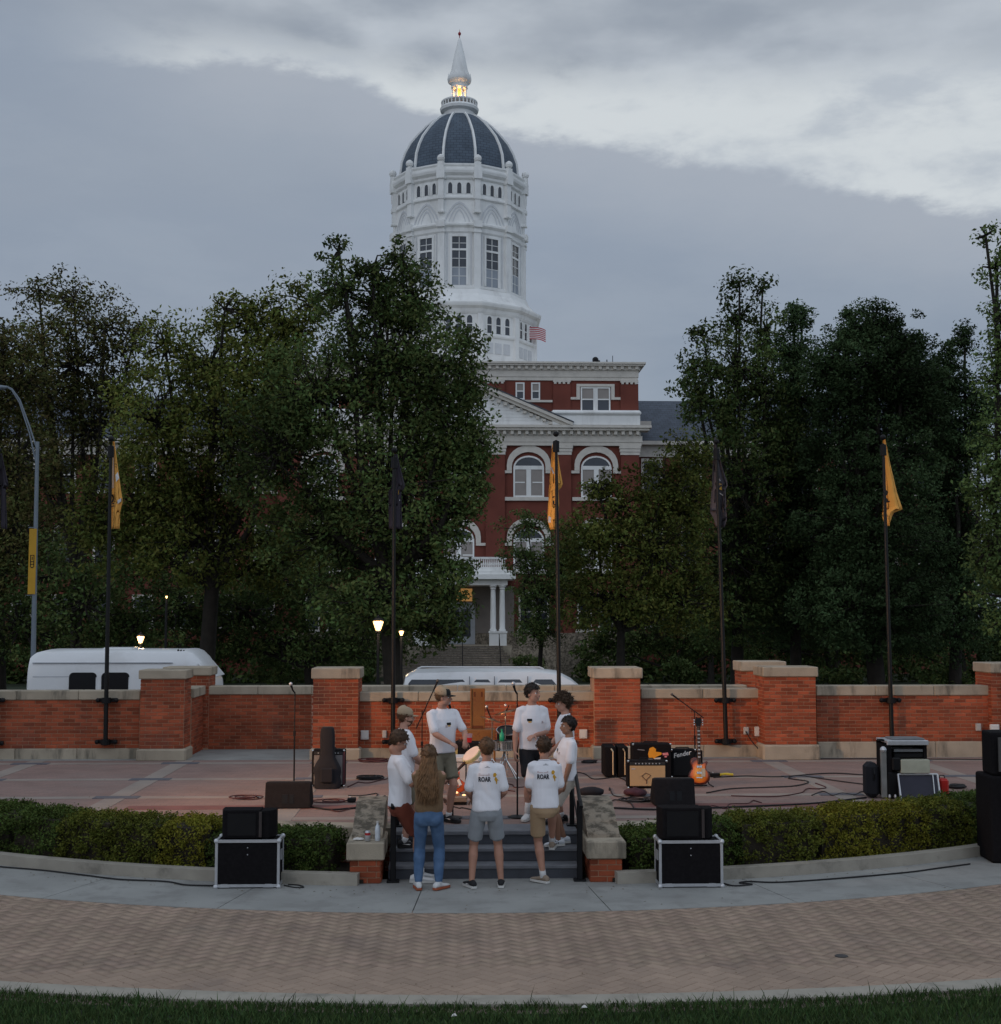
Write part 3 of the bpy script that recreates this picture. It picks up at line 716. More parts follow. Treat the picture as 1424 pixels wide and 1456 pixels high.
for s in (-1, 1):
    pair_window(s * dF(847.5), zf(585), zf(550), 0.95, 0.38)
    x = AX + s * dF(847.5); c = MB()
    for q in (-1, 1):
        c.box(*sorted((x + q * 1.33, x + q * 1.62)), YF - .16, YF + .002, zf(568), zf(549.5)); c.box(*sorted((x + q * 1.62, x + q * 2.25)), YF - .15, YF + .002, zf(568), zf(564.5))
    c.box(x - 1.62, x + 1.62, YF - .17, YF + .002, zf(549.5), zf(545.8)); c.build('window_surround', m_cream, hall)
    pair_window(s * dF(751), zf(568.5), zf(544), 0.52, 0.80)
    a, c_ = sorted((s * dF(737), s * dF(786))); B('sill', a, c_, YF - .15, YF + .01, zf(572), zf(569), m_cream)
# ground floor windows
for s in (-1, 1):
    for px in (748, 770, 830, 860):
        a = AX + s * dF(px); f = MB(); z0, z1 = zf(895), zf(845)
        f.box(a - .62, a - .46, YF - .1, YF - .004, z0, z1); f.box(a + .46, a + .62, YF - .1, YF - .004, z0, z1); f.box(a - .62, a + .62, YF - .1, YF - .004, z1, z1 + .18)
        f.box(a - .46, a + .46, YF - .08, YF - .004, (z0 + z1) / 2 - .05, (z0 + z1) / 2 + .05); f.box(a - .75, a + .75, YF - .2, YF - .004, z0 - .25, z0)
        w_ = f.build('window', m_cream, hall); MB().box(a - .46, a + .46, YF - .03, YF - .003, z0, z1).build('pane', m_glass, w_)
B('basement_wall', -e905 - .1, e905 + .1, YF - .35, YF - .001, ZB, zf(900), m_stonew)
# porch
YPo = 107.0; zp = lambda y: ZY(y, YPo, 700); dP = lambda px: XP(px, YPo, 860) - AX
B('porch_wall', -dP(735), dP(735), YF - .34, YF - .002, zf(918), zf(834), m_grey)
B('porch_floor', -dP(728), dP(728), YPo - .8, YF - .35, ZB, zp(918), m_stone)
B('entablature', -dP(722), dP(722), YPo - .2, YF - .3, zp(832), zp(824), m_white)
B('porch_cornice', -dP(733), dP(733), YPo - .8, YF - .3, zp(823.7), zp(817), m_white)
B('porch_cornice', -dP(728), dP(728), YPo - .5, YF - .3, zp(816.8), zp(812), m_white)
bal = MB(); bal.box(AX - dP(721), AX + dP(721), YPo - .1, YPo + .15, zp(811.8), zp(806)); bal.box(AX - dP(721), AX + dP(721), YPo - .1, YPo + .15, zp(795), zp(792)); bal.build('balustrade', m_white, hall)
bs = MB(); n = 44
for i in range(n): x = AX - dP(719) + 2 * dP(719) * (i + .5) / n; bs.lathe([(.05, 0), (.09, .2), (.05, .45), (.07, zp(795) - zp(806))], (x, YPo, zp(806)), 6)
tag(bs.build('baluster', m_white, hall), kind='stuff')
for s in (-1, 1):
    B('pedestal', *sorted((s * dP(696), s * dP(720.5))), YPo - .35, YPo + .4, zp(918), zp(900), m_white)
    B('pedestal_cap', *sorted((s * dP(695), s * dP(721.5))), YPo - .42, YPo + .47, zp(900) + .003, zp(897.5), m_white)
    for px in (701.5, 714.5):
        z0 = zp(897.4); h = zp(832.1) - z0
        MB().lathe([(.28, 0), (.28, .12), (.225, .2), (.23, h * .4), (.19, h - .35), (.25, h - .3), (.20, h - .24), (.27, h - .12), (.30, h - .1), (.30, h)], (AX + s * dP(px), YPo, z0), 16).build('column', m_white, hall, smooth=35)
door = B('door', AX - 653 * 0 + dP(637) - AX, dP(677) , YF - .42, YF - .345, zf(917), zf(857), M('door_white', (0.45, 0.47, 0.50), 0.6, .1, 2))
for x in (dF(641), dF(657)): MB().box(AX + x, AX + x + .75, YF - .45, YF - .425, zf(905), zf(866)).build('pane', m_glass, door)
m_lit = M('lit_window', (1.0, 0.50, 0.16), 0.5, 0.35, 2.2, emit=0.18)
B('transom_pane', dF(650), dF(672), YF - .40, YF - .343, zf(855), zf(837), m_lit)
# stairs in front of the porch
stp = thing('hall_steps', 'broad weathered stone steps climbing to the columned porch of the brick hall', 'steps', (AX, 103, -2))
m_hstep = M('hall_step_stone', (0.20, 0.175, 0.15), 0.9, 0.2, 2)
nst = 16; zt0 = zp(918.5); zb0 = -2.0
for i in range(nst):
    t = i / (nst - 1); Yf = 106.1 - 5.0 * t; z1 = zt0 - (zt0 - zb0) * i / nst - .02; hwl = 2.7 + 3.2 * max(0, (t - .0)) ; hwr = 3.4 + 3.0 * max(0, t - .1)
    MB().box(AX - hwl, AX + hwr, Yf - .36, Yf - .002, ZB + .5, z1).build('step', m_hstep, stp)
    MB().box(AX - hwl - .02, AX + hwr + .02, Yf - .40, Yf - .004, z1 + .001, z1 + .05).build('tread', m_stonew, stp)
for px in (658, 712):
    hr = MB(); x = XP(px, 103, 920); z_ = lambda t: zt0 - (zt0 - zb0) * t + .95
    hr.tube([(x, 106.3, z_(0)), (x, 101, z_(1))], .035, 6)
    for t in (0, .5, 1): hr.tube([(x, 106.1 - 5 * t, z_(t) - 1), (x, 106.1 - 5 * t, z_(t))], .035, 6)
    hr.build('handrail', m_black, stp)
cw = MB(); cw.box(XP(728, 104), XP(790, 104), 103.5, 104.2, ZB, ZY(922, 104)); cw.box(XP(735, 108), XP(800, 108), 107.4, 108, ZB, ZY(900, 108))
tag(cw.build('retaining_wall', m_stonew), 'weathered stone retaining wall right of the hall steps, behind the round bush', 'wall')
# wings
for s in (-1, 1):
    Yw = 118.0; z_e = ZY(634, Yw, 920); x0, x1 = sorted((s * (e905 - .1), s * 46))
    wg = B('wing_wall', x0, x1, Yw, 134, ZB, z_e, m_hb)
    B('wing_frieze', x0, x1, Yw - .25, 134, ZY(650, Yw, 920), z_e + .01, m_cream)
    B('wing_cornice', x0, x1, Yw - .9, 134, z_e + .012, ZY(628.5, Yw, 920), m_cream)
    rf = MB(); z0 = ZY(628, Yw, 920); z1 = ZY(570, 126, 920)
    rf.prism([(Yw - .85, z0), (126, z1), (134.8, z0)], AX + x0, AX + x1, ax='x'); rf.build('wing_roof', m_roof, hall)
    B('dormer_cornice', *sorted((s * dF(906), s * dF(939))), 116.9, 118.5, ZY(606, 117, 920), ZY(599, 117, 920), m_cream)
    for k in range(9):
        for (ya, yb) in ((700, 656), (800, 752), (890, 850)):
            xc = AX + s * (dF(927, Yw) + k * 3.5); z0, z1 = ZY(ya, Yw, 920), ZY(yb, Yw, 920)
            f = MB(); f.box(xc - .95, xc - .75, Yw - .12, Yw - .003, z0, z1); f.box(xc + .75, xc + .95, Yw - .12, Yw - .003, z0, z1); f.box(xc - .95, xc + .95, Yw - .12, Yw - .003, z1, z1 + .25)
            f.box(xc - .75, xc + .75, Yw - .09, Yw - .003, (z0 + z1) / 2 - .06, (z0 + z1) / 2 + .06); f.box(xc - 1.1, xc + 1.1, Yw - .2, Yw - .003, z0 - .25, z0)
            w_ = f.build('window', m_cream, hall); MB().box(xc - .75, xc + .75, Yw - .04, Yw - .002, z0, z1).build('pane', m_glass, w_)
# rooftop clutter
rc = MB(); x = XP(822, 114, 512); z = zf(515.8)
rc.box(x - .3, x + .35, 113, 114, z - .1, z + .22); x = XP(846, 114, 510); rc.box(x - .25, x + .35, 113, 114, z - .1, z + .45); rc.ball((x, 113.4, z + .55), .28, 8, 6)
rc.box(x + .5, x + 2.1, 113.4, 113.6, z + .2, z + .3); rc.tube([(x + 1.0, 113.5, z - .1), (x + 1.0, 113.5, z + .6)], .05, 6); rc.tube([(x + 1.5, 113.5, z - .1), (x + 1.5, 113.5, z + .95)], .03, 6)
rc.tube([(x + 2.0, 113.5, z - .1), (x + 2.0, 113.5, z + .3)], .05, 6); x = XP(780, 114, 515); rc.box(x - .3, x + .4, 113, 114, z - .1, z + .12)
rc.build('roof_equipment', m_black, hall)

# ---- tower
TY = 125.0; m_tw = m_white
def tz(y, Rp): return ZY(y, TY - 0.45 * Rp / 15.3, 653)
def tr(p, y=350): return XP(653 + p, TY, y) - XP(653, TY, y)
TX = XP(653, TY, 350)
A12 = R(15)
def drum(name, prof, mat=None, n=12, a0=A12, smooth=None, par=None):
    b = MB(); b.lathe([(tr(r_), z) for r_, z in prof], (TX, TY, 0), n, a0); return b.build(name, mat or m_tw, par or hall, smooth)
z_base = zf(520)
drum('tower_base', [(109, z_base), (109, tz(458, 109))])
drum('tower_base_band', [(111, tz(490, 109)), (112, tz(488, 109)), (112, tz(486, 109)), (110.5, tz(485, 109))])
drum('tower_base_cornice', [(110, tz(459, 109)), (112, tz(456, 109)), (113, tz(452, 109)), (118, tz(449, 109)), (119, tz(446, 109)), (119, tz(444, 109)), (110, tz(443, 109))])
drum('tower_skirt', [(116, tz(443.5, 109)), (107, tz(437, 105)), (101, tz(430, 100)), (98, tz(423, 98)), (90, tz(421, 96))])
drum('tower_shaft', [(92, tz(424, 94)), (92, tz(252, 94))])
drum('tower_sill_band', [(93, tz(424, 94)), (96, tz(422, 94)), (96, tz(419, 94)), (93, tz(418, 94))])
drum('tower_middle_cornice', [(92.5, tz(345, 94)), (94, tz(343, 94)), (94, tz(338, 94)), (98, tz(335, 94)), (98, tz(332.5, 94)), (92.5, tz(330, 94))])
drum('tower_upper_band', [(92.5, tz(298.5, 94)), (95, tz(297, 94)), (95, tz(295, 94)), (92.5, tz(294, 94))])
drum('tower_top_cornice', [(92.5, tz(271, 94)), (95, tz(269, 94)), (95, tz(266, 94)), (99, tz(263, 94)), (100, tz(260, 94)), (100, tz(258, 94)), (96, tz(257, 94)), (96, tz(254, 94)), (98, tz(252, 94)), (98, tz(250, 94)), (80, tz(249, 94))])
pb = MB()
for k in range(12):
    a = A12 + R(30) * k; ux, uy = math.sin(a), -math.cos(a)
    def col(r0, z0, z1, w=.5, d=.28):
        m_ = Matrix.Translation((TX + ux * tr(r0), TY + uy * tr(r0), 0)) @ Matrix.Rotation(a, 4, 'Z')
        pb.box(-w / 2, w / 2, -d, d, z0, z1, mat=m_)
    v = 92.0
    col(v, tz(423, 94), tz(338, 94), .62); col(v, tz(338, 94), tz(329, 94), .8, .5); col(v, tz(345, 94), tz(342, 94), .74, .38)
    col(v, tz(316, 94), tz(271, 94), .5, .34); col(v, tz(317.5, 94), tz(315, 94), .62, .42); col(v, tz(299, 94), tz(293.5, 94), .62, .42); col(v, tz(271, 94), tz(255, 94), .75, .52); col(v, tz(255, 94), tz(248, 94), .55, .5)
    pb.lathe([(.12, 0), (.3, .15), (.36, .35), (.3, .56), (.1, .7)], (TX + ux * tr(96.5), TY + uy * tr(96.5), tz(248, 94)), 8)
    col(109, z_base, tz(459, 109), .5, .2)
pb.build('corner_columns', m_tw, hall)
m_pn = M('relief_white', (0.60, 0.61, 0.62), 0.75, 0.06, 3)
for k in range(12):
    a = R(30) * k; m_ = Matrix.Translation((TX, TY, 0)) @ Matrix.Rotation(a, 4, 'Z')
    if math.cos(a) < -0.6: continue
    ap = tr(92) * math.cos(A12); yf = -ap
    # tall window
    z0, z1 = tz(417, 94), tz(350, 94); w = .64; f = MB(); zm = tz(368, 94)
    f.box(-w - .2, -w, yf - .12, yf + .01, z0, z1 + .2, mat=m_); f.box(w, w + .2, yf - .12, yf + .01, z0, z1 + .2, mat=m_); f.box(-w, w, yf - .12, yf + .01, z1, z1 + .2, mat=m_)
    f.box(-w, w, yf - .1, yf + .01, zm - .09, zm + .09, mat=m_); f.box(-.03, .03, yf - .05, yf + .01, z0, z1, mat=m_)
    for q in (.5,): f.box(-w, w, yf - .05, yf + .01, zm + (z1 - zm) * q - .025, zm + (z1 - zm) * q + .025, mat=m_)
    for q in (.25, .5, .75): f.box(-w, w, yf - .05, yf + .01, z0 + (zm - z0) * q - .025, z0 + (zm - z0) * q + .025, mat=m_)
    wn = f.build('window', m_tw, hall)
    g_ = MB(); g_.box(-w, w, yf - .02, yf - .002, z0 + (zm - z0) * .5, z1, mat=m_); g_.build('pane', m_glass, wn)
    g_ = MB(); g_.box(-w, w, yf - .02, yf - .002, z0, z0 + (zm - z0) * .5 - .002, mat=m_); g_.build('pane', M('shade', (0.30, 0.33, 0.37), .8, .1, 1), wn)
    fp = MB()
    for (xa, xb) in ((-1.15, -1.02), (1.02, 1.15)): fp.box(xa, xb, yf - .05, yf + .005, z0, z1 + .45, mat=m_)
    fp.box(-1.15, 1.15, yf - .05, yf + .005, z1 + .45, z1 + .58, mat=m_); fp.build('panel_moulding', m_pn, hall)
    # triple arched openings, upper
    for (yb, yt, ap_, ww, sp, nm, zc_) in ((290, 275, ap, .19, .83, 'window', 94), (484, 461, tr(109) * math.cos(A12), .24, .95, 'window', 109)):
        for q in (-1, 0, 1):
            z0, z1 = tz(yb, zc_), tz(yt, zc_); zs = z1 - .3
            sh = lambda p: [(q * sp + u, v_) for u, v_ in p]
            f = MB(); f.strip(sh(arch(ww * 2 + .22, z0, zs, .42, 8)), sh(arch(ww * 2, z0, zs, .3, 8)), -ap_ - .09, -ap_ + .01); f.xf(m_)
            if zc_ == 109: f.box(q * sp - ww, q * sp + ww, -ap_ - .05, -ap_, (z0 + z1) / 2 - .04, (z0 + z1) / 2 + .04, mat=m_)
            wn = f.build('window', m_tw, hall)
            g_ = MB(); g_.prism(sh(arch(ww * 2, z0, zs, .3, 8)), -ap_ - .012, -ap_ + .005); g_.xf(m_); g_.build('pane', m_glass, wn)
    # pointed blind arch
    z0, z1 = tz(329, 94), tz(300, 94); f = MB()
    def og(w_, z0_, zt_): 
        p = []
        for i in range(9): t = i / 8; p.append((-w_ * (1 - t) ** .62 if t < 1 else 0, z0_ + (zt_ - z0_) * t ** .85))
        return p
    for (wo, wi, pr) in ((1.36, 1.22, .055), (.98, .88, .04), (.60, .52, .03)):
        q = wo / 1.42; zt__ = z0 + (z1 - z0) * (0.35 + .65 * q)
        L1 = og(wo, z0, zt__); L2 = og(wi, z0, zt__ - .22)
        f.strip(L1, L2, yf - pr, yf + .005); f.strip([(-u, v_) for u, v_ in L1], [(-u, v_) for u, v_ in L2], yf - pr, yf + .005)
    f.xf(m_); f.build('blind_arch', m_pn, hall)
    f = MB()
    for q in (-1, 0, 1): f.box(q * .9 - .33, q * .9 + .33, -tr(109) * math.cos(A12) - .05, -tr(109) * math.cos(A12) + .01, tz(512, 109), tz(497, 109), mat=m_)
    f.build('base_panel', m_pn, hall)
# dome
dp = [(86, tz(251, 94)), (85, tz(249, 94) + .5), (83.0, ZY(240, TY)), (78, ZY(226, TY)), (70.5, ZY(212, TY)), (60, ZY(199, TY)), (49, ZY(187, TY)), (38, ZY(177.5, TY)), (28, ZY(171, TY)), (20, ZY(168, TY))]
drum('dome', dp, m_dome, 48, 0, 180)
rb = MB()
for k in range(12):
    a = A12 + R(30) * k; pts = []
    L_, R_ = [], []
    rings = []
    for (r_, z) in dp[:-1]:
        rr0 = tr(r_); wv = .12 * (0.55 + .45 * r_ / 84)
        c0 = Vector((TX + math.sin(a) * rr0, TY - math.cos(a) * rr0, z)); tg = Vector((math.cos(a), math.sin(a), 0)); nr = Vector((math.sin(a), -math.cos(a), .5)).normalized()
        rings.append([c0 - tg * wv - nr * .05, c0 + tg * wv - nr * .05, c0 + tg * wv * .8 + nr * .16, c0 - tg * wv * .8 + nr * .16])
    MB().loft(rings).build('dome_rib', m_tw, hall)
ZL = lambda y: ZY(y - (2.5 if y < 100 else 0), TY, 653)
drum('lantern_base', [(22, ZL(173)), (21.5, ZL(166)), (22, ZL(162)), (27, ZL(159.5)), (28, ZL(156)), (26, ZL(153.5)), (25, ZL(153))], n=24, smooth=40)
lb = MB(); lb.lathe([(tr(25.5), ZL(148)), (tr(26.3), ZL(147.5)), (tr(26.3), ZL(145.8)), (tr(25), ZL(145.2))], (TX, TY, 0), 24)
for k in range(28): a = 2 * pi * k / 28; lb.tube([(TX + math.sin(a) * tr(25), TY - math.cos(a) * tr(25), ZL(153.4)), (TX + math.sin(a) * tr(25), TY - math.cos(a) * tr(25), ZL(147.6))], .07, 5)
lb.build('lantern_balustrade', m_tw, hall)
lc = MB()
for k in range(8): a = 2 * pi * (k + .5) / 8; lc.tube([(TX + math.sin(a) * tr(9.6), TY - math.cos(a) * tr(9.6), ZL(153)), (TX + math.sin(a) * tr(9.6), TY - math.cos(a) * tr(9.6), ZL(126))], .115, 6)
lc.build('lantern_columns', m_tw, hall)
drum('lantern_glow', [(5.5, ZL(150)), (5.5, ZL(127))], M('lantern_light', (1.0, 0.40, 0.09), 0.5, 0.3, 1.5, emit=0.6), n=12)
drum('lantern_cap', [(10.5, ZL(127)), (12, ZL(125.5)), (11.5, ZL(122)), (12.5, ZL(120)), (16.5, ZL(117)), (17.3, ZL(113.5)), (17, ZL(110.5)), (13.5, ZL(110))], n=24, smooth=40)
cr_ = MB()
for k in range(14):
    a = 2 * pi * k / 14; ux, uy = math.sin(a), -math.cos(a); r1 = tr(16.6)
    t_ = Vector((math.cos(a), math.sin(a), 0)) * .22; c0 = Vector((TX + ux * r1, TY + uy * r1, ZL(110.8)))
    cr_.add([c0 - t_, c0 + t_, c0 + Vector((-ux * .05, -uy * .05, .42)), c0 - Vector((ux * .12, uy * .12, 0)) - t_, c0 - Vector((ux * .12, uy * .12, 0)) + t_], [(0, 1, 2), (1, 4, 2), (4, 3, 2), (3, 0, 2), (0, 3, 4, 1)])
cr_.build('lantern_crown', m_tw, hall)
drum('spire', [(14.5, ZL(111)), (12.8, ZL(104)), (7.6, ZL(81)), (2.6, ZL(61)), (1.2, ZL(57)), (.4, ZL(56))], n=16, smooth=40)
m_red = M('red_finial', (0.30, 0.02, 0.03), 0.4, .1, 4)
drum('finial', [(.6, ZL(58)), (.6, ZL(53)), (1.8, ZL(51.8)), (2.3, ZL(50.3)), (1.8, ZL(48.6)), (.5, ZL(47.8)), (.15, ZL(44))], m_red, n=12, smooth=60)
ll = bpy.data.lights.new('lantern_lamp', 'POINT'); ll.energy = 110; ll.color = (1, .55, .2); ll.shadow_soft_size = .3
lo = bpy.data.objects.new('lantern_lamp', ll); COL.objects.link(lo); lo.location = (TX, TY - tr(7.6), ZL(140)); lo.parent = hall; lo.matrix_parent_inverse = worldm(hall).inverted()

# national flag on the roof
fl = thing('roof_flag', 'small red and white striped flag flying behind the right side of the tower base', 'flag', (XP(757, 122, 480), 122, zf(516)))
x0 = XP(758, 122, 480) - 1.0; zt = ZY(462, 122, 768)
MB().tube([(x0 - .35, 122, zf(516)), (x0 - .35, 122, zt + .6)], .06, 8).build('pole', m_alu, fl)
mr, mw, mbu = M('flag_red', (0.42, 0.03, 0.05), .8, .1, 3), M('flag_white', (0.7, 0.68, 0.68), .8, .05, 3), M('flag_blue', (0.03, 0.04, 0.16), .8, .1, 3)
fb = MB(); nx_, nz_ = 12, 13
for j in range(nz_):
    for i in range(nx_):
        def q(i_, j_):
            u, v = i_ / nx_, j_ / nz_; return (x0 - .3 + 2.5 * u, 122 + .12 * math.sin(u * 7), zt - 1.15 * v - .55 * u * u - .1 * math.sin(u * 5))
        mi = 2 if (i < 4 and j < 7) else j % 2
        fb.add([q(i, j), q(i + 1, j), q(i + 1, j + 1), q(i, j + 1)], [(0, 1, 2, 3)], mi)
fo = fb.build('flag_cloth', [mr, mw, mbu], fl, weld=True)
sm_ = fo.modifiers.new('s', 'SOLIDIFY'); sm_.thickness = .01

# ================================================================== trees and shrubs
def leaf_cloud(name, centers, crad, nper, size, mat, par=None, flat=0.75, seed=1, aspect=0.55, tints=None, droop=0.0):
    rng = np.random.default_rng(seed); nc = len(centers); n = nc * nper
    c = np.repeat(np.asarray(centers), nper, 0); cr = np.repeat(np.asarray(crad), nper)
    d = rng.normal(size=(n, 3)); d /= np.linalg.norm(d, axis=1)[:, None]
    rad = cr * (0.25 + 0.75 * rng.random(n) ** 0.6); p = c + d * rad[:, None] * np.array([1, 1, flat])
    nrm = d * 0.55 + rng.normal(size=(n, 3)) * 0.6 + np.array([0, 0, 0.35]); nrm /= np.linalg.norm(nrm, axis=1)[:, None]
    t = rng.normal(size=(n, 3)); t[:, 2] -= droop; t -= nrm * (t * nrm).sum(1)[:, None]; t /= np.linalg.norm(t, axis=1)[:, None]; b = np.cross(nrm, t)
    s = size * (0.6 + 0.8 * rng.random(n)); T = t * s[:, None]; Bv = b * (s * aspect)[:, None]
    V = np.stack([p - T, p + Bv * 0.9 - T * 0.1 + nrm * (s * .12)[:, None], p + T, p - Bv * 0.9 - T * 0.1 + nrm * (s * .12)[:, None]], 1).reshape(-1, 3)
    tc_ = rng.random(nc) if tints is None else np.asarray(tints)
    tint = np.clip(np.repeat(tc_, nper) * 0.75 + rng.random(n) * 0.25, 0, 1)
    me = raw_mesh(name, V, np.arange(n * 4), np.arange(n) * 4, np.full(n, 4), tint, mat)
    o = bpy.data.objects.new(name, me); COL.objects.link(o)
    if par is not None: o.parent = par; o.matrix_parent_inverse = worldm(par).inverted()
    return o
def leafm(name, col, hue=(0.47, 0.52), val=(0.55, 1.5)): return M(name, col, 0.65, 0.15, 0.5, attr=(val[0], val[1], hue[0], hue[1]), transl=0.10, spec=0.04)
m_bark = M('bark', (0.024, 0.020, 0.016), 0.95, 0.3, 4, 0.6, 20)
lf_dark = leafm('leaf_dark_green', (0.060, 0.092, 0.030), (0.445, 0.52), (.42, 1.9)); lf_olive = leafm('leaf_olive', (0.088, 0.110, 0.027), (0.445, 0.52), (.40, 1.8))
lf_brown = leafm('leaf_brownish', (0.084, 0.086, 0.028), (0.43, 0.55), (.4, 1.7)); lf_con = leafm('leaf_conifer', (0.040, 0.064, 0.027), (0.48, 0.52), (.4, 1.8)); lf_light = leafm('leaf_light_green', (0.095, 0.14, 0.045), (0.48, 0.51))
SEED = [100]
def tree(name, label, base, lobes, Y, mat, leaf=0.16, dens=1.0, nper=26, cr=0.75, cat='tree', group=None, trunk_r=0.3, depth=0.75, twig=1.0, inner=0.12, flat=.75, gap=0.0):
    """lobes: (px, py, rx px, ry px, density) read off the photograph at distance Y"""
    SEED[0] += 1; rng = random.Random(SEED[0]); sc = Y / FOC
    bx, by, bz = base; t = thing(name, label, cat, base, 0, group)
    cs, rs, tubes = [], [], MB(); ctr = []
    for lb in lobes:
        px, py, rx, ry = lb[:4]; dn = lb[4] if len(lb) > 4 else 1.0
        off_ = rng.uniform(-.35, .35) * rx * sc * depth; c = P(px, py, Y + off_); ax_, az_ = rx * sc, ry * sc; ay_ = max(ax_, az_) * depth
        n = max(4, int(dens * dn * 9.0 * ((ax_ * az_ + ax_ * ay_ + ay_ * az_) / 3) / (cr * cr)))
        ctr.append((c, ax_, ay_, az_))
        for _ in range(n):
            d = Vector((rng.gauss(0, 1), rng.gauss(0, 1), rng.gauss(0, 1))).normalized(); q = (inner + (1 - inner) * rng.random() ** .5)
            k = 1 + .20 * noise.noise(d * 2.2 + Vector((px * .1, 0, SEED[0])))
            p = c + Vector((d.x * ax_, d.y * ay_, d.z * az_)) * q * k
            if gap and noise.noise(p * .45) < -gap: continue
            cs.append(p); rs.append(cr * rng.uniform(.55, 1.15) * (0.7 if dn < .6 else 1))
            if rng.random() < 0.5 * twig or dn < .6:
                m_ = c.lerp(p, .5) + Vector((rng.uniform(-.3, .3), rng.uniform(-.3, .3), rng.uniform(-.4, .2)))
                tubes.tube([c.lerp(p, .1), m_, p + (p - c) * (.1 if dn > .6 else .16)], [.05, .03, .008], 4, cap=False)
    B0 = Vector(base); top = max(c.z for c, *_ in ctr)
    tk = MB(); main = [B0 + Vector((0, 0, -.3)), B0 + Vector((.05, 0, .5)), B0 + Vector((rng.uniform(-.3, .3), 0, (top - B0.z) * .3))]
    tk.tube(main, [trunk_r * 1.5, trunk_r, trunk_r * .8], 9)
    fork = main[-1]
    for c, ax_, ay_, az_ in ctr:
        tip = c + Vector((rng.uniform(-.3, .3), rng.uniform(-.3, .3), az_ * .35)); m_ = fork.lerp(c, .45) + Vector((rng.uniform(-.6, .6), rng.uniform(-.6, .6), -.25 * abs(c.z - fork.z) * .5))
        tk.tube([fork, m_, c, tip], [trunk_r * .55, trunk_r * .34, .045, .010], 6, cap=False)
    tk.build('trunk', m_bark, t, 60)
    if tubes.v: tag(tubes.build('branches', m_bark, t), kind='stuff')
    tn = [min(1, max(0, .5 + 1.1 * noise.noise(Vector(p) * .28 + Vector((9, 9, SEED[0]))) + rng.uniform(-.25, .25))) for p in cs]
    o = leaf_cloud('crown', [tuple(p) for p in cs], rs, int(nper * 1.9), leaf * .55, mat, t, seed=SEED[0], tints=tn, flat=flat, droop=.3)
    return t
def gb(px, Y): return (XP(px, Y, 900), Y, gz(0, Y))
tree('broadleaf_tree', 'big dark green tree with bare twigs at its top, before the white tower', gb(560, 47),
     [(560, 520, 105, 95), (590, 425, 48, 62, .8), (572, 368, 34, 34, .45), (490, 410, 55, 55, .5), (482, 358, 32, 30, .35), (612, 560, 62, 120), (455, 560, 95, 90), (560, 690, 118, 110), (640, 640, 48, 80), (640, 720, 45, 70), (470, 760, 110, 85), (612, 790, 70, 70), (545, 850, 100, 50), (600, 880, 55, 32), (400, 640, 90, 90), (666, 560, 36, 60), (676, 625, 34, 48), (664, 490, 26, 42, .7), (665, 690, 32, 50), (638, 845, 40, 55), (622, 905, 42, 26), (530, 380, 50, 40, .5), (540, 440, 70, 60)],
     47, lf_dark, leaf=.15, dens=1.25, cr=.62, nper=26, trunk_r=.36)
tree('broadleaf_tree', 'broad olive green tree behind the flagpole with the orange flag', gb(290, 52),
     [(410, 470, 58, 55), (440, 430, 50, 45, .7), (390, 520, 70, 70), (300, 520, 85, 85), (350, 460, 55, 45, .8), (320, 440, 45, 28, .5), (235, 490, 50, 48, .6), (225, 600, 80, 100), (330, 620, 100, 110), (200, 720, 80, 90), (285, 770, 110, 75), (390, 570, 70, 90), (140, 740, 50, 80), (270, 700, 90, 80), (390, 780, 70, 70)],
     52, lf_olive, leaf=.16, dens=1.15, cr=.66, nper=24, trunk_r=.34)
tree('broadleaf_tree', 'reddish brown half bare tree, tall one at the far left behind the street lamp', gb(110, 64),
     [(105, 425, 68, 52, .7), (55, 410, 38, 28, .6), (150, 465, 62, 62, .7), (190, 480, 40, 50, .7), (105, 520, 85, 75, .9), (60, 480, 50, 50, .8), (160, 560, 70, 70, .9), (60, 560, 70, 80, .8), (130, 610, 80, 80, .9), (60, 680, 80, 90)], 64, lf_brown, leaf=.17, dens=1.0, cr=.7, nper=18, trunk_r=.3)
tree('broadleaf_tree', 'dark brown green tree cut by the left edge of the picture', gb(0, 58),
     [(5, 485, 55, 42, 1), (30, 540, 60, 60), (-20, 560, 80, 80), (10, 660, 80, 90), (30, 780, 80, 90), (-30, 780, 80, 80)], 58, lf_brown, leaf=.17, dens=1.0, cr=.7, nper=24)
tree('broadleaf_tree', 'low yellowish green tree in front of the brick hall, right of the middle flagpole', gb(880, 55),
     [(885, 720, 62, 48, .9), (850, 690, 34, 32, .45), (945, 690, 55, 55, .9), (850, 770, 75, 55), (930, 780, 85, 70), (975, 720, 60, 70), (870, 850, 90, 55), (960, 850, 80, 55), (985, 650, 40, 45, .7)],
     55, lf_olive, leaf=.15, dens=1.15, cr=.6, nper=24, trunk_r=.2)
tree('broadleaf_tree', 'small dark open crowned tree against the brick front of the hall', gb(765, 84),
     [(750, 745, 38, 24, .8), (745, 790, 42, 32, .9), (775, 840, 46, 44, 1.2), (765, 890, 42, 32, 1.2), (805, 800, 42, 60, 1.2), (745, 830, 20, 30, .8)], 84, lf_dark, leaf=.17, dens=1.0, cr=.6, nper=18, trunk_r=.16)
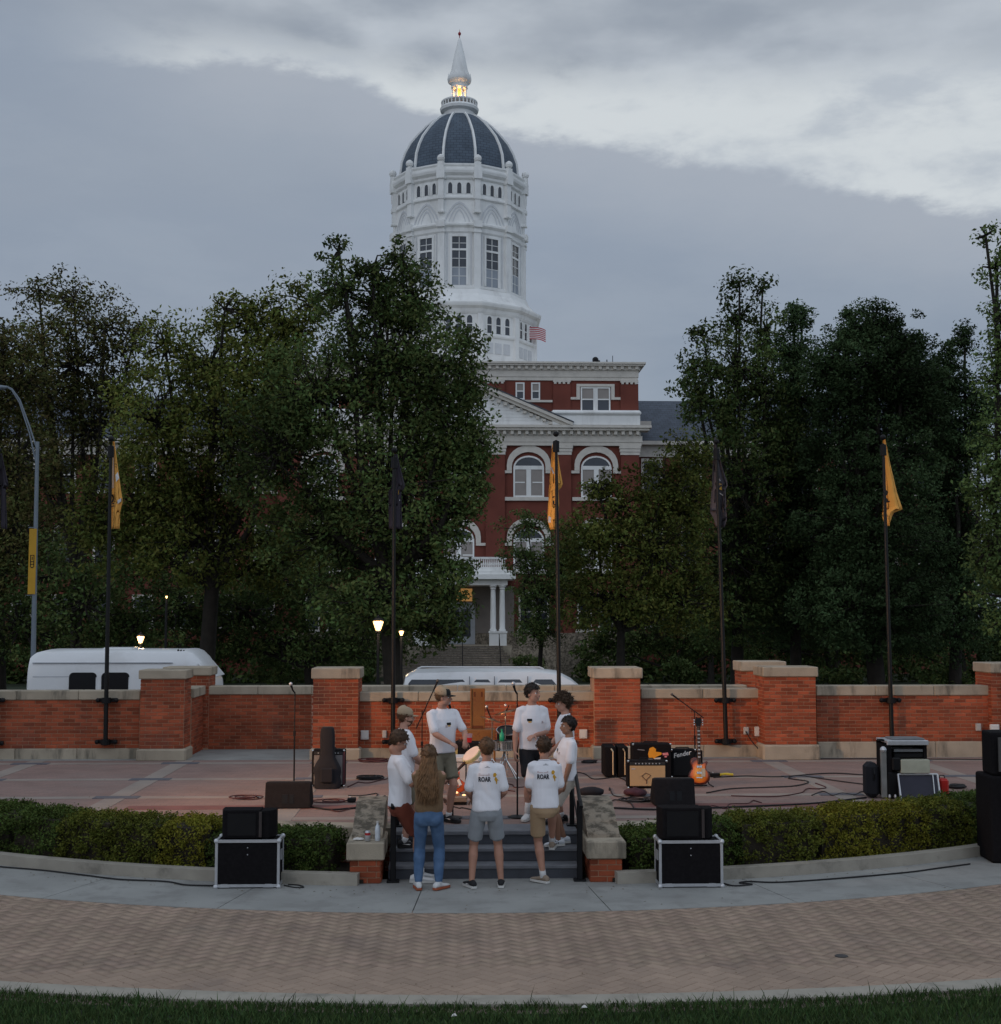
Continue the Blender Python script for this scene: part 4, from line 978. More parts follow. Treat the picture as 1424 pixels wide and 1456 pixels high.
tree('broadleaf_tree', 'tree with a sparse dark spike rising against the sky, right of the hall roof', gb(1045, 60),
     [(1052, 400, 17, 28, .8), (1085, 410, 12, 24, .7), (1048, 450, 40, 36, .8), (1000, 475, 34, 24, .7), (1090, 470, 30, 42, .8), (985, 520, 32, 26, .7), (1045, 520, 62, 52, 1), (1000, 560, 50, 50), (1085, 555, 50, 60), (1095, 625, 60, 60), (1030, 590, 60, 60), (1050, 680, 80, 85), (1040, 790, 90, 90), (1035, 870, 80, 50)], 60, lf_dark, leaf=.17, dens=1.0, cr=.6, nper=20, trunk_r=.3)
tree('conifer', 'narrow dark evergreen with two pointed tips, just right of the sparse spike', gb(1130, 62),
     [(1128, 455, 13, 26), (1142, 450, 9, 22), (1128, 500, 36, 36), (1130, 560, 48, 55), (1125, 640, 60, 70), (1125, 740, 80, 90), (1125, 850, 85, 80)], 62, lf_con, leaf=.14, dens=1.35, cr=.5, nper=34, trunk_r=.28)
tree('conifer', 'largest rounded dark evergreen behind the flagpole with the gold flag', gb(1245, 58),
     [(1240, 460, 42, 34), (1205, 480, 34, 34), (1178, 525, 32, 44), (1285, 485, 40, 42), (1245, 520, 82, 52), (1200, 570, 50, 60), (1290, 570, 70, 70), (1240, 650, 105, 90), (1240, 760, 115, 90), (1245, 860, 120, 70)], 58, lf_con, leaf=.14, dens=1.4, cr=.52, nper=36, trunk_r=.4)
tree('conifer', 'dark evergreen with a small knob at its tip, near the right edge', gb(1355, 61),
     [(1372, 478, 14, 24), (1350, 500, 16, 18), (1345, 545, 42, 44), (1310, 560, 48, 60), (1392, 600, 40, 60), (1345, 640, 62, 80), (1340, 750, 80, 90), (1345, 860, 90, 80)], 61, lf_con, leaf=.14, dens=1.3, cr=.5, nper=34, trunk_r=.3)
tree('broadleaf_tree', 'lighter green leafy tree in the foreground of the right edge', gb(1475, 39),
     [(1402, 335, 20, 26, .5), (1418, 380, 26, 36, .6), (1440, 350, 30, 50, .8), (1424, 450, 26, 45, .7), (1450, 520, 55, 70), (1418, 545, 34, 40, .8), (1430, 620, 50, 60), (1410, 690, 46, 60), (1412, 775, 45, 60), (1440, 850, 60, 70), (1490, 420, 60, 90), (1490, 700, 60, 120)], 39, lf_light, leaf=.12, dens=1.1, cr=.46, nper=20, trunk_r=.28)
# darker lower growth
tree('broadleaf_tree', 'dark low tree under the big crown, behind the lit lantern', gb(440, 60), [(430, 830, 110, 70), (350, 870, 90, 60), (400, 915, 80, 35), (520, 880, 80, 50), (250, 860, 90, 60), (480, 920, 80, 30)], 60, lf_dark, leaf=.17, dens=.9, cr=.75, nper=24, trunk_r=.2)
tree('broadleaf_tree', 'dark low tree behind the white van roof', gb(120, 56), [(120, 860, 80, 60), (30, 890, 90, 60), (190, 890, 70, 45), (70, 820, 70, 60)], 56, lf_dark, leaf=.17, dens=.9, cr=.75, nper=24, trunk_r=.2)
tree('broadleaf_tree', 'dark low tree in the gap between the two big evergreens', gb(1180, 72), [(1130, 925, 70, 30), (1300, 925, 70, 30), (1180, 700, 50, 90), (1190, 850, 80, 70), (1310, 870, 80, 60), (1090, 870, 60, 55)], 72, lf_dark, leaf=.2, dens=.9, cr=.8, nper=22, trunk_r=.2)
tree('broadleaf_tree', 'dark low tree behind the yellowish tree, over the right amplifiers', gb(960, 80), [(900, 890, 70, 45), (980, 895, 80, 45), (1060, 900, 70, 45), (870, 920, 50, 25)], 80, lf_dark, leaf=.2, dens=.9, cr=.8, nper=22, trunk_r=.2)
def shrub(label, px, py, rx, ry, Y, mat=lf_dark, group='round shrubs on the lawn'):
    c = P(px, py, Y); t = thing('shrub', label, 'shrub', (c.x, Y, gz(0, Y)), 0, group); sc = Y / FOC; rng = random.Random(px)
    cs = []
    for _ in range(46): d = Vector((rng.gauss(0, 1), rng.gauss(0, 1), rng.gauss(0, 1))).normalized() * rng.uniform(.5, 1); cs.append((c.x + d.x * rx * sc, Y + d.y * rx * sc, c.z + d.z * ry * sc))
    leaf_cloud('foliage', cs, [.35] * len(cs), 34, .09, mat, t, seed=px)
    MB().tube([(c.x, Y, gz(0, Y) - .1), (c.x, Y, c.z)], .06, 6).build('stem', m_bark, t)
shrub('round dark bush right of the hall steps, just above the vehicle roof', 752, 943, 26, 12, 90)
shrub('rounded dark bush seen over the wall behind the right amplifiers', 966, 952, 22, 18, 70)
shrub('small dark bush beside the bigger round bush, over the wall', 985, 962, 8, 9, 66)
shrub('bush over the wall left of the steps, below the lantern', 505, 945, 40, 22, 70)
shrub('bush at the left end of the lawn, behind the recess', 400, 950, 40, 24, 62)
shrub('low bush over the wall between the right flagpoles', 1200, 965, 38, 16, 64)
shrub('low bush over the wall close to the right pier', 1345, 968, 45, 14, 62)
for k, (px_, lobes_) in enumerate(((60, [(20, 760, 90, 90), (120, 800, 90, 80), (80, 900, 120, 50)]), (250, [(230, 780, 90, 90), (330, 860, 100, 70), (180, 905, 90, 45)]), (450, [(430, 800, 80, 90), (500, 880, 80, 60), (560, 900, 50, 50)]),
        (1010, [(980, 780, 70, 90), (1060, 850, 90, 80), (940, 890, 60, 45)]), (1190, [(1170, 800, 100, 90), (1250, 890, 100, 50), (1120, 900, 80, 45)]), (1370, [(1350, 800, 90, 90), (1420, 890, 100, 50)]))):
    tree('broadleaf_tree', 'dark tree standing close to the hall, ' + ('leftmost of its row', 'second from the left of its row', 'left of the porch', 'right of the porch', 'second from the right of its row', 'rightmost of its row')[k], gb(px_, 100), lobes_, 100, lf_dark, leaf=.30, dens=.8, cr=1.1, nper=20, trunk_r=.25, group='trees in a row before the hall')
for (lb_, xa_, xb_) in (('long dark hedge along the foot of the left wing of the hall', -44, -6), ('long dark hedge along the foot of the right wing of the hall', 9.5, 46)):
    rg_ = random.Random(int(xb_)); t_ = thing('hedge', lb_, 'hedge', ((xa_ + xb_) / 2, 103.5, gz(0, 103)), 0, 'hedges along the hall')
    cs_ = [(rg_.uniform(xa_, xb_), 103.5 + rg_.uniform(-.8, .8), gz(0, 103) + rg_.uniform(0, 3.1)) for _ in range(520)]
    leaf_cloud('foliage', cs_, [.75] * len(cs_), 26, .22, lf_dark, t_, seed=int(xb_) + 200)
# far wood closing the horizon
rng = random.Random(5); cs = [(rng.uniform(-150, 150), 165 + rng.uniform(-8, 30), rng.uniform(-2, 15)) for _ in range(900)]
cs = [c for c in cs]
tag(leaf_cloud('distant_wood', cs, [3.2] * len(cs), 40, .6, lf_dark, seed=55), kind='stuff')

# hedge shrubs along the terrace
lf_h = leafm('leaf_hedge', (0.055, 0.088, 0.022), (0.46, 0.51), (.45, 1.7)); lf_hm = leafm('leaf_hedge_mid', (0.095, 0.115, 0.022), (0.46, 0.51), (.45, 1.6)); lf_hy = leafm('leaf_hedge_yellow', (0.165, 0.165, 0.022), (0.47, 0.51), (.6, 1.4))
def hedge(label, a0, a1, h, mat, seed):
    rng = random.Random(seed); am = (a0 + a1) / 2; x, y = pol(12.35, am); t = thing('hedge_shrub', label, 'shrub', (x, y, .05), 0, 'clipped shrubs edging the terrace')
    cs, rs, tn = [], [], []; n = int(abs(a1 - a0) * 12.35 / 1.0 * 420)
    for _ in range(n):
        u = rng.random(); v = rng.random(); zz = rng.random()
        edge = min(u, 1 - u) * abs(a1 - a0) * 12.35
        # favour the shell
        f = rng.random()
        if f < .4: v = rng.choice((0.02, .98)) + rng.uniform(-.03, .03)
        elif f < .75: zz = 1 - rng.random() * .06
        a = a0 + (a1 - a0) * u; hh = h * (1 - .10 * math.exp(-edge / .08)) * (1 + .06 * noise.noise(Vector((a * 25, v * 2, seed)))) - .10 * (abs(v - .5) * 2) ** 4
        r = 11.93 + v * .86 + .04 * noise.noise(Vector((a * 30, zz * 4, seed)))
        x, y = pol(r, a); cs.append((x, y, .06 + zz * (hh - .08))); rs.append(rng.uniform(.05, .09)); tn.append(min(1, max(0, .5 + .9 * noise.noise(Vector((x * 3, y * 3, zz * 3))) + rng.uniform(-.2, .2))))
    sector(12.05, 12.70, .04, h - .10, a0 + .004, a1 - .004, 4).build('inner_growth', m_soil, t)
    leaf_cloud('foliage', cs, rs, 30, .018, mat, t, flat=1.0, seed=seed, tints=tn)
    st_ = MB()
    for _ in range(7):
        a = a0 + (a1 - a0) * rng.random(); p0 = pol(12.35, a); p1 = pol(12.1 + .5 * rng.random(), a); st_.tube([(*p0, .02), (*p1, h * .8)], [.018, .006], 5)
    tag(st_.build('stems', m_bark, t), kind='stuff')
def aof(px): # hedge angle for a pixel column
    g = G(px, 1215, .1); return math.atan2(g.x - C[0], C[1] - g.y)
def hx(px):
    lo_, hi_ = R(-40), R(40)
    for _ in range(40):
        m_ = (lo_ + hi_) / 2; x, y = pol(12.4, m_); 
        q = CM.inverted() @ Vector((x, y, .4 - EYE)); X_ = CX + FOC * q.x / -q.z
        if X_ < px: lo_ = m_
        else: hi_ = m_
    return lo_
HL = [(-150, -40), (-40, 42), (42, 110), (110, 180), (180, 245), (245, 312), (312, 400), (398, 480)]
lab = ['leftmost clipped shrub, outside the left edge', 'clipped dark green shrub at the left edge of the hedge', 'clipped green shrub second from the left edge', 'clipped green shrub in the left hedge, in front of the van windows', 'clipped darker green shrub in the left hedge beside the yellowish one', 'yellowish green clipped shrub just left of the left equipment case', 'clipped shrub hidden behind the left equipment case', 'low rounded shrub between the left case and the stair wall']
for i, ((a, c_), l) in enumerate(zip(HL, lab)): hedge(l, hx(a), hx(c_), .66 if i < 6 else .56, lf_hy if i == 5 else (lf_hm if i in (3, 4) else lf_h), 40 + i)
HR = [(888, 950), (950, 1035), (1035, 1145), (1145, 1292), (1292, 1350), (1350, 1430), (1430, 1530)]
lab = ['low dark shrub right beside the right stair wall', 'shrub behind the right equipment case', 'dull green clipped shrub right of the right equipment case', 'bright yellow green clipped shrub in the right hedge, below the equipment rack', 'dark green clipped shrub right of the bright yellow green one', 'dark clipped shrub behind the tall black loudspeaker', 'clipped shrub beyond the right edge']
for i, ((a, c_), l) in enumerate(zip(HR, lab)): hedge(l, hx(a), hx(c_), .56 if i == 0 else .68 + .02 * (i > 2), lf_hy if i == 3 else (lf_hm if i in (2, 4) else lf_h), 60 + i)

# ================================================================== street lamp, lanterns, floodlight
m_galv = M('galvanised_steel', (0.17, 0.20, 0.23), 0.55, 0.08, 3, metal=0.2)
m_gold = M('gold_cloth', (0.78, 0.38, 0.08), 0.8, 0.10, 4, 0.1, 30); m_goldb = M('gold_banner', (0.48, 0.27, 0.03), 0.8, 0.1, 2)
m_goldl = M('gold_lining', (0.62, 0.45, 0.34), 0.8, 0.1, 3)
m_grayc = M('charcoal_cloth', (0.085, 0.075, 0.085), 0.85, 0.12, 5, 0.1, 30); m_blackc = M('black_cloth', (0.012, 0.012, 0.016), 0.85, 0.15, 5)
m_flagb = M('black_flag_cloth', (0.035, 0.030, 0.040), 0.85, 0.15, 5)
YL = 36.0
tl = thing('street_lamp', 'tall grey curved arm street lamp with a narrow gold banner, behind the white van', 'street lamp', (XP(52, YL, 700), YL, .1))
x0, x1 = XP(49, YL, 900), XP(53, YL, 640); zt = ZY(628, YL, 52)
MB().tube([(x0, YL, 0), (x1, YL, zt)], [.075, .05], 10).build('pole', m_galv, tl)
arm = MB()
for o_ in (0, .16):
    pts = [P(53, 640 + o_ * 160, YL), P(42, 606 + o_ * 60, YL), P(28, 568 + o_ * 30, YL), P(17, 553 + o_ * 10, YL), P(8, 549, YL)]
    arm.tube(pts, .022, 6)
arm.build('arm', m_galv, tl)
hd = P(-2, 551, YL); MB().ball(hd, (.26, .12, .07), 12, 8).build('lamp_head', m_galv, tl)
bn = MB(); xb0, xb1 = XP(42, YL, 800), XP(52.5, YL, 800); zb0, zb1 = ZY(845, YL, 48), ZY(752, YL, 48)
bn.box(xb0, xb1, YL - .09, YL - .08, zb0, zb1); bn_ = bn.build('banner', m_goldb, tl)
mk = MB(); xc = (xb0 + xb1) / 2; zc = (zb0 + zb1) / 2 - .02
for (a, b_, c_, d_) in ((-.055, .055, .17, .19), (-.055, -.035, .02, .19), (.035, .055, .02, .19), (-.01, .01, .06, .14), (-.055, .055, .0, .022), (-.055, -.035, -.13, .0), (.035, .055, -.13, .0), (-.055, .055, -.07, -.05), (-.035, .035, -.155, -.13)):
    mk.box(xc + a, xc + b_, YL - .095, YL - .088, zc + c_, zc + d_)
mk.build('emblem', m_black, bn_)
brk = MB()
for z in (zb1 + .03, zb0 - .03): brk.tube([(x1, YL, z), (xb0 - .02, YL - .085, z)], .015, 6)
brk.build('bracket', m_galv, tl)
def glow(name, col, e): return M(name, col, 0.5, 0.05, 3, emit=e)
m_bulb = glow('lamp_bulb', (1.0, 0.60, 0.26), 2.6)
def lantern(label, px, py, Y, s=1.0, watts=25):
    c = P(px, py, Y); z0 = gz(0, Y); t = thing('lantern_lamp', label, 'lamp', (c.x, Y, z0), 0, 'lit campus lanterns')
    MB().tube([(c.x, Y, z0 - .1), (c.x, Y, z0 + .3), (c.x, Y, c.z - .3 * s)], [.09, .05, .04], 8).build('post', m_black, t)
    MB().lathe([(.05 * s, -.30 * s), (.12 * s, -.24 * s), (.10 * s, -.20 * s)], c, 8).build('collar', m_black, t)
    g = MB().lathe([(.09 * s, -.19 * s), (.19 * s, .12 * s), (.17 * s, .15 * s)], c, 8).build('globe', m_bulb, t)
    MB().lathe([(.22 * s, .155 * s), (.15 * s, .25 * s), (.05 * s, .31 * s), (.02 * s, .38 * s)], c, 8).build('cap', m_black, t)
    fr = MB()
    for k in range(4): a = pi / 4 + k * pi / 2; fr.tube([c + Vector((math.cos(a) * .10 * s, math.sin(a) * .10 * s, -.2 * s)), c + Vector((math.cos(a) * .205 * s, math.sin(a) * .205 * s, .14 * s))], .009 * s, 4)
    fr.build('frame', m_black, t)
    l = bpy.data.lights.new('bulb', 'POINT'); l.energy = watts; l.color = (1, .72, .42); l.shadow_soft_size = .15
    lo = bpy.data.objects.new('bulb', l); COL.objects.link(lo); lo.location = c + Vector((0, -.35 * s, 0)); lo.parent = t; lo.matrix_parent_inverse = worldm(t).inverted()
lantern('brightest lit lantern, beside the flagpole with the black flag', 538, 889, 42, .86, 45)
lantern('lit lantern just above the roof of the white van', 200, 909, 41, .60, 30)
lantern('small lit lantern partly hidden by leaves right of the brightest one', 571, 900, 42.5, .42, 12)
lantern('tiny far lantern glimmering through the trees, left', 237, 849, 46, .22, 4)
# floodlight mast left of the plaza, outside the view: the warm light on the walls comes from it
fm = thing('floodlight_mast', 'tall black floodlight mast standing left of the plaza', 'floodlight', (-11.0, 13.5, 0))
FLP = Vector((-11.0, 13.5, 5.2))
MB().tube([(-11.0, 13.5, 0), (-11.0, 13.5, 5.3)], [.09, .06], 10).build('pole', m_black, fm)
def spot(loc, aim, e, ang, blend, soft, col=(1.0, 0.55, 0.27)):
    d = bpy.data.lights.new('floodlight', 'SPOT'); d.energy = e; d.spot_size = R(ang); d.spot_blend = blend; d.shadow_soft_size = soft; d.color = col
    o = bpy.data.objects.new('floodlight', d); COL.objects.link(o); o.location = loc
    dr = (Vector(aim) - Vector(loc)); o.rotation_euler = dr.to_track_quat('-Z', 'Y').to_euler(); o.parent = fm; o.matrix_parent_inverse = worldm(fm).inverted()
    q = dr.to_track_quat('-Z', 'Y').to_matrix().to_4x4(); b = MB(); b.box(-.16, .16, -.12, .12, .04, .2, mat=Matrix.Translation(loc) @ q, bev=.02); b.build('lamp_housing', m_black, fm)
spot(FLP, (4.4, 25.4, .9), 17500, 42, 1.0, .10, (1.0, .52, .23))
spot(FLP + Vector((0, 0, .4)), (5.0, 17.0, .4), 1500, 10, 1.0, .2)

# ================================================================== flagpoles with flags
def flag_mesh(rows, Y, folds=3, nz=26, dir=1, amp=.07):
    """rows: (py, px_left, px_right); cloth hanging in soft folds between the two edges"""
    b = MB(); nu = 18; ps = []
    rows = sorted(rows); sx = Y / FOC
    for j in range(nz + 1):
        py = rows[0][0] + (rows[-1][0] - rows[0][0]) * j / nz
        for k in range(len(rows) - 1):
            if rows[k][0] <= py <= rows[k + 1][0]: break
        f = (py - rows[k][0]) / (rows[k + 1][0] - rows[k][0]); a = rows[k][1] + (rows[k + 1][1] - rows[k][1]) * f; c = rows[k][2] + (rows[k + 1][2] - rows[k][2]) * f
        p0, p1 = P(a, py, Y), P(c, py, Y); row = []
        for i in range(nu + 1):
            u = i / nu; w_ = (p1.x - p0.x)
            row.append((p0.x + w_ * u, Y + amp * (.3 + .7 * j / nz) * math.sin(u * pi * folds + .05 * j) - .02, p0.z + (p1.z - p0.z) * u))
        ps.append(row)
    for j in range(nz):
        for i in range(nu): b.add([ps[j][i], ps[j][i + 1], ps[j + 1][i + 1], ps[j + 1][i]], [(0, 1, 2, 3)])
    return b
def surf_decal(b, mesh_obj, poly_px, Y, offs=.012):   # flat print following the cloth: polygon in photo pixels
    bv = surf_decal.cache.get(mesh_obj.name)
    if bv is None: bv = surf_decal.cache[mesh_obj.name] = BVHTree.FromPolygons([worldm(mesh_obj) @ v.co for v in mesh_obj.data.vertices], [tuple(p.vertices) for p in mesh_obj.data.polygons])
    vs = []
    for (px, py) in poly_px:
        p = P(px, py, Y - 1); h = bv.ray_cast(Vector((P(px, py, Y).x, Y - 1, P(px, py, Y).z)), Vector((0, 1, 0)))
        q = h[0] if h[0] is not None else P(px, py, Y - .05); vs.append((q.x, q.y - offs, q.z))
    b.add(vs, [tuple(range(len(vs)))])
surf_decal.cache = {}
def flagpole(label, pxt, pyt, pxb, pyb, Y):
    zt, zb = ZY(pyt, Y, pxt), ZY(pyb, Y, pxb); x = XP((pxt * .3 + pxb * .7), Y, 900); xt = XP(pxt, Y, pyt); xb_ = XP(pxb, Y, pyb)
    t = thing('flagpole', label, 'flagpole', (xb_, Y, zb), 0, 'black flagpoles fixed to the plaza wall')
    MB().tube([(xb_, Y, zb), ((xb_ * .5 + xt * .5), Y, (zb + zt) / 2), (xt, Y, zt - .12)], [.043, .037, .028], 12).build('pole', M('satin_black', (0.005, 0.005, 0.005), .45, .1, 5, spec=.3), t, 60)
    MB().tube([(xt, Y, zt - .35), (xt, Y, zt - .14)], [.062, .062], 12).build('pole_cap', m_black, t)
    MB().ball((xt, Y, zt), .055, 10, 8).build('finial', m_black, t, 180)
    for z in (zb + .06, ZY(996, Y, pxb)):
        c = MB(); c.box(xb_ - .17, xb_ + .17, Y + .05, Y + .16, z - .035, z + .035); c.lathe([(.085, -.05), (.085, .05)], (xb_, Y, z), 12)
        for s in (-1, 1): c.ball((xb_ + s * .17, Y + .04, z), .045, 8, 6)
        c.build('bracket', m_black, t)
    return t
YFg = 25.42
poles = [('flagpole with the orange gold flag, in front of the white van', 158, 624, 150, 1060, YFg),
         ('flagpole with the black flag in front of the big dark tree', 561, 640, 559, 1060, YFg), ('flagpole with the narrow gold flag, in front of the brick hall', 791, 617, 796, 1058, YFg),
         ('flagpole with the charcoal flag, right of the guitar', 1019, 628, 1033, 1059, YFg), ('rightmost flagpole, with the gold flag', 1256, 622, 1269, 1056, 25.25),
         ('flagpole cut by the left edge of the picture', -2, 640, -12, 1062, YFg)]
for a in poles: flagpole(*a)
def flag(label, rows, mat, folds, prints, Y=25.56, lining=None):
    p = P(rows[0][1], rows[0][0], Y); t = thing('flag', label, 'flag', p, 0, 'limp flags on the black flagpoles')
    o = flag_mesh(rows, Y, folds).build('cloth', mat, t, 180, weld=True); s = o.modifiers.new('s', 'SOLIDIFY'); s.thickness = .006
    for (nm, pm_, polys) in prints:
        b = MB()
        for q in polys: surf_decal(b, o, q, Y)
        b.build(nm, pm_, t)
    return t
W_ = M('print_white', (0.6, 0.6, 0.6), .8, .02, 1); K_ = M('print_black', (0.015, 0.014, 0.016), .8, .02, 1); G_ = M('print_gold', (0.62, 0.34, 0.05), .8, .05, 2)
def q4(x0, y0, x1, y1, w): # stroke
    dx_, dy_ = x1 - x0, y1 - y0; l = math.hypot(dx_, dy_); nx_, ny_ = -dy_ / l * w / 2, dx_ / l * w / 2
    return [(x0 + nx_, y0 + ny_), (x1 + nx_, y1 + ny_), (x1 - nx_, y1 - ny_), (x0 - nx_, y0 - ny_)]
flag('orange gold flag with pale lining, limp on the pole before the white van', [(628, 161, 163), (660, 160, 167), (700, 159, 172), (712, 158.5, 174), (728, 158, 170), (752, 157.5, 169)], m_gold, 2,
     [('lettering', K_, [q4(159.5, 703, 161, 708, 2), q4(161, 708, 159.5, 714, 2), q4(159, 716, 162.5, 716, 1.6), q4(159, 719.5, 162.5, 719.5, 1.6), q4(164.5, 660, 166.5, 660.5, 1.5), q4(164.5, 664, 166.8, 664.5, 1.5)]),
      ('lining', m_goldl, [[(161, 634), (163, 634), (161.8, 694), (159.4, 694)]]), ('emblem', W_, [[(165.5, 676), (168, 671), (169.8, 680), (166.5, 686)], [(168.5, 712), (172.5, 708), (172.5, 713), (168.8, 717)]])])
flag('black flag with small gold and white print on the pole before the big dark tree', [(646, 561, 565), (668, 559, 570), (694, 557, 577), (696.5, 553, 571), (720, 552.5, 571), (752, 553, 572)], m_flagb, 2,
     [('emblem', G_, [[(561, 696.5), (568, 696.5), (567.5, 703.5), (561.5, 703)]]), ('stripe', W_, [q4(561, 707.5, 569, 711.5, 1.4)])])
flag('narrow gold flag with white print, folded round the pole before the brick hall', [(632, 786, 791), (665, 783.5, 796), (692, 781.5, 801), (693.5, 781, 794), (720, 780, 795.5), (740, 779, 794), (753, 783, 792)], m_gold, 2,
     [('emblem', W_, [[(783, 664), (785, 664), (788.5, 673), (786.5, 674)], [(780.5, 733), (784.5, 737), (784, 743), (780, 743)]]), ('lettering', K_, [q4(786, 708, 788, 706, 1.8), q4(787, 712, 787, 717, 2), q4(787, 717, 789.5, 718, 1.6)])])
flag('charcoal flag with gold and white emblem, hanging limp right of the guitar', [(622, 1016, 1018), (640, 1015, 1020), (672, 1013.5, 1029), (690, 1013, 1035), (694, 1013, 1031), (728, 1010.5, 1032), (738, 1016, 1033), (750, 1020, 1029)], m_grayc, 3,
     [('emblem', G_, [[(1021.8, 688), (1025.8, 688), (1027.2, 697), (1021.5, 696)]]), ('outline', W_, [q4(1022.5, 668, 1020.4, 679, 1.1), q4(1020.4, 679, 1024, 684, 1.1), q4(1020, 700, 1028.5, 704.5, 1.2)])])
flag('bright gold flag with black letters O and U showing, on the rightmost pole', [(622, 1255.5, 1258), (660, 1256, 1266), (700, 1256.5, 1276), (725, 1257, 1285), (729, 1256, 1271), (740, 1257, 1268), (748, 1262, 1264)], m_gold, 2,
     [('lettering', K_, [q4(1257.5, 697, 1260, 697, 2), q4(1260, 697, 1262, 700, 2), q4(1262, 700, 1261, 704, 2), q4(1261, 704, 1257.5, 703, 2), q4(1257.5, 709, 1260.5, 706.5, 2), q4(1258, 713.5, 1265, 713, 2.2), q4(1261, 708.5, 1262.5, 713, 2)]),
      ('hem', m_goldl, [[(1255.9, 630), (1257, 630), (1258, 688), (1256.6, 688)]])])
flag('black flag cut by the left edge of the picture', [(645, 0, 3), (690, 0, 12), (694, 0, 8), (752, 0, 9)], m_flagb, 2, [])

# ================================================================== vehicles
m_car = M('white_car_paint', (0.70, 0.71, 0.72), 0.4, 0.05, .8, spec=.5, coat=.35, stain=((.45, .44, .42), .35, 1.2, .5, .75)); m_tyre = m_rubber
def wheel_me():
    return MB().lathe([(.20, -.11), (.34, -.11), (.37, -.08), (.37, .08), (.34, .11), (.20, .11)], (0, 0, 0), 20).xf(Matrix.Rotation(pi / 2, 4, 'X'))
# sport utility vehicle: side profile along x, nose to the right
YS = 30.6
sx0 = XP(562, YS, 965); zs = lambda y: ZY(y, YS, 700)
su = thing('sport_utility_vehicle', 'long white sport utility vehicle parked behind the wall, only its roof and side windows showing', 'car', (sx0 + 2.8, YS + 1, 0))
Zr = zs(952); Zw0, Zw1 = zs(966.5), 1.22
def sect(x, zr, hw, zb=.45, zsill=1.2, rr_=.18):    # closed ring of a car cross-section at x
    Yc = YS + 1.0; r = []
    pr = [(hw, zb), (hw + .02, .8), (hw, zsill), (hw * .93 + 0, zsill + (zr - zsill) * .5), (hw * .86, zr - rr_ * .9), (hw * .80, zr - rr_ * .35), (hw * .62, zr - .03), (hw * .3, zr)]
    for y, z in pr: r.append((x, Yc - y, z))
    for y, z in reversed(pr): r.append((x, Yc + y, z))
    return r
xs_ = [(0, 1.1, .82, .5), (.02, 1.25, .9, .45), (.10, 1.35, .96, .4), (.22, Zr - .16, .97, .4), (.45, Zr - .03, .98, .4), (1.5, Zr, .99, .35), (3.2, Zr - .01, .99, .35), (3.75, Zr - .07, .99, .35), (4.05, Zr - .22, .98, .35), (4.55, 1.30, .98, .35), (4.75, 1.24, .98, .35), (5.45, 1.12, .95, .35), (5.65, .95, .85, .4), (5.68, .7, .8, .45)]
b = MB(); b.loft([sect(sx0 + x, zr, hw, zb, min(1.2, zr - .1 if zr > 1.3 else zr * .9)) for x, zr, hw, zb in xs_]); body = b.build('body', m_car, su, 40)
def sidey(z): # body side y at height z
    t = (z - 1.2) / (Zr - .16 - 1.2); return YS + 1.0 - .985 * (1 - .135 * max(0, min(1, t)))
def swin(px0, px1, slant0=0, slant1=0, ztop=None):
    z1 = zs(966); z0 = 1.25; x0, x1 = XP(px0, YS, 968), XP(px1, YS, 968); r = .07
    pts = [(x0 + slant0 + .02, z0), (x0 + .0, z1 - r * 1.3), (x0 + r, z1 - .01), (x1 - r, z1 - .01), (x1 + .0, z1 - r * 1.3), (x1 + slant1, z0)]
    b = MB(); A = [(x, sidey(z) - .012, z) for x, z in pts]; Bk = [(x, sidey(z) + .03, z) for x, z in pts]; n = len(A)
    b.add(A + Bk, [tuple(range(n - 1, -1, -1)), tuple(range(n, 2 * n))] + [(i, (i + 1) % n, n + (i + 1) % n, n + i) for i in range(n)])
    b.build('side_window', m_glass, su)
swin(581, 663, -.12, 0); swin(673, 699); swin(708, 744); swin(758, 790, 0, .32)
sm = MB()
for px in (668, 703.5, 751): x = XP(px, YS, 970); sm.box(x - .01, x + .01, sidey(1.4) - .02, sidey(1.4) + .02, .6, zs(962))
sm.build('door_seams', M('seam', (.2, .22, .25), .6), su)
rl = MB(); rl.tube([(sx0 + .5, YS + .28, Zr + .01), (sx0 + .6, YS + .28, Zr + .05), (sx0 + 3.3, YS + .28, Zr + .04), (sx0 + 3.4, YS + .28, Zr)], .018, 6); rl.build('roof_rail', m_car, su)
for x in (1.15, 4.5):
    for y in (.12, 1.88): q = MB(); q.lathe([(.18, -.11), (.34, -.11), (.37, -.08), (.37, .08), (.34, .11), (.18, .11)], (0, 0, 0), 20); q.xf(Matrix.Translation((sx0 + x, YS + y, .37)) @ Matrix.Rotation(pi / 2, 4, 'X')); q.build('wheel', m_tyre, su)
for px in (700, 747): MB().box(XP(px, YS, 975) - .12, XP(px, YS, 975), sidey(1.1) - .035, sidey(1.1), 1.05, 1.09, bev=.008).build('door_handle', m_car, su)
MB().box(XP(786, YS, 975), XP(792, YS, 975), sidey(1.2) - .16, sidey(1.2), 1.16, 1.34, bev=.03).build('side_mirror', m_car, su)
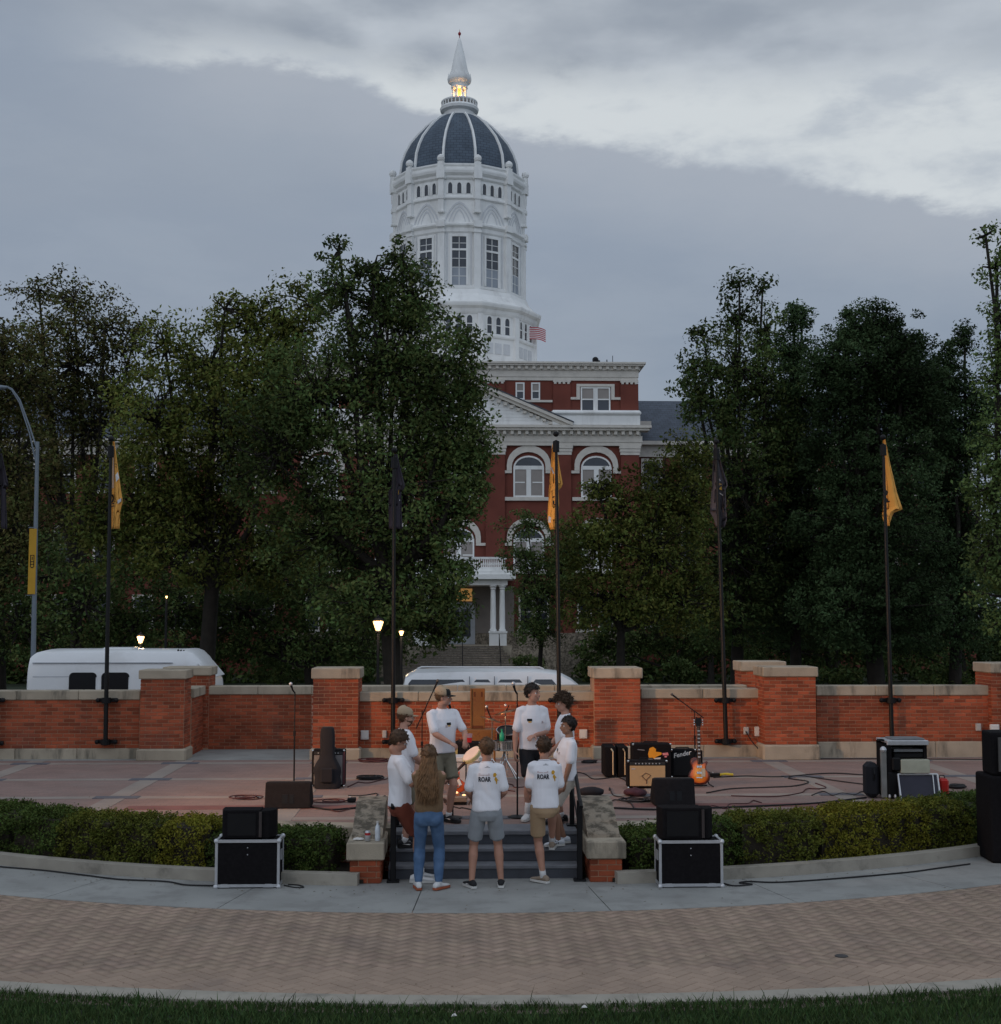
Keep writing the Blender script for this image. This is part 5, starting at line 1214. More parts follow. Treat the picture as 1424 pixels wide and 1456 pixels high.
# van
YV = 31.0; vx0 = XP(38, YV, 960); zv = lambda y: ZY(y, YV, 170)
vn = thing('van', 'white high roofed van with two black side windows parked behind the left wall', 'van', (vx0 + 2.4, YV + 1, 0))
def vsect(x, zr, hw=1.0, zb=.4, cor=.22):
    Yc = YV + 1.0; zr_ = zr; pr = [(hw, zb), (hw, .9), (hw, max(1.0, zr_ - .62)), (hw * .985, zr_ - .36), (hw * .955, zr_ - cor), (hw * .86, zr_ - .07), (hw * .7, zr_ - .015), (hw * .3, zr_)]
    return [(x, Yc - y, z) for y, z in pr] + [(x, Yc + y, z) for y, z in reversed(pr)]
xx = lambda px: XP(px, YV, 950)
st_ = [(38, 938, .96), (39.5, 932, .985), (46, 927.5, 1), (60, 924, 1), (140, 923.5, 1), (245, 924, 1), (262, 923.5, 1), (270, 926.5, .99), (279, 935, .98), (287, 946, .96), (293, 956, .94), (298, 965.5, .90)]
b = MB(); b.loft([vsect(xx(p), zv(y), hw) for p, y, hw in st_] ); b.build('body', m_car, vn, 35)
b = MB(); xe_ = xx(298); b.box(xx(272), xe_ + .05, YV + .06, YV + 1.94, .38, 1.5, bev=.08)
b.box(xe_ - .4, xe_ + .85, YV + .1, YV + 1.9, .4, 1.1, bev=.12); b.build('hood', m_car, vn)
ws = MB(); ws.hexa([(xx(281), YV + .07, zv(944)), (xx(298.5), YV + .10, zv(965)), (xx(298.5), YV + 1.90, zv(965)), (xx(281), YV + 1.93, zv(944))], [(xx(281) + .02, YV + .14, zv(943)), (xx(298.5) + .03, YV + .16, zv(964)), (xx(298.5) + .03, YV + 1.84, zv(964)), (xx(281) + .02, YV + 1.86, zv(943))])
ws.build('windscreen', m_car, vn)
def rrect(x0, x1, z0, z1, r, n=4):
    p = []
    for (cx, cz, a0_) in ((x1 - r, z1 - r, 0), (x0 + r, z1 - r, pi / 2), (x0 + r, z0 + r, pi), (x1 - r, z0 + r, 3 * pi / 2)):
        for i in range(n + 1): a = a0_ + pi / 2 * i / n; p.append((cx + r * math.cos(a), cz + r * math.sin(a)))
    return p
for a, c_ in ((100, 136.5), (146, 183)):
    MB().prism(rrect(xx(a), xx(c_), 1.1, zv(957.5), .09), YV - .012, YV + .05).build('side_window', M('van_window', (.008, .008, .01), .25, .1, 2, spec=.3), vn)
    MB().strip(rrect(xx(a) - .02, xx(c_) + .02, 1.08, zv(957.5) + .02, .1), rrect(xx(a), xx(c_), 1.1, zv(957.5), .09), YV - .018, YV + .03).build('window_seal', m_rubber, vn)
mo = MB(); mo.box(xx(46), xx(245), YV - .008, YV + .03, zv(943.3), zv(942)); mo.box(xx(47), xx(98), YV - .006, YV + .03, zv(962.5), zv(961.8)); mo.build('seam', M('van_seam', (.35, .37, .4), .6), vn)
rv = MB(); rv.box(xx(136), xx(178), YV + .6, YV + 1.3, zv(925), zv(921.8), bev=.02); rv.build('roof_vent', m_car, vn)
for p, y in ((256, 936.5), (250, 925.5), (254, 926), (258, 926.5)): MB().ball((xx(p), YV + .09 if y > 930 else YV + .25, zv(y)), (.025, .03, .03), 8, 6).build('marker_light', m_black, vn)
for px in (75, 275):
    for y in (.13, 1.87): q = MB(); q.lathe([(.18, -.11), (.34, -.11), (.37, -.08), (.37, .08), (.34, .11), (.18, .11)], (0, 0, 0), 20); q.xf(Matrix.Translation((xx(px), YV + y, .37)) @ Matrix.Rotation(pi / 2, 4, 'X')); q.build('wheel', m_tyre, vn)

# ================================================================== outlets on the walls
m_box = M('outlet_grey', (.45, .43, .40), .6, .05, 5)
def outlet(label, px, py, Y, w, h, mat=m_box):
    c = P(px, py, Y); t = thing('outlet_box', label, 'outlet box', (c.x, Y, c.z), 0, 'electrical boxes on the plaza wall')
    MB().box(c.x - w, c.x + w, Y - .05, Y + .001, c.z - h, c.z + h, bev=.006).build('case', mat, t)
    MB().box(c.x - w * .7, c.x + w * .7, Y - .058, Y - .048, c.z - h * .75, c.z + h * .75, bev=.003).build('lid', mat, t)
m_boxw = M('outlet_white', (.62, .60, .57), .6, .05, 5)
outlet('pale square outlet box on the wall left of the black flag pole', 519, 1045, YW, .075, .085, m_boxw)
outlet('small grey outlet box on the wall beside the black flag pole', 547, 1044, YW, .04, .07)
outlet('pale square outlet box on the wall just left of the pier by the amplifiers', 829.5, 1043.5, YW, .075, .085, m_boxw)
outlet('small grey outlet with a cord plugged in, right of the grey flag pole', 1061, 1039, YW, .05, .07)
outlet('pale square outlet box right of the plugged in outlet', 1079.5, 1040, YW, .085, .09, m_boxw)
outlet('small grey outlet on the far right wall', 1391, 1034, 25.4, .05, .07)
outlet('white outlet box above the tall loudspeaker at the right edge', 1414, 1036, 25.16, .085, .08, m_boxw)

# ================================================================== stage equipment
m_grille = M('grille_cloth', (0.10, 0.095, 0.09), .9, .1, 3, 0.5, 400); m_tweed = M('tan_grille', (0.50, 0.335, 0.175), .85, .08, 5, .35, 350)
def G5(px, py): return G(px, py, SZ)
def road_case(label, px0, px1, py_b, py_t, depth, grp):
    g0 = G(px0, py_b, .004); g1 = G(px1, py_b, .004); Y = g0.y; x0, x1 = g0.x, g1.x; z0 = .004; z1 = ZY(py_t, Y, px0)
    t = thing('equipment_case', label, 'equipment case', ((x0 + x1) / 2, Y + depth / 2, z0), 0, grp)
    MB().box(x0 + .012, x1 - .012, Y + .012, Y + depth - .012, z0 + .02, z1 - .01).build('shell', m_blk2, t)
    e = .016
    for xa in (x0, x1 - 2 * e):
        for ya in (Y, Y + depth - 2 * e): MB().box(xa, xa + 2 * e, ya, ya + 2 * e, z0 + .015, z1, bev=.004).build('edge_strip', m_alu, t)
    for z in (z0 + .015, z1 - 2 * e + .002):
        for ya in (Y - .001, Y + depth - 2 * e + .001): MB().box(x0 + 2 * e, x1 - 2 * e, ya, ya + 2 * e, z, z + 2 * e).build('edge_strip', m_alu, t)
        for xa in (x0 - .001, x1 - 2 * e + .001): MB().box(xa, xa + 2 * e, Y + 2 * e, Y + depth - 2 * e, z, z + 2 * e).build('edge_strip', m_alu, t)
    for xa in (x0, x1):
        for z in (z0 + .03, z1): 
            for ya in (Y, Y + depth): MB().ball((xa + (.012 if xa == x0 else -.012), ya + (.012 if ya == Y else -.012), z - .012), .030, 8, 6).build('corner_ball', m_alu, t)
    for u in (.12, .80):
        c = MB(); xa = x0 + (x1 - x0) * u; c.prism([(xa - .04, z0 + .012), (xa - .02, z0 + .05), (xa + .06, z0 + .05), (xa + .08, z0 + .012)], Y - .004, Y + .03); c.build('foot_dish', m_alu, t)
    for dz_ in (.09, .17): MB().ball(((x0 + x1) / 2, Y + .012, z1 - dz_), (.007, .006, .007), 8, 6).build('rivet', m_alu, t)
    la = MB(); la.box(x1 - .014, x1 + .004, Y + depth * .35, Y + depth * .65, z0 + (z1 - z0) * .55, z0 + (z1 - z0) * .75); la.box(x0 - .004, x0 + .014, Y + depth * .35, Y + depth * .65, z0 + (z1 - z0) * .55, z0 + (z1 - z0) * .75); la.build('latch', m_alu, t)
    return x0, x1, Y, z1
a = road_case('black road case with silver edges on the walk, left of the steps', 305, 397, 1264, 1195, .38, 'road cases under the front loudspeakers')
b_ = road_case('black road case with silver edges on the walk, right of the steps', 938, 1030, 1263, 1196, .38, 'road cases under the front loudspeakers')
def monitor(label, x0, x1, Y, z0, h, d, slope=.5, rz=0, handle=None, grp='black stage loudspeakers'):
    t = thing('stage_speaker', label, 'loudspeaker', ((x0 + x1) / 2, Y + d / 2, z0), 0, grp)
    w_ = x1 - x0; b = MB(); sd_ = [(Y + .015, z0), (Y + d, z0), (Y + d * .98, z0 + h * .75), (Y + d * .72, z0 + h), (Y + .03, z0 + h)]
    b.prism(sd_, x0, x1, ax='x'); o = b.build('cabinet', m_blk2, t); 
    bv = o.modifiers.new('b', 'BEVEL'); bv.width = .012; bv.segments = 2
    return t
# speakers on the cases: main cabinet plus an angled horn wing
for (lb, px0, px1, ca, sgn) in (('black loudspeaker lying on the left road case', 318, 377, a, 1), ('black loudspeaker lying on the right road case', 942, 1002, b_, -1)):
    x0, x1, Y, z1 = ca; xa, xb = XP(px0, Y + .1, 1170), XP(px1 + (14 if sgn > 0 else 14), Y + .1, 1170)
    t = thing('stage_speaker', lb, 'loudspeaker', ((xa + xb) / 2, Y + .3, z1), 0, 'black loudspeakers on the road cases')
    ztop = ZY(1150, Y + .2, 350); h = ztop - z1
    xm = xb - .17 if sgn > 0 else xb - .14
    b = MB(); b.prism([(xa + .0, Y + .08), (xa - .03, Y + .2), (xa - .03, Y + .37), (xm, Y + .37), (xm, Y + .08)], z1 + .003, ztop, ax='z'); o = b.build('cabinet', m_blk2, t); q = o.modifiers.new('b', 'BEVEL'); q.width = .012; q.segments = 2
    b = MB(); b.prism([(xm + .004, Y + .10), (xm + .004, Y + .37), (xb + .0, Y + .37), (xb, Y + .22), (xb - .07, Y + .10)], z1 + .003, ztop - .01, ax='z'); o = b.build('side_panel', m_blk2, t); q = o.modifiers.new('b', 'BEVEL'); q.width = .01; q.segments = 2
    MB().box(xa + .05, xm - .05, Y + .070, Y + .079, z1 + .04, ztop - .04).build('grille', m_grille if 0 else m_black, t)
    MB().box(xm - .012, xm + .02, Y + .068, Y + .085, z1 + .02, ztop - .02).build('corner_trim', M('dark_trim', (.05, .04, .038), .5), t)
m_wedge = M('wedge_grey', (0.018, 0.016, 0.017), .9, .15, 20, .2, 200, spec=.1)
def wedge(label, px0, px1, py_b, py_t, hpx):
    g0, g1 = G5(px0, py_b), G5(px1, py_b); x0, x1, Y = g0.x, g1.x, g0.y; z1 = ZY(py_t, Y + .15, px0); d = .42
    t = thing('stage_monitor', label, 'stage monitor', ((x0 + x1) / 2, Y + d / 2, SZ), 0, 'wedge monitors on the stage')
    b = MB(); b.prism([(Y, SZ + .01), (Y + d, SZ + .01), (Y + d, SZ + .12), (Y + .22, z1), (Y + .08, z1)], x0, x1, ax='x'); o = b.build('cabinet', m_wedge, t); q = o.modifiers.new('b', 'BEVEL'); q.width = .015; q.segments = 2
    for (u0, u1) in hpx:
        xa, xb = x0 + (x1 - x0) * u0, x0 + (x1 - x0) * u1; zc_ = SZ + (z1 - SZ) * .38; h = (z1 - SZ) * .17
        yy = lambda z: Y + .08 * (z - SZ) / (z1 - SZ)
        c = MB(); c.hexa([(xa, yy(zc_ - h) - .005, zc_ - h), (xb, yy(zc_ - h) - .005, zc_ - h), (xb, Y + .1, zc_ - h), (xa, Y + .1, zc_ - h)], [(xa, yy(zc_ + h) - .005, zc_ + h), (xb, yy(zc_ + h) - .005, zc_ + h), (xb, Y + .1, zc_ + h), (xa, Y + .1, zc_ + h)]); c.build('recess', m_black, t)
    gr = MB(); gr.hexa([(x0 + .03, Y + d + .004, SZ + .13), (x1 - .03, Y + d + .004, SZ + .13), (x1 - .03, Y + d - .01, SZ + .12), (x0 + .03, Y + d - .01, SZ + .12)], [(x0 + .03, Y + .235, z1 + .004), (x1 - .03, Y + .235, z1 + .004), (x1 - .03, Y + .23, z1 - .01), (x0 + .03, Y + .23, z1 - .01)]); gr.build('grille', m_grille, t)
wedge('dark wedge monitor on the stage edge left of the steps, behind the left road case', 376, 441, 1151, 1112, ((.38, .50), (.54, .63)))
wedge('dark wedge monitor with two round hand holes, behind the right road case', 931, 990, 1147, 1107, ((.38, .50), (.56, .68)))
# tall loudspeaker at the right edge
g = G(1398, 1228, .004); g.x += .12; t = thing('loudspeaker_stack', 'tall black loudspeaker on a bigger black cabinet, cut by the right edge', 'loudspeaker', (g.x + .4, g.y + .3, 0))
zt0_ = ZY(1104, g.y, 1400); zt1_ = ZY(1042, g.y, 1410)
for (nm, q, z0, z1) in (('lower_cabinet', [(g.x - .0, g.y), (g.x + .75, g.y - .1), (g.x + .8, g.y + .6), (g.x + .05, g.y + .62)], .004, zt0_), ('upper_cabinet', [(g.x + .05, g.y + .04), (g.x + .65, g.y - .02), (g.x + .66, g.y + .5), (g.x + .10, g.y + .5)], zt0_ + .003, zt1_)):
    b = MB(); b.prism(q, z0, z1, ax='z'); o = b.build(nm, m_blk2, t); m_ = o.modifiers.new('b', 'BEVEL'); m_.width = .03; m_.segments = 2
MB().box(g.x + .12, g.x + .58, g.y - .03, g.y - .0, zt0_ + .06, zt1_ - .06).build('grille', m_grille, t)

def amp(name, label, px0, px1, py_b, py_t, depth, mat, grille, Yo=None, corners=True, tilt=0.0, cat='amplifier', panel=True):
    g0, g1 = G5(px0, py_b), G5(px1, py_b); x0, x1, Y = g0.x, g1.x, (Yo or g0.y); z1 = ZY(py_t, Y, px0); h = z1 - SZ
    t = thing(name, label, cat, ((x0 + x1) / 2, Y + depth / 2, SZ), 0)
    b = MB(); b.box(x0, x1, Y, Y + depth, SZ + .015, z1, bev=.015); b.build('cabinet', mat, t)
    if grille is not None:
        MB().box(x0 + .035, x1 - .035, Y - .008, Y + .004, SZ + .045, z1 - (.075 if panel else .05), bev=.003).build('grille', grille, t)
    if panel:
        MB().box(x0 + .035, x1 - .035, Y - .010, Y + .004, z1 - .065, z1 - .02).build('control_panel', M('panel_black', (.03, .03, .03), .4), t)
        for k in range(8): x = x0 + (x1 - x0) * (.2 + .6 * k / 7); MB().lathe([(.011, 0), (.009, .016)], (0, 0, 0), 8).xf(Matrix.Translation((x, Y - .010, z1 - .042)) @ Matrix.Rotation(pi / 2, 4, 'X')).build('knob', m_alu, t)
    MB().tube([((x0 + x1) / 2 - .12, Y + depth / 2, z1), ((x0 + x1) / 2 - .1, Y + depth / 2, z1 + .025), ((x0 + x1) / 2 + .1, Y + depth / 2, z1 + .025), ((x0 + x1) / 2 + .12, Y + depth / 2, z1)], .010, 6).build('handle', m_black, t)
    if corners:
        for x in (x0, x1):
            for z in (SZ + .025, z1): MB().ball((x + (.012 if x == x0 else -.012), Y + .012, z - .010), .020, 6, 5).build('corner', m_chrome, t)
    return t, x0, x1, Y, z1
ta, x0, x1, Y, z1 = amp('guitar_amplifier', 'low guitar amplifier with a wide tan grille, in front of the sticker covered case', 893, 950, 1122, 1082, .24, m_blk2, m_tweed)
b = MB(); b.tube([(x0 + .30, Y - .012, SZ + .12), (x0 + .22, Y - .012, SZ + .20), (x0 + .28, Y - .012, SZ + .245), (x0 + .36, Y - .012, SZ + .21), (x0 + .30, Y - .012, SZ + .15), (x0 + .29, Y - .012, SZ + .08)], .006, 5); b.build('cord_loop', M('brown_cord', (.12, .05, .03), .7), ta)
MB().box(x0 + .06, x0 + .12, Y - .013, Y - .007, z1 - .13, z1 - .115).build('name_plate', m_alu, ta)
Yb = G5(925, 1110).y + .1
tb, x0, x1, Y, z1 = amp('flight_case', 'black case covered with orange and pink stickers, behind the tan amplifier', 901, 957, 1110, 1058, .3, m_blk2, None, Yo=Yb, cat='equipment case', panel=False)
m_or = M('sticker_orange', (.75, .30, .02), .6, .08, 9); m_pk = M('sticker_pink', (.65, .22, .24), .6, .1, 9)
sp = lambda px, py: (XP(px, Yb, py), ZY(py, Yb, px))
for nm, mt, pl_ in (('sticker', m_or, [(922, 1072), (924, 1064), (929, 1062), (933, 1065), (933, 1069), (941, 1070), (941, 1073), (934, 1076), (930, 1079), (923, 1078)]), ('sticker', m_pk, [(942, 1071), (950, 1070), (951, 1074), (943, 1074)]), ('sticker', m_pk, [(945, 1074.8), (949, 1074.8), (948.5, 1077), (945.5, 1077)]), ('sticker', M('sticker_white', (.6, .58, .55), .6), [(922, 1079), (940, 1077), (939, 1081), (924, 1082)]), ('sticker', M('sticker_grey', (.3, .3, .32), .6), [(907, 1065.5), (917, 1066.5), (917, 1067.2), (907, 1066.3)])):
    MB().prism([sp(*q) for q in pl_], Y - .007 - .001 * (mt is m_or), Y - .001).build(nm, mt, tb)
Yc_ = G5(975, 1108).y + .15
tc_, x0, x1, Y, z1 = amp('guitar_amplifier', 'black guitar amplifier with a white script name on its grille, beside the sunburst guitar', 957, 993, 1108, 1066, .26, m_blk2, m_black, Yo=Yc_, panel=False)
tm = text_mesh('Fender', .105, .002, .002, .25); o = bpy.data.objects.new('name_plate', tm); tm.materials.append(M('script_white', (.7, .66, .62), .6)); COL.objects.link(o)
o.parent = tc_; o.location = (XP(970, Y, 1073), Y - .012, ZY(1072.5, Y, 970)); o.rotation_euler = (pi / 2, R(-12), 0); o.matrix_parent_inverse = worldm(tc_).inverted()
MB().box(x1 + .0, x1 + .12, Y + .05, Y + .3, SZ + .01, z1 - .02, bev=.01).build('side_box', m_blk2, tc_)
m_brass = M('brass_edge', (.72, .60, .42), .3, .05, 5, metal=.7)
for (lb, pa, pb_, pyb) in (('black amplifier seen edge on with shiny strip, left of a pair by the pier', 860, 877, 1106), ('black amplifier seen edge on with shiny strip, right of a pair by the pier', 880, 894, 1106)):
    t, x0, x1, Y, z1 = amp('guitar_amplifier', lb, pa, pb_, pyb, 1062, .5, m_blk2, None, panel=False, corners=False)
    MB().tube([(x1 - .055, Y - .012, SZ + .05), (x1 - .055, Y - .012, z1 - .08), (x1 - .09, Y - .01, z1 - .03)], .013, 6).build('edge_strip', m_brass, t)
# cabinet and guitar bag on the left
tcab, x0, x1, Y, z1 = amp('speaker_cabinet', 'large loudspeaker cabinet with grey grille and chrome corners, behind the black guitar bag', 442, 489, 1121, 1067, .3, m_blk2, M('grey_grille', (.20, .19, .19), .9, .1, 3, .4, 300), Yo=G5(465, 1121).y + .12)
MB().box(x1 - .03, x1 + .002, Y - .004, Y + .02, SZ + .04, z1 - .03).build('edge_strip', M('maroon', (.09, .03, .035), .6), tcab)
Yg = Y - .14; tg = thing('guitar_bag', 'black padded guitar bag standing upright against the loudspeaker cabinet', 'guitar bag', (XP(466, Yg, 1120), Yg, SZ))
gp = [(1034, 459, 473), (1036, 457, 475.5), (1045, 455.3, 476.5), (1070, 455.5, 476.5), (1078, 454, 477.5), (1086, 449, 482), (1092, 446, 485), (1098, 445.5, 485.5), (1105, 448, 484), (1112, 447, 486), (1120, 447, 484), (1125, 452, 479)]
rg = []
for py, pa, pb_ in gp:
    f = (py - 1034) / 91; yy = Yg + .10 * (1 - f); a_, c_ = P(pa, py, yy), P(pb_, py, yy); dp_ = .07 + .05 * (1 if f > .5 else .3); ring = []
    for k in range(16):
        th = 2 * pi * k / 16; sx_ = math.copysign(abs(math.cos(th)) ** .6, math.cos(th)); sy_ = math.copysign(abs(math.sin(th)) ** .6, math.sin(th))
        ring.append(((a_.x + c_.x) / 2 + sx_ * (c_.x - a_.x) / 2, yy + sy_ * dp_, a_.z))
    rg.append(ring)
MB().loft(rg[::-1]).build('bag', m_blackc, tg, 50)
MB().box(XP(457, Yg, 1100), XP(475, Yg, 1100), Yg - .15, Yg - .11, SZ + .10, SZ + .33, bev=.02).build('pocket', m_blackc, tg)
for px in (454, 461): MB().ball((XP(px, Yg, 1127), Yg - .05, SZ + .03), (.03, .04, .03), 8, 6).build('foot', m_black, tg)

def mic_stand(label, px, py_b, py_t, boom=None, base='round', Y=None):
    g = G5(px, py_b); Y = g.y if Y is None else Y; x = g.x; zt = ZY(py_t, Y, px)
    t = thing('microphone_stand', label, 'microphone stand', (x, Y, SZ), 0, 'microphone stands on the stage')
    if base == 'round': MB().lathe([(.13, .006), (.13, .018), (.10, .028), (.02, .04)], (x, Y, SZ), 24).build('base', m_black, t)
    else:
        for k in range(3): a = R(90 + 120 * k + 20); MB().tube([(x, Y, SZ + .16), (x + .3 * math.cos(a), Y + .3 * math.sin(a), SZ + .015)], .010, 6).build('leg', m_black, t)
    MB().tube([(x, Y, SZ + .03), (x, Y, SZ + (zt - SZ) * .6)], .012, 8).build('lower_pole', m_black, t)
    MB().tube([(x, Y, SZ + (zt - SZ) * .57), (x, Y, SZ + (zt - SZ) * .62)], .019, 8).build('clutch', m_black, t)
    MB().tube([(x, Y, SZ + (zt - SZ) * .62), (x, Y, zt)], .008, 8).build('upper_pole', m_chrome if 0 else m_black, t)
    if boom:
        a_, c_ = P(*boom[0], Y), P(*boom[1], Y); MB().tube([a_, c_], .009, 6).build('boom', m_black, t); d = (a_ - c_).normalized()
        MB().tube([a_, a_ + d * .04, a_ + d * .13], [.011, .014, .016], 8).build('microphone', m_black, t); MB().ball(a_ + d * .15, .026, 10, 8).build('microphone_head', m_grille, t)
    else:
        MB().tube([(x, Y, zt - .02), (x - .03, Y - .04, zt + .03), (x - .05, Y - .07, zt + .10)], [.011, .013, .017], 8).build('microphone', m_black, t); MB().ball((x - .057, Y - .08, zt + .125), .027, 10, 8).build('microphone_head', m_alu, t)
    return t
mic_stand('thin microphone stand in front of the recessed wall, left of the guitar bag', 418, 1130, 984)
mic_stand('microphone stand between the man in the black cap and the back to camera man', 644, 1164, 1012)
mic_stand('microphone stand beside the smiling man in black shorts', 736, 1163, 985)
mic_stand('boom microphone stand behind the black amplifier, angled up to the left', 989, 1102, 1012, boom=((966, 995), (1001, 1021)), base='tripod')
mic_stand('boom stand with its tip above the tan cap of the leftmost stage man', 600, 1128, 1010, boom=((617, 981), (592, 1036)), base='tripod')

# electric guitars
def guitar(label, px, py_b, py_t, lean, body_m, top_m, kind='les', Y=None, rz=0.0, name='electric_guitar'):
    g = G5(px, py_b); Y = g.y if Y is None else Y; L_ = ZY(py_t, Y, px) - SZ - .03; t = thing(name, label, 'guitar', (g.x, Y, SZ + .03), rz); t.rotation_euler = (R(-7), R(lean), rz)
    s = L_ / 1.0
    out_ = [(0, 0), (.10, .015), (.155, .07), (.165, .13), (.14, .19), (.105, .235), (.115, .29), (.13, .33), (.115, .38), (.07, .405), (.03, .40)]
    if kind == 'les': left = [(-x, z) for x, z in out_]; right = [(0, 0), (.10, .015), (.155, .07), (.165, .13), (.14, .19), (.105, .235), (.11, .28), (.135, .33), (.12, .355), (.09, .34), (.045, .31)]
    else: left = [(-x, z) for x, z in out_[:-2]] + [(-.14, .43), (-.09, .42), (-.035, .36)]; right = [(0, 0), (.10, .0), (.16, .05), (.165, .11), (.13, .18), (.10, .23), (.11, .29), (.15, .37), (.10, .37), (.035, .33)]
    poly = right + left[::-1][:-1]; poly = [(x * s, z * s) for x, z in poly]
    sc = lambda p, k: [(x * k, .2 * s + (z - .2 * s) * k) for x, z in p]
    b = MB(); n = len(poly); rings = []
    for (k, y) in ((.93, -.028), (1, -.018), (1, .018), (.94, .026)): rings.append([(x, y, z) for x, z in sc(poly, k)])
    b.loft(rings); b.build('body', body_m, t, 40, world=False)
    tp = MB(); tp.loft([[(x, -.0285, z) for x, z in sc(poly, .86)], [(x, -.0315, z) for x, z in sc(poly, .80)]]); tp.build('top', top_m, t, 40, world=False)
    nk = MB(); nk.box(-.025 * s, .025 * s, -.042, -.020, .30 * s, .86 * s, bev=.005); nk.build('neck', M('rosewood', (.06, .03, .02), .6), t, world=False)
    fm_ = M('inlay', (.6, .6, .58), .4)
    for k in range(8): z = (.40 + .055 * k) * s; MB().box(-.018 * s, .018 * s, -.0445, -.041, z, z + .018 * s).build('inlay', fm_, t, world=False)
    hd_ = MB(); hd_.prism([(-.03 * s, .855 * s), (.03 * s, .855 * s), (.05 * s, .93 * s), (.035 * s, 1.0 * s), (0, .985 * s), (-.035 * s, 1.0 * s), (-.05 * s, .93 * s)], -.030, -.012); hd_.build('headstock', m_black if kind == 'les' else M('maple', (.5, .33, .14), .5), t, world=False)
    for k in range(3):
        for q in (-1, 1): MB().ball((q * .062 * s, -.02, (.885 + .035 * k) * s), (.014, .008, .010), 6, 5).build('tuning_peg', m_chrome, t, world=False)
    for z in (.16, .25): MB().box(-.04 * s, .04 * s, -.041, -.030, z * s, (z + .035) * s, bev=.004).build('pickup', m_chrome, t, world=False)
    MB().box(-.045 * s, .045 * s, -.042, -.031, .10 * s, .115 * s).build('bridge', m_chrome, t, world=False)
    MB().box(.03 * s, .09 * s, -.040, -.031, .12 * s, .24 * s, bev=.003).build('pickguard', M('pickguard', (.5, .42, .3), .5) if kind == 'les' else M('pickguard_white', (.65, .65, .62), .5), t, world=False)
    sr_ = MB()
    for k in range(6): x = (-.013 + .0052 * k) * s; sr_.tube([(x * 1.6, -.045, .11 * s), (x, -.046, .87 * s)], .0012, 3)
    sr_.build('strings', m_chrome, t, world=False)
    return t, g.x, Y
def sunburst():
    m = M('sunburst', (.75, .20, .02), .2, .1, 3, coat=.7); b = m.node_tree.nodes['Principled BSDF']; tt = m.node_tree
    tcn = tt.nodes.new('ShaderNodeTexCoord'); mp = tt.nodes.new('ShaderNodeMapping'); mp.inputs['Location'].default_value = (0, 0, -.18); mp.inputs['Scale'].default_value = (6.2, 0, 4.6); mp.vector_type = 'POINT'
    mp.inputs['Location'].default_value = (0, 0, -.85)
    g_ = tt.nodes.new('ShaderNodeTexGradient'); g_.gradient_type = 'SPHERICAL'; r_ = tt.nodes.new('ShaderNodeValToRGB')
    r_.color_ramp.elements[0].color = (.05, .008, .004, 1); r_.color_ramp.elements[1].position = .75; r_.color_ramp.elements[1].color = (.95, .42, .05, 1); e = r_.color_ramp.elements.new(.3); e.color = (.70, .14, .015, 1)
    tt.links.new(tcn.outputs['Object'], mp.inputs[0]); tt.links.new(mp.outputs[0], g_.inputs[0]); tt.links.new(g_.outputs['Fac'], r_.inputs[0]); tt.links.new(r_.outputs[0], b.inputs['Base Color']); return m
m_sun = sunburst(); m_mah = M('mahogany', (.10, .02, .012), .3, .1, 4, coat=.5)
guitar('orange sunburst electric guitar standing upright beside the black amplifier', 996, 1120, 1020, 1.0, m_mah, m_sun, Y=G5(996, 1119).y)
gs = thing('guitar_stand', 'black guitar stand holding the sunburst guitar', 'guitar stand', (G5(996, 1119).x, G5(996, 1119).y + .15, SZ))
gx, gy = gs.location.x, gs.location.y
for q in (-1, 1): MB().tube([(gx, gy + .1, SZ + .5), (gx + q * .16, gy - .05, SZ + .03), (gx + q * .19, gy - .24, SZ + .015)], .011, 6).build('leg', m_black, gs)
MB().tube([(gx, gy + .1, SZ + .5), (gx, gy + .25, SZ + .01)], .011, 6).build('leg', m_black, gs); MB().tube([(gx - .1, gy - .2, SZ + .03), (gx + .1, gy - .2, SZ + .03)], .014, 6).build('cradle', m_black, gs)
m_orng = M('orange_finish', (.50, .075, .015), .25, .05, 4, coat=.6); m_pwh = M('white_pickguard_top', (.62, .60, .58), .35)
guitar('orange electric guitar with white pickguard, leaning behind the girl with long hair', 655, 1133, 1052, -24, m_orng, m_orng, 'off', Y=G5(652, 1130).y)
bo = thing('banjo', 'cream faced round banjo tilted on a stand behind the back to camera man', 'banjo', (P(674, 1075, 20.4)), 0); bc = P(672, 1074, 20.4)
mm = Matrix.Translation(bc) @ Vector((-.58, -.34, .74)).to_track_quat('Z', 'Y').to_matrix().to_4x4()
MB().lathe([(.15, -.03), (.165, -.02), (.165, .03), (.15, .035)], (0, 0, 0), 24).xf(mm).build('rim', M('banjo_rim', (.45, .42, .22), .4), bo, 40)
MB().lathe([(.148, .032), (.146, .040)], (0, 0, 0), 24).xf(mm).build('drum_head', M('drum_skin', (.68, .55, .48), .7, .05, 6), bo)
MB().tube([mm @ Vector((0, -.14, .02)), mm @ Vector((0, -.62, .03))], .018, 6).build('neck', M('rosewood', (.06, .03, .02), .6), bo)
bl = P(648, 1098, 20.4); MB().tube([P(690, 1060, 20.45), P(648, 1099, 20.45)], .011, 6).build('boom', m_black, bo); MB().tube([P(663, 1085, 20.45), (P(663, 1085, 20.45).x, 20.45, SZ)], .012, 6).build('stand_pole', m_black, bo)

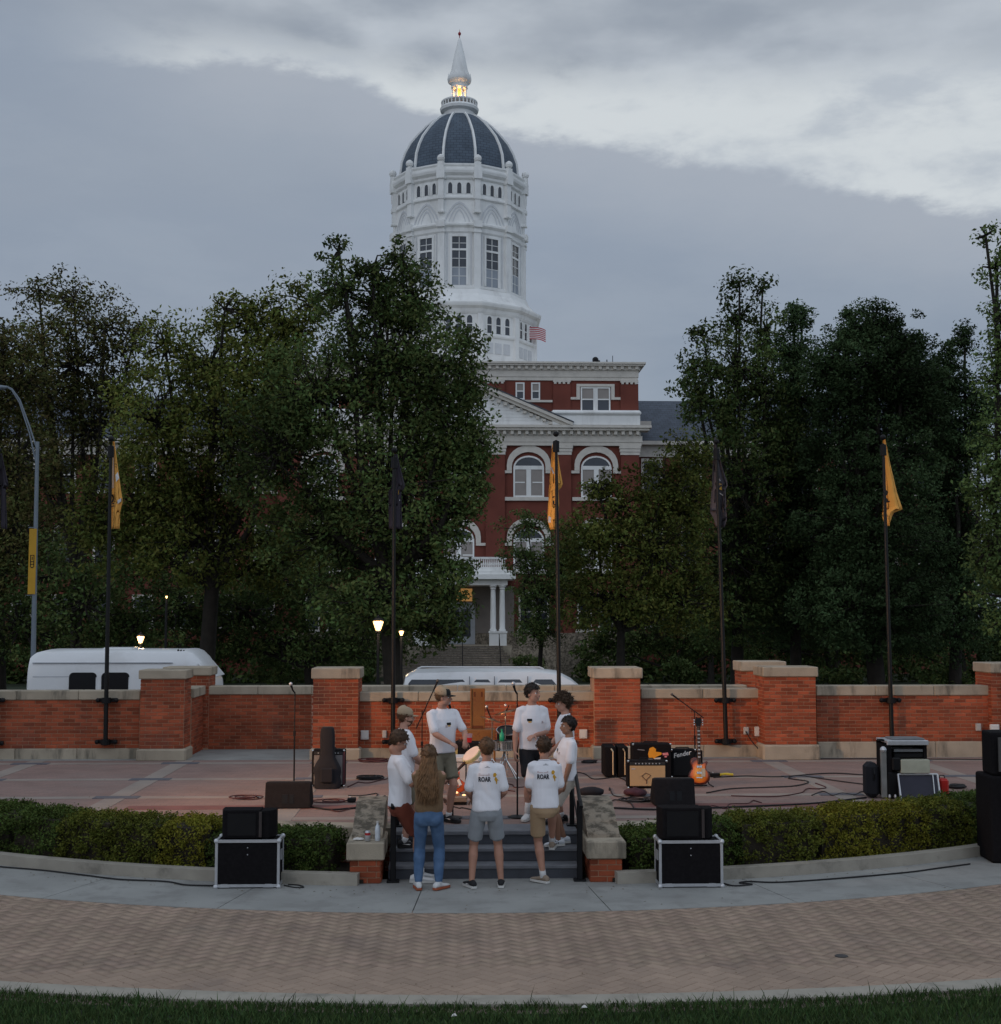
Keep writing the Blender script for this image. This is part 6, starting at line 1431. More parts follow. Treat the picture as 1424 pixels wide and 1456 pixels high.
# middle of the stage
YM = 23.2
m_wood = M('orange_wood', (.15, .060, .020), .6, .3, 3, .15, 25, col2=(.25, .11, .03), stain=((.12, .035, .015), .8, 6, .52, .66))
ch = thing('wooden_chair', 'tall backed orange brown wooden chair standing before the middle wall', 'chair', (XP(681, YM, 1060), YM, SZ))
pt = lambda px, py, Y=YM: P(px, py, Y)
def slab(nm, pa, pb_, ya, yb, Y0, Y1, mat, par, bev=.008): return MB().box(XP(pa, Y0, (ya + yb) / 2), XP(pb_, Y0, (ya + yb) / 2), Y0, Y1, ZY(yb, Y0, pa), ZY(ya, Y0, pa), bev=bev).build(nm, mat, par)
slab('backrest', 669.5, 690, 979, 1038, YM, YM + .05, m_wood, ch)
slab('rail', 669, 671.5, 979, 1038, YM - .02, YM, m_wood, ch); slab('rail', 688, 690, 979, 1036, YM - .02, YM, m_wood, ch)
for (pa, ya) in ((674, 984), (684, 984)): slab('slot', pa, pa + 2.5, ya, ya + 7, YM - .004, YM + .01, M('dark_slot', (.10, .03, .012), .8), ch, 0)
slab('crossbar', 672, 688, 1032, 1036, YM - .01, YM, M('dark_slot', (.10, .03, .012), .8), ch, 0)
slab('seat', 663, 705, 1038, 1055, YM - .25, YM + .2, m_wood, ch)
for pa in (664, 702): slab('leg', pa, pa + 3, 1055, 1094, YM - .24, YM - .18, m_wood, ch)
t, x0, x1, Y, z1 = amp('keyboard_amplifier', 'black amplifier with a brass strip under the red cup, behind the stand', 638, 682, 1106, 1056, .3, m_blk2, None, Yo=21.4, panel=False)
MB().box(XP(647, Y, 1070), XP(651, Y, 1070), Y - .01, Y, SZ + .12, z1 - .05).build('brass_strip', M('brass', (.55, .42, .16), .35, .1, 5, metal=.6), t)
t = thing('storage_box', 'light grey box with a lid behind the orange guitar', 'box', (XP(664, 20.9, 1100), 21.0, SZ)); slab('case', 639, 690, 1084, 1113, 20.9, 21.3, M('pale_grey_plastic', (.42, .42, .44), .6), t); slab('lid', 638, 691, 1077, 1083.5, 20.87, 21.33, M('pale_plastic', (.55, .54, .54), .6), t)
for px in (638, 661): pass
t = thing('effects_board', 'low pedalboard with glowing warm lamps beside the girl with long hair', 'effects board', (XP(650, 19.4, 1135), 19.4, SZ)); slab('board', 636, 664, 1134, 1141, 19.25, 19.6, M('silver_board', (.22, .16, .12), .45), t)
m_wl = glow('warm_lamp', (1.0, .55, .25), 1.6)
for px in (641, 649, 660): c = P(px, 1131 if px != 649 else 1127, 19.45); MB().ball(c, (.028, .02, .016), 10, 6).build('indicator_lamp', m_wl, t); MB().box(c.x - .05, c.x + .05, 19.40, 19.55, SZ + .06, c.z - .012, bev=.005).build('pedal', M('copper_pedal', (.30, .12, .06), .4), t)
slab('crate', 637, 664, 1141.5, 1149, 19.26, 19.6, m_blk2, t)
# drums
YD = 21.9
dr = thing('snare_drum', 'shiny chrome drum with a green bottle resting behind it, right of the wooden chair', 'drum', (XP(717, YD, 1070), YD, SZ)); dc = P(717, 1060, YD)
MB().lathe([(.165, -.07), (.165, .07)], dc, 28, cap=False).build('shell', m_chrome, dr, 40)
for z in (-.07, .07): MB().lathe([(.168, z - .01), (.178, z - .008), (.178, z + .008), (.168, z + .01)], dc, 28, cap=False).build('hoop', m_chrome, dr, 40)
MB().lathe([(.163, .071), (.16, .074)], dc, 28).build('drum_head', M('dark_skin', (.03, .03, .03), .8, spec=.1), dr)
for k in range(8): a = k * pi / 4 + .2; MB().tube([dc + Vector((math.cos(a) * .178, math.sin(a) * .178, -.06)), dc + Vector((math.cos(a) * .178, math.sin(a) * .178, .06))], .008, 5).build('lug', m_chrome, dr)
for k in range(3): a = R(90 + 120 * k); MB().tube([dc + Vector((0, 0, -.1)), dc + Vector((math.cos(a) * .05, math.sin(a) * .05, -.25)), Vector((dc.x + math.cos(a) * .25, dc.y + math.sin(a) * .25, SZ + .01))], .010, 5).build('leg', m_chrome, dr)
d2 = thing('tom_drum', 'dark drum with chrome hoops behind the chrome snare drum', 'drum', (XP(722, 22.6, 1050), 22.6, SZ)); c2 = P(722, 1048, 22.6)
mm = Matrix.Translation(c2) @ Matrix.Rotation(R(20), 4, 'X')
MB().lathe([(.18, -.12), (.18, .12)], (0, 0, 0), 28).xf(mm).build('shell', m_black, d2, 40)
for z in (-.12, .12): MB().lathe([(.18, z - .012), (.19, z - .01), (.19, z + .01), (.18, z + .012)], (0, 0, 0), 28, cap=False).xf(mm).build('hoop', m_chrome, d2, 40)
MB().tube([c2, (c2.x, 22.6, SZ)], .012, 6).build('stand_pole', m_chrome, d2)
t = thing('green_bottle', 'small green plastic bottle standing by the drums', 'bottle', P(714, 1050, 21.9)); c3 = P(714, 1047, YD + .03)
MB().lathe([(.035, -.07), (.04, -.06), (.04, .03), (.02, .06), (.014, .07), (.014, .09)], c3, 12).build('bottle', M('green_plastic', (.02, .30, .16), .3), t, 50)
MB().lathe([(.017, .091), (.017, .115)], c3, 10).build('cap', M('green_cap', (.01, .22, .12), .4), t)
cyl = [((692, 1005), (700, 1025), 'left'), ((724, 1003), (719, 1014), 'right')]
for (pa, pb_, side) in cyl:
    c = P(pb_[0], pb_[1], 22.4); t = thing('cymbal_stand', f'thin cymbal stand beside the wooden chair, the {side} one of two', 'cymbal stand', (c.x, 22.4, SZ), 0, 'cymbal stands')
    m_cy = M('cymbal_bronze', (.25, .15, .08), .3, .1, 6, metal=.8); mm = Matrix.Translation(c + Vector((0, 0, .02))) @ Matrix.Rotation(R(16 if side == 'left' else -14), 4, 'Y')
    MB().lathe([(.20, -.006), (.05, .006), (.02, .02)], (0, 0, 0), 28).xf(mm).build('cymbal', m_cy, t, 180)
    MB().tube([c + Vector((0, 0, .05)), (c.x, 22.4, SZ + .3)], .010, 6).build('pole', m_chrome, t)
    for k in range(3): a = R(90 + 120 * k); MB().tube([(c.x, 22.4, SZ + .32), (c.x + .25 * math.cos(a), 22.4 + .25 * math.sin(a), SZ + .01)], .009, 5).build('leg', m_chrome, t)
    MB().tube([P(*pa, 22.35), P(*pb_, 22.4)], .010, 5).build('boom', m_black, t); MB().ball(P(pa[0] + (0 if side == 'left' else -5), pa[1], 22.3), .022, 8, 6).build('wing_nut', m_alu, t)

# equipment rack at the right
g = G5(1262, 1136); YR = g.y; rx = lambda px: XP(px, YR, 1090); rz_ = lambda py: ZY(py, YR, 1280)
rk_ = thing('equipment_rack', 'open wheeled equipment rack with silver top, cream box and tilted silver framed lid', 'equipment rack', (rx(1290), YR + .3, SZ))
def rb_ox(nm, a, c_, ya, yb, y0, y1, mat, bev=.006): return MB().box(rx(a), rx(c_), YR + y0, YR + y1, rz_(yb), rz_(ya), bev=bev).build(nm, mat, rk_)
rb_ox('side_panel', 1262, 1269, 1056, 1134, .0, .5, m_blk2); rb_ox('side_panel', 1316, 1321, 1058, 1100, .05, .5, m_blk2); rb_ox('back_panel', 1269.5, 1316, 1062, 1130, .45, .5, m_black)
rb_ox('top_box', 1262, 1321, 1053, 1059.5, -.03, .5, m_alu); rb_ox('mixer', 1272, 1318, 1050.5, 1053, .05, .4, M('grey_metal', (.16, .17, .18), .4)); rb_ox('antenna_box', 1254, 1262, 1052, 1055, .1, .2, m_black)
rb_ox('device', 1274, 1315, 1066, 1070, .05, .4, M('grey_metal', (.16, .17, .18), .4)); rb_ox('device', 1274, 1315, 1072, 1078, .05, .4, m_black)
rb_ox('cream_box', 1280, 1321, 1080, 1099, -.06, .42, M('cream_plastic', (.42, .42, .33), .6)); rb_ox('cable_bundle', 1268, 1281, 1077, 1096, -.05, .1, m_black, .02)
rb_ox('door_panel', 1253, 1261, 1067, 1134, -.02, .03, M('galv', (.20, .20, .19), .5, .2, 6)); MB().ball((rx(1257), YR, rz_(1066)), .05, 8, 6).build('corner_ball', m_alu, rk_)
b = MB(); A = [P(1277, 1101, YR - .02), P(1333, 1101, YR - .02), P(1338, 1140, YR - .30), P(1282, 1140, YR - .30)]
b.hexa([p + Vector((0, .035, 0)) for p in A], A); b.build('lid', M('lid_navy', (.028, .028, .042), .7), rk_)
for i, j in ((0, 1), (1, 2), (0, 3)): MB().tube([A[i] - Vector((0, .012, 0)), A[j] - Vector((0, .012, 0))], .014, 6).build('lid_edge', m_alu, rk_)
MB().tube([A[1] - Vector((.07, .014, 0)), A[2] - Vector((.08, .014, 0))], .009, 6).build('lid_edge', m_alu, rk_)
MB().box(rx(1262), rx(1278), YR - .02, YR + .4, SZ, rz_(1098), bev=.02).build('lower_shelf', m_black, rk_)
for a_ in (1264, 1272): MB().ball((rx(a_), YR - .02, SZ + .035), (.02, .03, .035), 8, 6).build('caster', m_alu, rk_)
t = thing('soft_case', 'rounded black soft case leaning against the equipment rack', 'bag', (rx(1242), YR + .1, SZ)); MB().box(rx(1234), rx(1252), YR, YR + .3, SZ + .01, rz_(1085), bev=.06).build('case', m_blackc, t); MB().tube([(rx(1243), YR - .0, rz_(1092)), (rx(1243), YR - .04, rz_(1100)), (rx(1243), YR, rz_(1110))], .01, 6).build('handle', m_black, t)
t = thing('red_case', 'small red case on the stage right of the equipment rack', 'case', (rx(1344), YR + .1, SZ)); MB().box(rx(1336), rx(1350), YR, YR + .2, SZ, rz_(1108), bev=.03).build('case', M('red_plastic', (.42, .02, .015), .4), t); MB().tube([(rx(1339), YR + .1, rz_(1108)), (rx(1340), YR + .1, rz_(1104)), (rx(1346), YR + .1, rz_(1104)), (rx(1347), YR + .1, rz_(1108))], .008, 6).build('handle', m_black, t)

# cords
m_cord = M('black_cord', (.013, .012, .013), .6); m_cordr = M('maroon_cord', (.07, .02, .02), .6)
def cord(label, pts, r=.009, mat=m_cord, z=SZ, stage_=True, name='cord', cat='cord'):
    w3 = []
    for p in pts:
        q = G(p[0], p[1], z + .008) if len(p) == 2 else Vector(p); w3.append(q)
    sm_ = []
    n = len(w3)
    for i in range(n - 1):
        p0, p1, p2, p3 = w3[max(i - 1, 0)], w3[i], w3[i + 1], w3[min(i + 2, n - 1)]
        for k in range(8):
            t_ = k / 8; sm_.append(.5 * ((2 * p1) + (p2 - p0) * t_ + (2 * p0 - 5 * p1 + 4 * p2 - p3) * t_ ** 2 + (3 * p1 - p0 - 3 * p2 + p3) * t_ ** 3))
    sm_.append(w3[-1]); zmin = r + .003
    for i, v in enumerate(sm_): v.z = max(v.z, z + zmin)
    return tag(MB().tube(sm_, r, 6).build(name, mat, smooth=180), label, cat)
def coil(label, px, py, rpx, n=4, mat=m_cord, seed=1, squash=.8, r=.009):
    c = G5(px, py); rng = random.Random(seed); R_ = rpx * c.y / FOC; pts = []
    for k in range(n * 12 + 1):
        a = 2 * pi * k / 12; q = R_ * (.72 + .28 * math.sin(k * .37 + seed)) ; pts.append((c.x + math.cos(a) * q + rng.uniform(-.015, .015), c.y + math.sin(a) * q * squash + rng.uniform(-.015, .015), SZ + .015 + .004 * (k // 12) * 2))
    return cord(label, pts, r, mat, name='cord_coil', cat='cord')
coil('loose coil of dark cord on the stage left of the leftmost wedge monitor', 350, 1136, 24, 3, m_cordr, 3)
coil('pile of coiled cord near the wall, left of the man in the tan cap', 535, 1083, 24, 4, m_cordr, 5, r=.011)
coil('second pile of coiled cord beside the stair top, in front of the first pile', 527, 1108, 20, 5, m_cord, 6, r=.012)
coil('small coil of cord right of the white sneakers, near the pier', 838, 1085, 11, 4, m_cord, 7, r=.012)
coil('coil of black cable on the stage beyond the right shrub', 1361, 1121, 12, 5, m_cord, 8, r=.016)
coil('tangled cord in front of the right wedge monitor', 905, 1140, 26, 3, m_cord, 9)
coil('cord loops right of the left wedge monitor', 470, 1140, 26, 2, m_cordr, 11)
cord('long cable lying along the stage edge right of the steps', [(860, 1149), (930, 1152), (1000, 1150), (1080, 1147), (1160, 1143), (1232, 1135)], .014)
cord('second cable snaking from the amplifiers to the equipment rack', [(1005, 1128), (1040, 1122), (1090, 1120), (1130, 1118), (1150, 1112), (1122, 1107), (1140, 1104), (1200, 1112), (1240, 1117)], .010)
cord('thin cable looping on the stage left of the rack', [(1040, 1132), (1100, 1133), (1138, 1128), (1148, 1122), (1165, 1122), (1175, 1120), (1160, 1114)], .009, m_cordr)
cord('cable running from the guitar towards the right wall', [(1015, 1106), (1060, 1104), (1110, 1105), (1180, 1100), (1235, 1103)], .011)
cord('cord hanging from the plugged in outlet and running right along the wall', [P(1061, 1040, 25.53), P(1068, 1052, 25.5), P(1078, 1064, 25.45), G5(1090, 1077), G5(1120, 1080), G5(1200, 1080), G5(1260, 1080), G5(1400, 1081)], .010)
cord('dark cable behind the steps, left of the right pier', [(800, 1096), (830, 1100), (845, 1108), (880, 1106), (900, 1118)], .009)
cord('thin cable running left of the steps from the coil to the wedge', [(441, 1148), (470, 1152), (500, 1150), (540, 1146)], .013)
cord('cable along the foot of the left planter kerb to the left road case', [(-40, 1228), (0, 1233), (60, 1238), (120, 1245), (170, 1251), (235, 1254), (265, 1259), (306, 1260)], .010, z=.004)
cord('short cable loop behind the left road case', [(404, 1259), (418, 1262), (432, 1262), (425, 1259), (410, 1258)], .007, z=.004)
cord('cable along the planter kerb right of the right road case', [(1030, 1257), (1045, 1260), (1070, 1258), (1052, 1256), (1066, 1254), (1110, 1255), (1200, 1249), (1290, 1241), (1335, 1235), (1380, 1229)], .009, z=.004)
rgc = random.Random(12)
CL = ['dark red cord winding on the stage between the coils and the man in glasses', 'black cord on the stage just above the left stair wall', 'dark red cord running from the tan capped man towards the left wedge monitor', 'black cord on the stage behind the man with the centre ROAR shirt',
      'dark red cord on the stage behind the right man in a ROAR shirt', 'black cord running below the tan amplifier to the right wedge monitor', 'dark red cord on the stage right of the right road case speaker', 'black cord from the edge on amplifiers past the maroon jacket', 'dark red cord in front of the glowing pedalboard', 'black cord ending at the left side of the equipment rack']
for k, (a0_, b0_) in enumerate((((495, 1118), (560, 1104)), ((500, 1128), (548, 1135)), ((575, 1150), (470, 1152)), ((700, 1158), (640, 1146)), ((760, 1120), (700, 1112)), ((870, 1142), (930, 1128)), ((1000, 1150), (1090, 1141)), ((860, 1120), (905, 1146)), ((650, 1130), (730, 1124)), ((1160, 1128), (1235, 1126)))):
    ps = [(a0_[0] + (b0_[0] - a0_[0]) * i / 6 + rgc.uniform(-7, 7), a0_[1] + (b0_[1] - a0_[1]) * i / 6 + rgc.uniform(-4, 4)) for i in range(7)]
    o_ = cord(CL[k], ps, .008, m_cord if k % 2 else m_cordr)
for (lb, px, py, w_) in (('small black stomp box on the stage above the left stair wall', 500, 1142, .12), ('black power strip on the stage between the two monitors', 1018, 1106, .2)):
    g = G5(px, py); t = thing('pedal', lb, 'effects pedal', (g.x, g.y, SZ)); MB().box(g.x - w_ / 2, g.x + w_ / 2, g.y, g.y + .12, SZ + .012, SZ + .07, bev=.01).build('case', m_black, t); MB().ball((g.x - w_ * .2, g.y + .03, SZ + .08), .012, 6, 5).build('knob', m_alu, t)
g = G5(1033, 1106); tag(MB().tube([(g.x - .1, g.y, SZ + .05), (g.x, g.y + .02, SZ + .06), (g.x + .12, g.y, SZ + .05)], .02, 8).build('cable_tie', M('yellow_plastic', (.5, .4, .04), .6)), 'yellow strap on the black cable bundle right of the sunburst guitar', 'strap')
g = G5(843, 1134); t = thing('black_bag', 'crumpled black bag lying on the stage behind the right stair wall', 'bag', (g.x, g.y, SZ)); b = MB(); b.ball((g.x - .02, g.y + .1, SZ + .07), (.20, .13, .075), 14, 8)
b.v = [tuple(Vector(v) + Vector((noise.noise(Vector(v) * 9) * .03, 0, noise.noise(Vector(v) * 12 + Vector((3, 0, 0))) * .02))) for v in b.v]; b.build('bag', m_blackc, t, 180)
MB().tube([(g.x - .1, g.y - .04, SZ + .02), (g.x + .02, g.y - .09, SZ + .015), (g.x + .1, g.y - .03, SZ + .02)], .008, 5).build('strap', M('red_strap', (.4, .04, .02), .7), t)
g = G5(905, 1133); t = thing('jacket', 'dark red and black jacket heaped beside the right wedge monitor', 'jacket', (g.x, g.y, SZ)); b = MB(); b.ball((g.x, g.y + .1, SZ + .05), (.18, .15, .06), 14, 8); b.v = [tuple(Vector(v) + Vector((0, 0, noise.noise(Vector(v) * 12) * .03))) for v in b.v]; b.build('cloth', M('maroon_cloth', (.06, .022, .03), .9, .4, 8), t, 180)
# things on the left stair wall
cx_ = XP(537, 16.25, 1195); t = thing('water_bottle', 'clear plastic water bottle standing on the left stair wall', 'bottle', (cx_, 16.27, .48))
m_pet = M('clear_plastic', (.62, .66, .70), .15, .05, 8, spec=.6)
MB().lathe([(.028, 0), (.033, .01), (.033, .06), (.030, .075), (.033, .09), (.033, .13), (.026, .17), (.013, .195), (.013, .21)], (cx_, 16.27, .482), 14).build('body', m_pet, t, 50); MB().lathe([(.016, .211), (.016, .232)], (cx_, 16.27, .482), 10).build('cap', m_boxw, t)
cx_ = XP(523, 16.25, 1195); t = thing('drink_can', 'small silver drink can with a red mark on the left stair wall', 'can', (cx_, 16.25, .48)); MB().lathe([(.026, 0), (.033, .008), (.033, .108), (.026, .122)], (cx_, 16.25, .482), 16).build('body', m_alu, t, 50); MB().lathe([(.0335, .07), (.0335, .10)], (cx_, 16.25, .482), 16, cap=False).build('print', M('red_print', (.4, .03, .03), .5), t)
cx_ = XP(510, 16.3, 1195); t = thing('paper', 'crumpled white paper lying left of the can on the stair wall', 'paper', (cx_, 16.32, .48)); b = MB(); b.ball((cx_, 16.32, .495), (.07, .05, .018), 10, 6); b.v = [tuple(Vector(v) + Vector((0, 0, noise.noise(Vector(v) * 30) * .008))) for v in b.v]; b.build('sheet', m_boxw, t)
# hand rails of the steps
for (lb, px, sgn) in (('black steel handrail on the left side of the steps', 557, -1), ('black steel handrail on the right side of the steps', 827, 1)):
    x = XP(px, 16.25, 1200); t = thing('handrail', lb, 'handrail', (x, 16.25, 0), 0, 'handrails of the stage steps')
    x = x - .02 * sgn
    MB().box(x - .033, x + .033, 16.22, 16.285, .004, .95, bev=.006).build('post', m_black, t); MB().box(x - .075, x + .075, 16.18, 16.32, .004, .022, bev=.004).build('base_plate', m_black, t)
    MB().box(x - .030, x + .030, 17.27, 17.33, SZ + .012, SZ + .95, bev=.006).build('post', m_black, t); MB().box(x - .07, x + .07, 17.23, 17.37, SZ + .0125, SZ + .03, bev=.004).build('base_plate', m_black, t)
    MB().tube([(x, 16.03, .90), (x, 16.11, .95), (x, 16.25, .975), (x, 17.30, SZ + .975), (x, 17.48, SZ + .975), (x, 17.55, SZ + .93)], .024, 10).build('rail', m_black, t, 60)
    for z in (.55,): MB().tube([(x, 16.25, z), (x, 17.30, z + SZ)], .010, 6).build('mid_rail', m_black, t)
# scraps on the grass
for (lb, px, py) in (('pale dead leaf in the grass near the middle', 646, 1444), ('white paper scrap at the kerb below the steps', 831, 1432), ('white scrap in the grass right', 1359, 1444)):
    g = G(px, py, .05); b = MB(); 
    for k in range(1): b.add([(g.x - .022, g.y, .04), (g.x, g.y - .02, .05), (g.x + .026, g.y - .005, .045), (g.x + .008, g.y + .022, .06), (g.x - .014, g.y + .02, .05)], [(0, 1, 2), (0, 2, 3), (0, 3, 4)])
    o = tag(b.build('paper_scrap', m_boxw), lb, 'litter'); s_ = o.modifiers.new('s', 'SOLIDIFY'); s_.thickness = .002

# ================================================================== people
m_skin = M('skin', (.46, .245, .175), .55, .10, 9, .1, 120, spec=.35); m_skin2 = M('skin_tan', (.29, .150, .095), .55, .10, 9, .1, 120, spec=.35); m_skin3 = M('skin_warm', (.40, .205, .14), .55, .10, 9, .1, 120, spec=.35)
m_tee = M('white_cotton', (.80, .79, .82), .9, .03, 3, .12, 200); m_eyew = M('eye_white', (.7, .68, .66), .3, .02, 3); m_iris = M('iris', (.03, .02, .015), .2, .1, 3); m_lip = M('lips', (.36, .12, .10), .5, .1, 9)
EMP = []
def remesh(mb, name, voxel, smooth=2, decim=None):
    me = mb.mesh(name); o = bpy.data.objects.new('tmp', me); COL.objects.link(o)
    r = o.modifiers.new('r', 'REMESH'); r.mode = 'VOXEL'; r.voxel_size = voxel; r.adaptivity = 0.0; r.use_smooth_shade = True
    if smooth: s = o.modifiers.new('s', 'SMOOTH'); s.factor = .5; s.iterations = smooth
    if decim: d = o.modifiers.new('d', 'DECIMATE'); d.ratio = decim
    bpy.context.view_layer.update(); dg = bpy.context.evaluated_depsgraph_get()
    out_ = bpy.data.meshes.new_from_object(o.evaluated_get(dg)); bpy.data.objects.remove(o); bpy.data.meshes.remove(me)
    out_.name = name; out_.update(); out_.polygons.foreach_set('use_smooth', [True] * len(out_.polygons)); return out_
def wrinkle(me, amp, sc=(16, 16, 7), seed=0.0, falloff=None):
    n = len(me.vertices); co = np.empty(n * 3, np.float32); me.vertices.foreach_get('co', co); co = co.reshape(-1, 3)
    no = np.empty(n * 3, np.float32); me.vertices.foreach_get('normal', no); no = no.reshape(-1, 3)
    p = co * np.array(sc) + seed
    w_ = p + .9 * np.sin(p[:, [1, 2, 0]] * 1.3 + seed)
    f = np.sin(w_[:, 0] * 1.1 + w_[:, 2] * .9) * .5 + np.sin(w_[:, 1] * 1.7 - w_[:, 2] * 1.3 + 2) * .3 + np.sin((w_[:, 0] + w_[:, 1]) * 2.6 + w_[:, 2] * 2.1) * .2
    f = f * np.abs(f) ** .3
    k = 1.0 if falloff is None else falloff(co)
    co = co + no * (amp * (f * .8 + .25) * k)[:, None]; me.vertices.foreach_set('co', co.astype(np.float32).ravel()); me.update()
def ring(c, rx, ry, ax, ay, n=16, sq=1.0):
    return [c + ax * (math.copysign(abs(math.cos(t)) ** sq, math.cos(t)) * rx) + ay * (math.copysign(abs(math.sin(t)) ** sq, math.sin(t)) * ry) for t in [2 * pi * k / n for k in range(n)]]
def ik(a, b, l1, l2, hint):
    d = b - a; L_ = d.length; mx = (l1 + l2) * .995
    if L_ > mx: b = a + d * (mx / L_); d = b - a; L_ = mx
    u = d.normalized(); x = (l1 * l1 - l2 * l2 + L_ * L_) / (2 * L_); h = math.sqrt(max(0, l1 * l1 - x * x)); v = hint - u * hint.dot(u)
    if v.length < 1e-4: v = Vector((0, 1, 0))
    return a + u * x + v.normalized() * h, b
def limb(mb, pts, rads, n=12):   # smooth tapered limb through points
    P_, R_ = [], []
    for i in range(len(pts) - 1):
        for k in range(5):
            t = k / 5; P_.append(pts[i].lerp(pts[i + 1], t)); R_.append(rads[i] + (rads[i + 1] - rads[i]) * t)
    P_.append(pts[-1]); R_.append(rads[-1]); mb.tube(P_, R_, n)
    mb.ball(pts[0], rads[0], 10, 8); mb.ball(pts[-1], rads[-1], 10, 8)
def person(label, H, pos, th, lean=0, side=0, feet=None, hands=None, elb=None, knees=None, head=(0, 0, 0), skin=m_skin, shirt=m_tee, pants=None, pants_len='short',
           sole=None, shoe=None, sock=None, hair=None, pz=None, extras=None, female=False, sleeve='short', curl=.35, hw_=1.0):
    """pos: ground point under the pelvis; th: heading (0 looks away from the camera); feet/hands given in the body's own frame (x right, y forward, z up from the ground point)"""
    s = H / 1.78; t = thing('person', label, 'person', pos, R(th), None)
    V = lambda *a: Vector(a) * s
    pel = V(0, 0, .93) if pz is None else Vector((0, 0, pz)); 
    Mt = Matrix.Translation(pel) @ Matrix.Rotation(R(-lean), 4, 'X') @ Matrix.Rotation(R(side), 4, 'Y')
    T = lambda x, y, z: Mt @ (Vector((x, y, z)) * s)         # torso frame, origin at the pelvis
    sw = .163 * hw_
    sh = [T(-sw, -.01, .482), T(sw, -.01, .482)]; hip = [T(-.088, 0, -.03), T(.088, 0, -.03)]
    neck0 = T(0, -.015, .55); hc = T(0, .014, .704)
    MH = Matrix.Translation(hc) @ Mt.to_3x3().to_4x4() @ Matrix.Rotation(R(head[0]), 4, 'Z') @ Matrix.Rotation(R(head[1]), 4, 'X') @ Matrix.Rotation(R(head[2]), 4, 'Y')
    Hh = lambda x, y, z: MH @ (Vector((x, y, z)) * s)
    X3 = Mt.to_3x3() @ Vector((1, 0, 0)); Y3 = Mt.to_3x3() @ Vector((0, 1, 0))
    feet = feet or [((-.12, 0, .08), 8), ((.12, 0, .08), -8)]
    b = MB()
    tor = [(-.11, .10, .085, 0), (-.05, .150, .105, 0), (.03, .155, .105, 0), (.12, .135, .098, .005), (.22, .138, .10, .01), (.33, .160, .112, .01), (.42, .150, .098, .0), (.49, .112, .072, -.008), (.54, .068, .058, -.012), (.58, .055, .055, -.012)]
    if female: tor = [(z, rx * (.93 if z > .08 and z < .3 else .95), ry * .95, yo) for z, rx, ry, yo in tor]
    b.loft([[T(0, yo, z) + X3 * (math.cos(a) * rx * s * hw_) + Y3 * (math.sin(a) * ry * s) for a in [2 * pi * k / 18 for k in range(18)]] for z, rx, ry, yo in tor])
    # neck and head
    limb(b, [neck0, Hh(0, -.02, -.10)], [.058 * s, .053 * s])
    hr = lambda c, r: b.ball(Hh(*c), (1, 1, 1), 16, 12, mat=MH.to_3x3() @ Matrix.Diagonal(Vector(r) * s))
    hr((0, -.014, .032), (.074, .094, .086)); hr((0, .024, -.030), (.060, .068, .084)); hr((0, .042, -.082), (.040, .040, .030)); hr((-.038, .02, -.06), (.026, .045, .04)); hr((.038, .02, -.06), (.026, .045, .04))
    hr((0, .082, .018), (.045, .014, .012)); hr((0, .092, -.045), (.022, .014, .008)); hr((0, .090, -.058), (.018, .013, .008))
    b.tube([Hh(0, .086, .012), Hh(0, .100, -.008), Hh(0, .110, -.026), Hh(0, .094, -.034)], [.008 * s, .011 * s, .016 * s, .011 * s], 8)
    for q in (-1, 1):
        hr((q * .074, -.008, -.012), (.010, .018, .030)); hr((q * .034, .072, -.022), (.020, .016, .016))
    # arms with hands
    hands = hands or [None, None]; elb = elb or [None, None]; el_, wr_ = [], []
    for i, q in enumerate((-1, 1)):
        tgt = V(*hands[i]) if hands[i] else V(q * .27, .05, .80)
        hint = Vector(elb[i]) if elb[i] else Vector((q * .5, -1, -.15))
        e, w_ = ik(sh[i], tgt, .285 * s, .245 * s, hint); el_.append(e); wr_.append(w_)
        limb(b, [sh[i], sh[i].lerp(e, .35), e], [.047 * s, .044 * s, .037 * s]); limb(b, [e, e.lerp(w_, .28), w_], [.039 * s, .041 * s, .026 * s])
        f = (w_ - e).normalized(); inward = Vector((-q, .0, 0)) if abs(f.z) > .6 else Vector((-q * .3, 0, -1)); pn = inward - f * inward.dot(f); pn.normalize(); sd = f.cross(pn)   # palm normal, side
        if sd.dot(Vector((0, 1, 0))) < 0 and abs(f.z) > .6: sd = -sd
        elif abs(f.z) <= .6 and sd.dot(Vector((0, 0, 1))) < 0 and False: sd = -sd
        pc = w_ + f * .048 * s; m3 = Matrix((sd, f, pn)).transposed()
        b.ball(pc, 1, 12, 8, mat=m3 @ Matrix.Diagonal(Vector((.041, .052, .016)) * s))
        for k in range(4):
            o_ = (k - 1.5) * .020 * s; Lf = (.070, .080, .075, .060)[3 - k] * s if q else .07 * s; p0 = w_ + f * .082 * s + sd * o_; a1 = curl + .07 * k
            d1 = (f * math.cos(a1) + pn * math.sin(a1)); d2 = (f * math.cos(a1 * 2.3) + pn * math.sin(a1 * 2.3)); d3 = (f * math.cos(a1 * 3.1) + pn * math.sin(a1 * 3.1))
            b.tube([p0 - f * .02 * s, p0, p0 + d1 * Lf * .45, p0 + d1 * Lf * .45 + d2 * Lf * .32, p0 + d1 * Lf * .45 + d2 * Lf * .32 + d3 * Lf * .26], [.0098 * s, .0098 * s, .009 * s, .0085 * s, .0072 * s], 8)
        tb0 = w_ + f * .022 * s + sd * .028 * s; td = (f * .62 + sd * .62 + pn * .45).normalized()
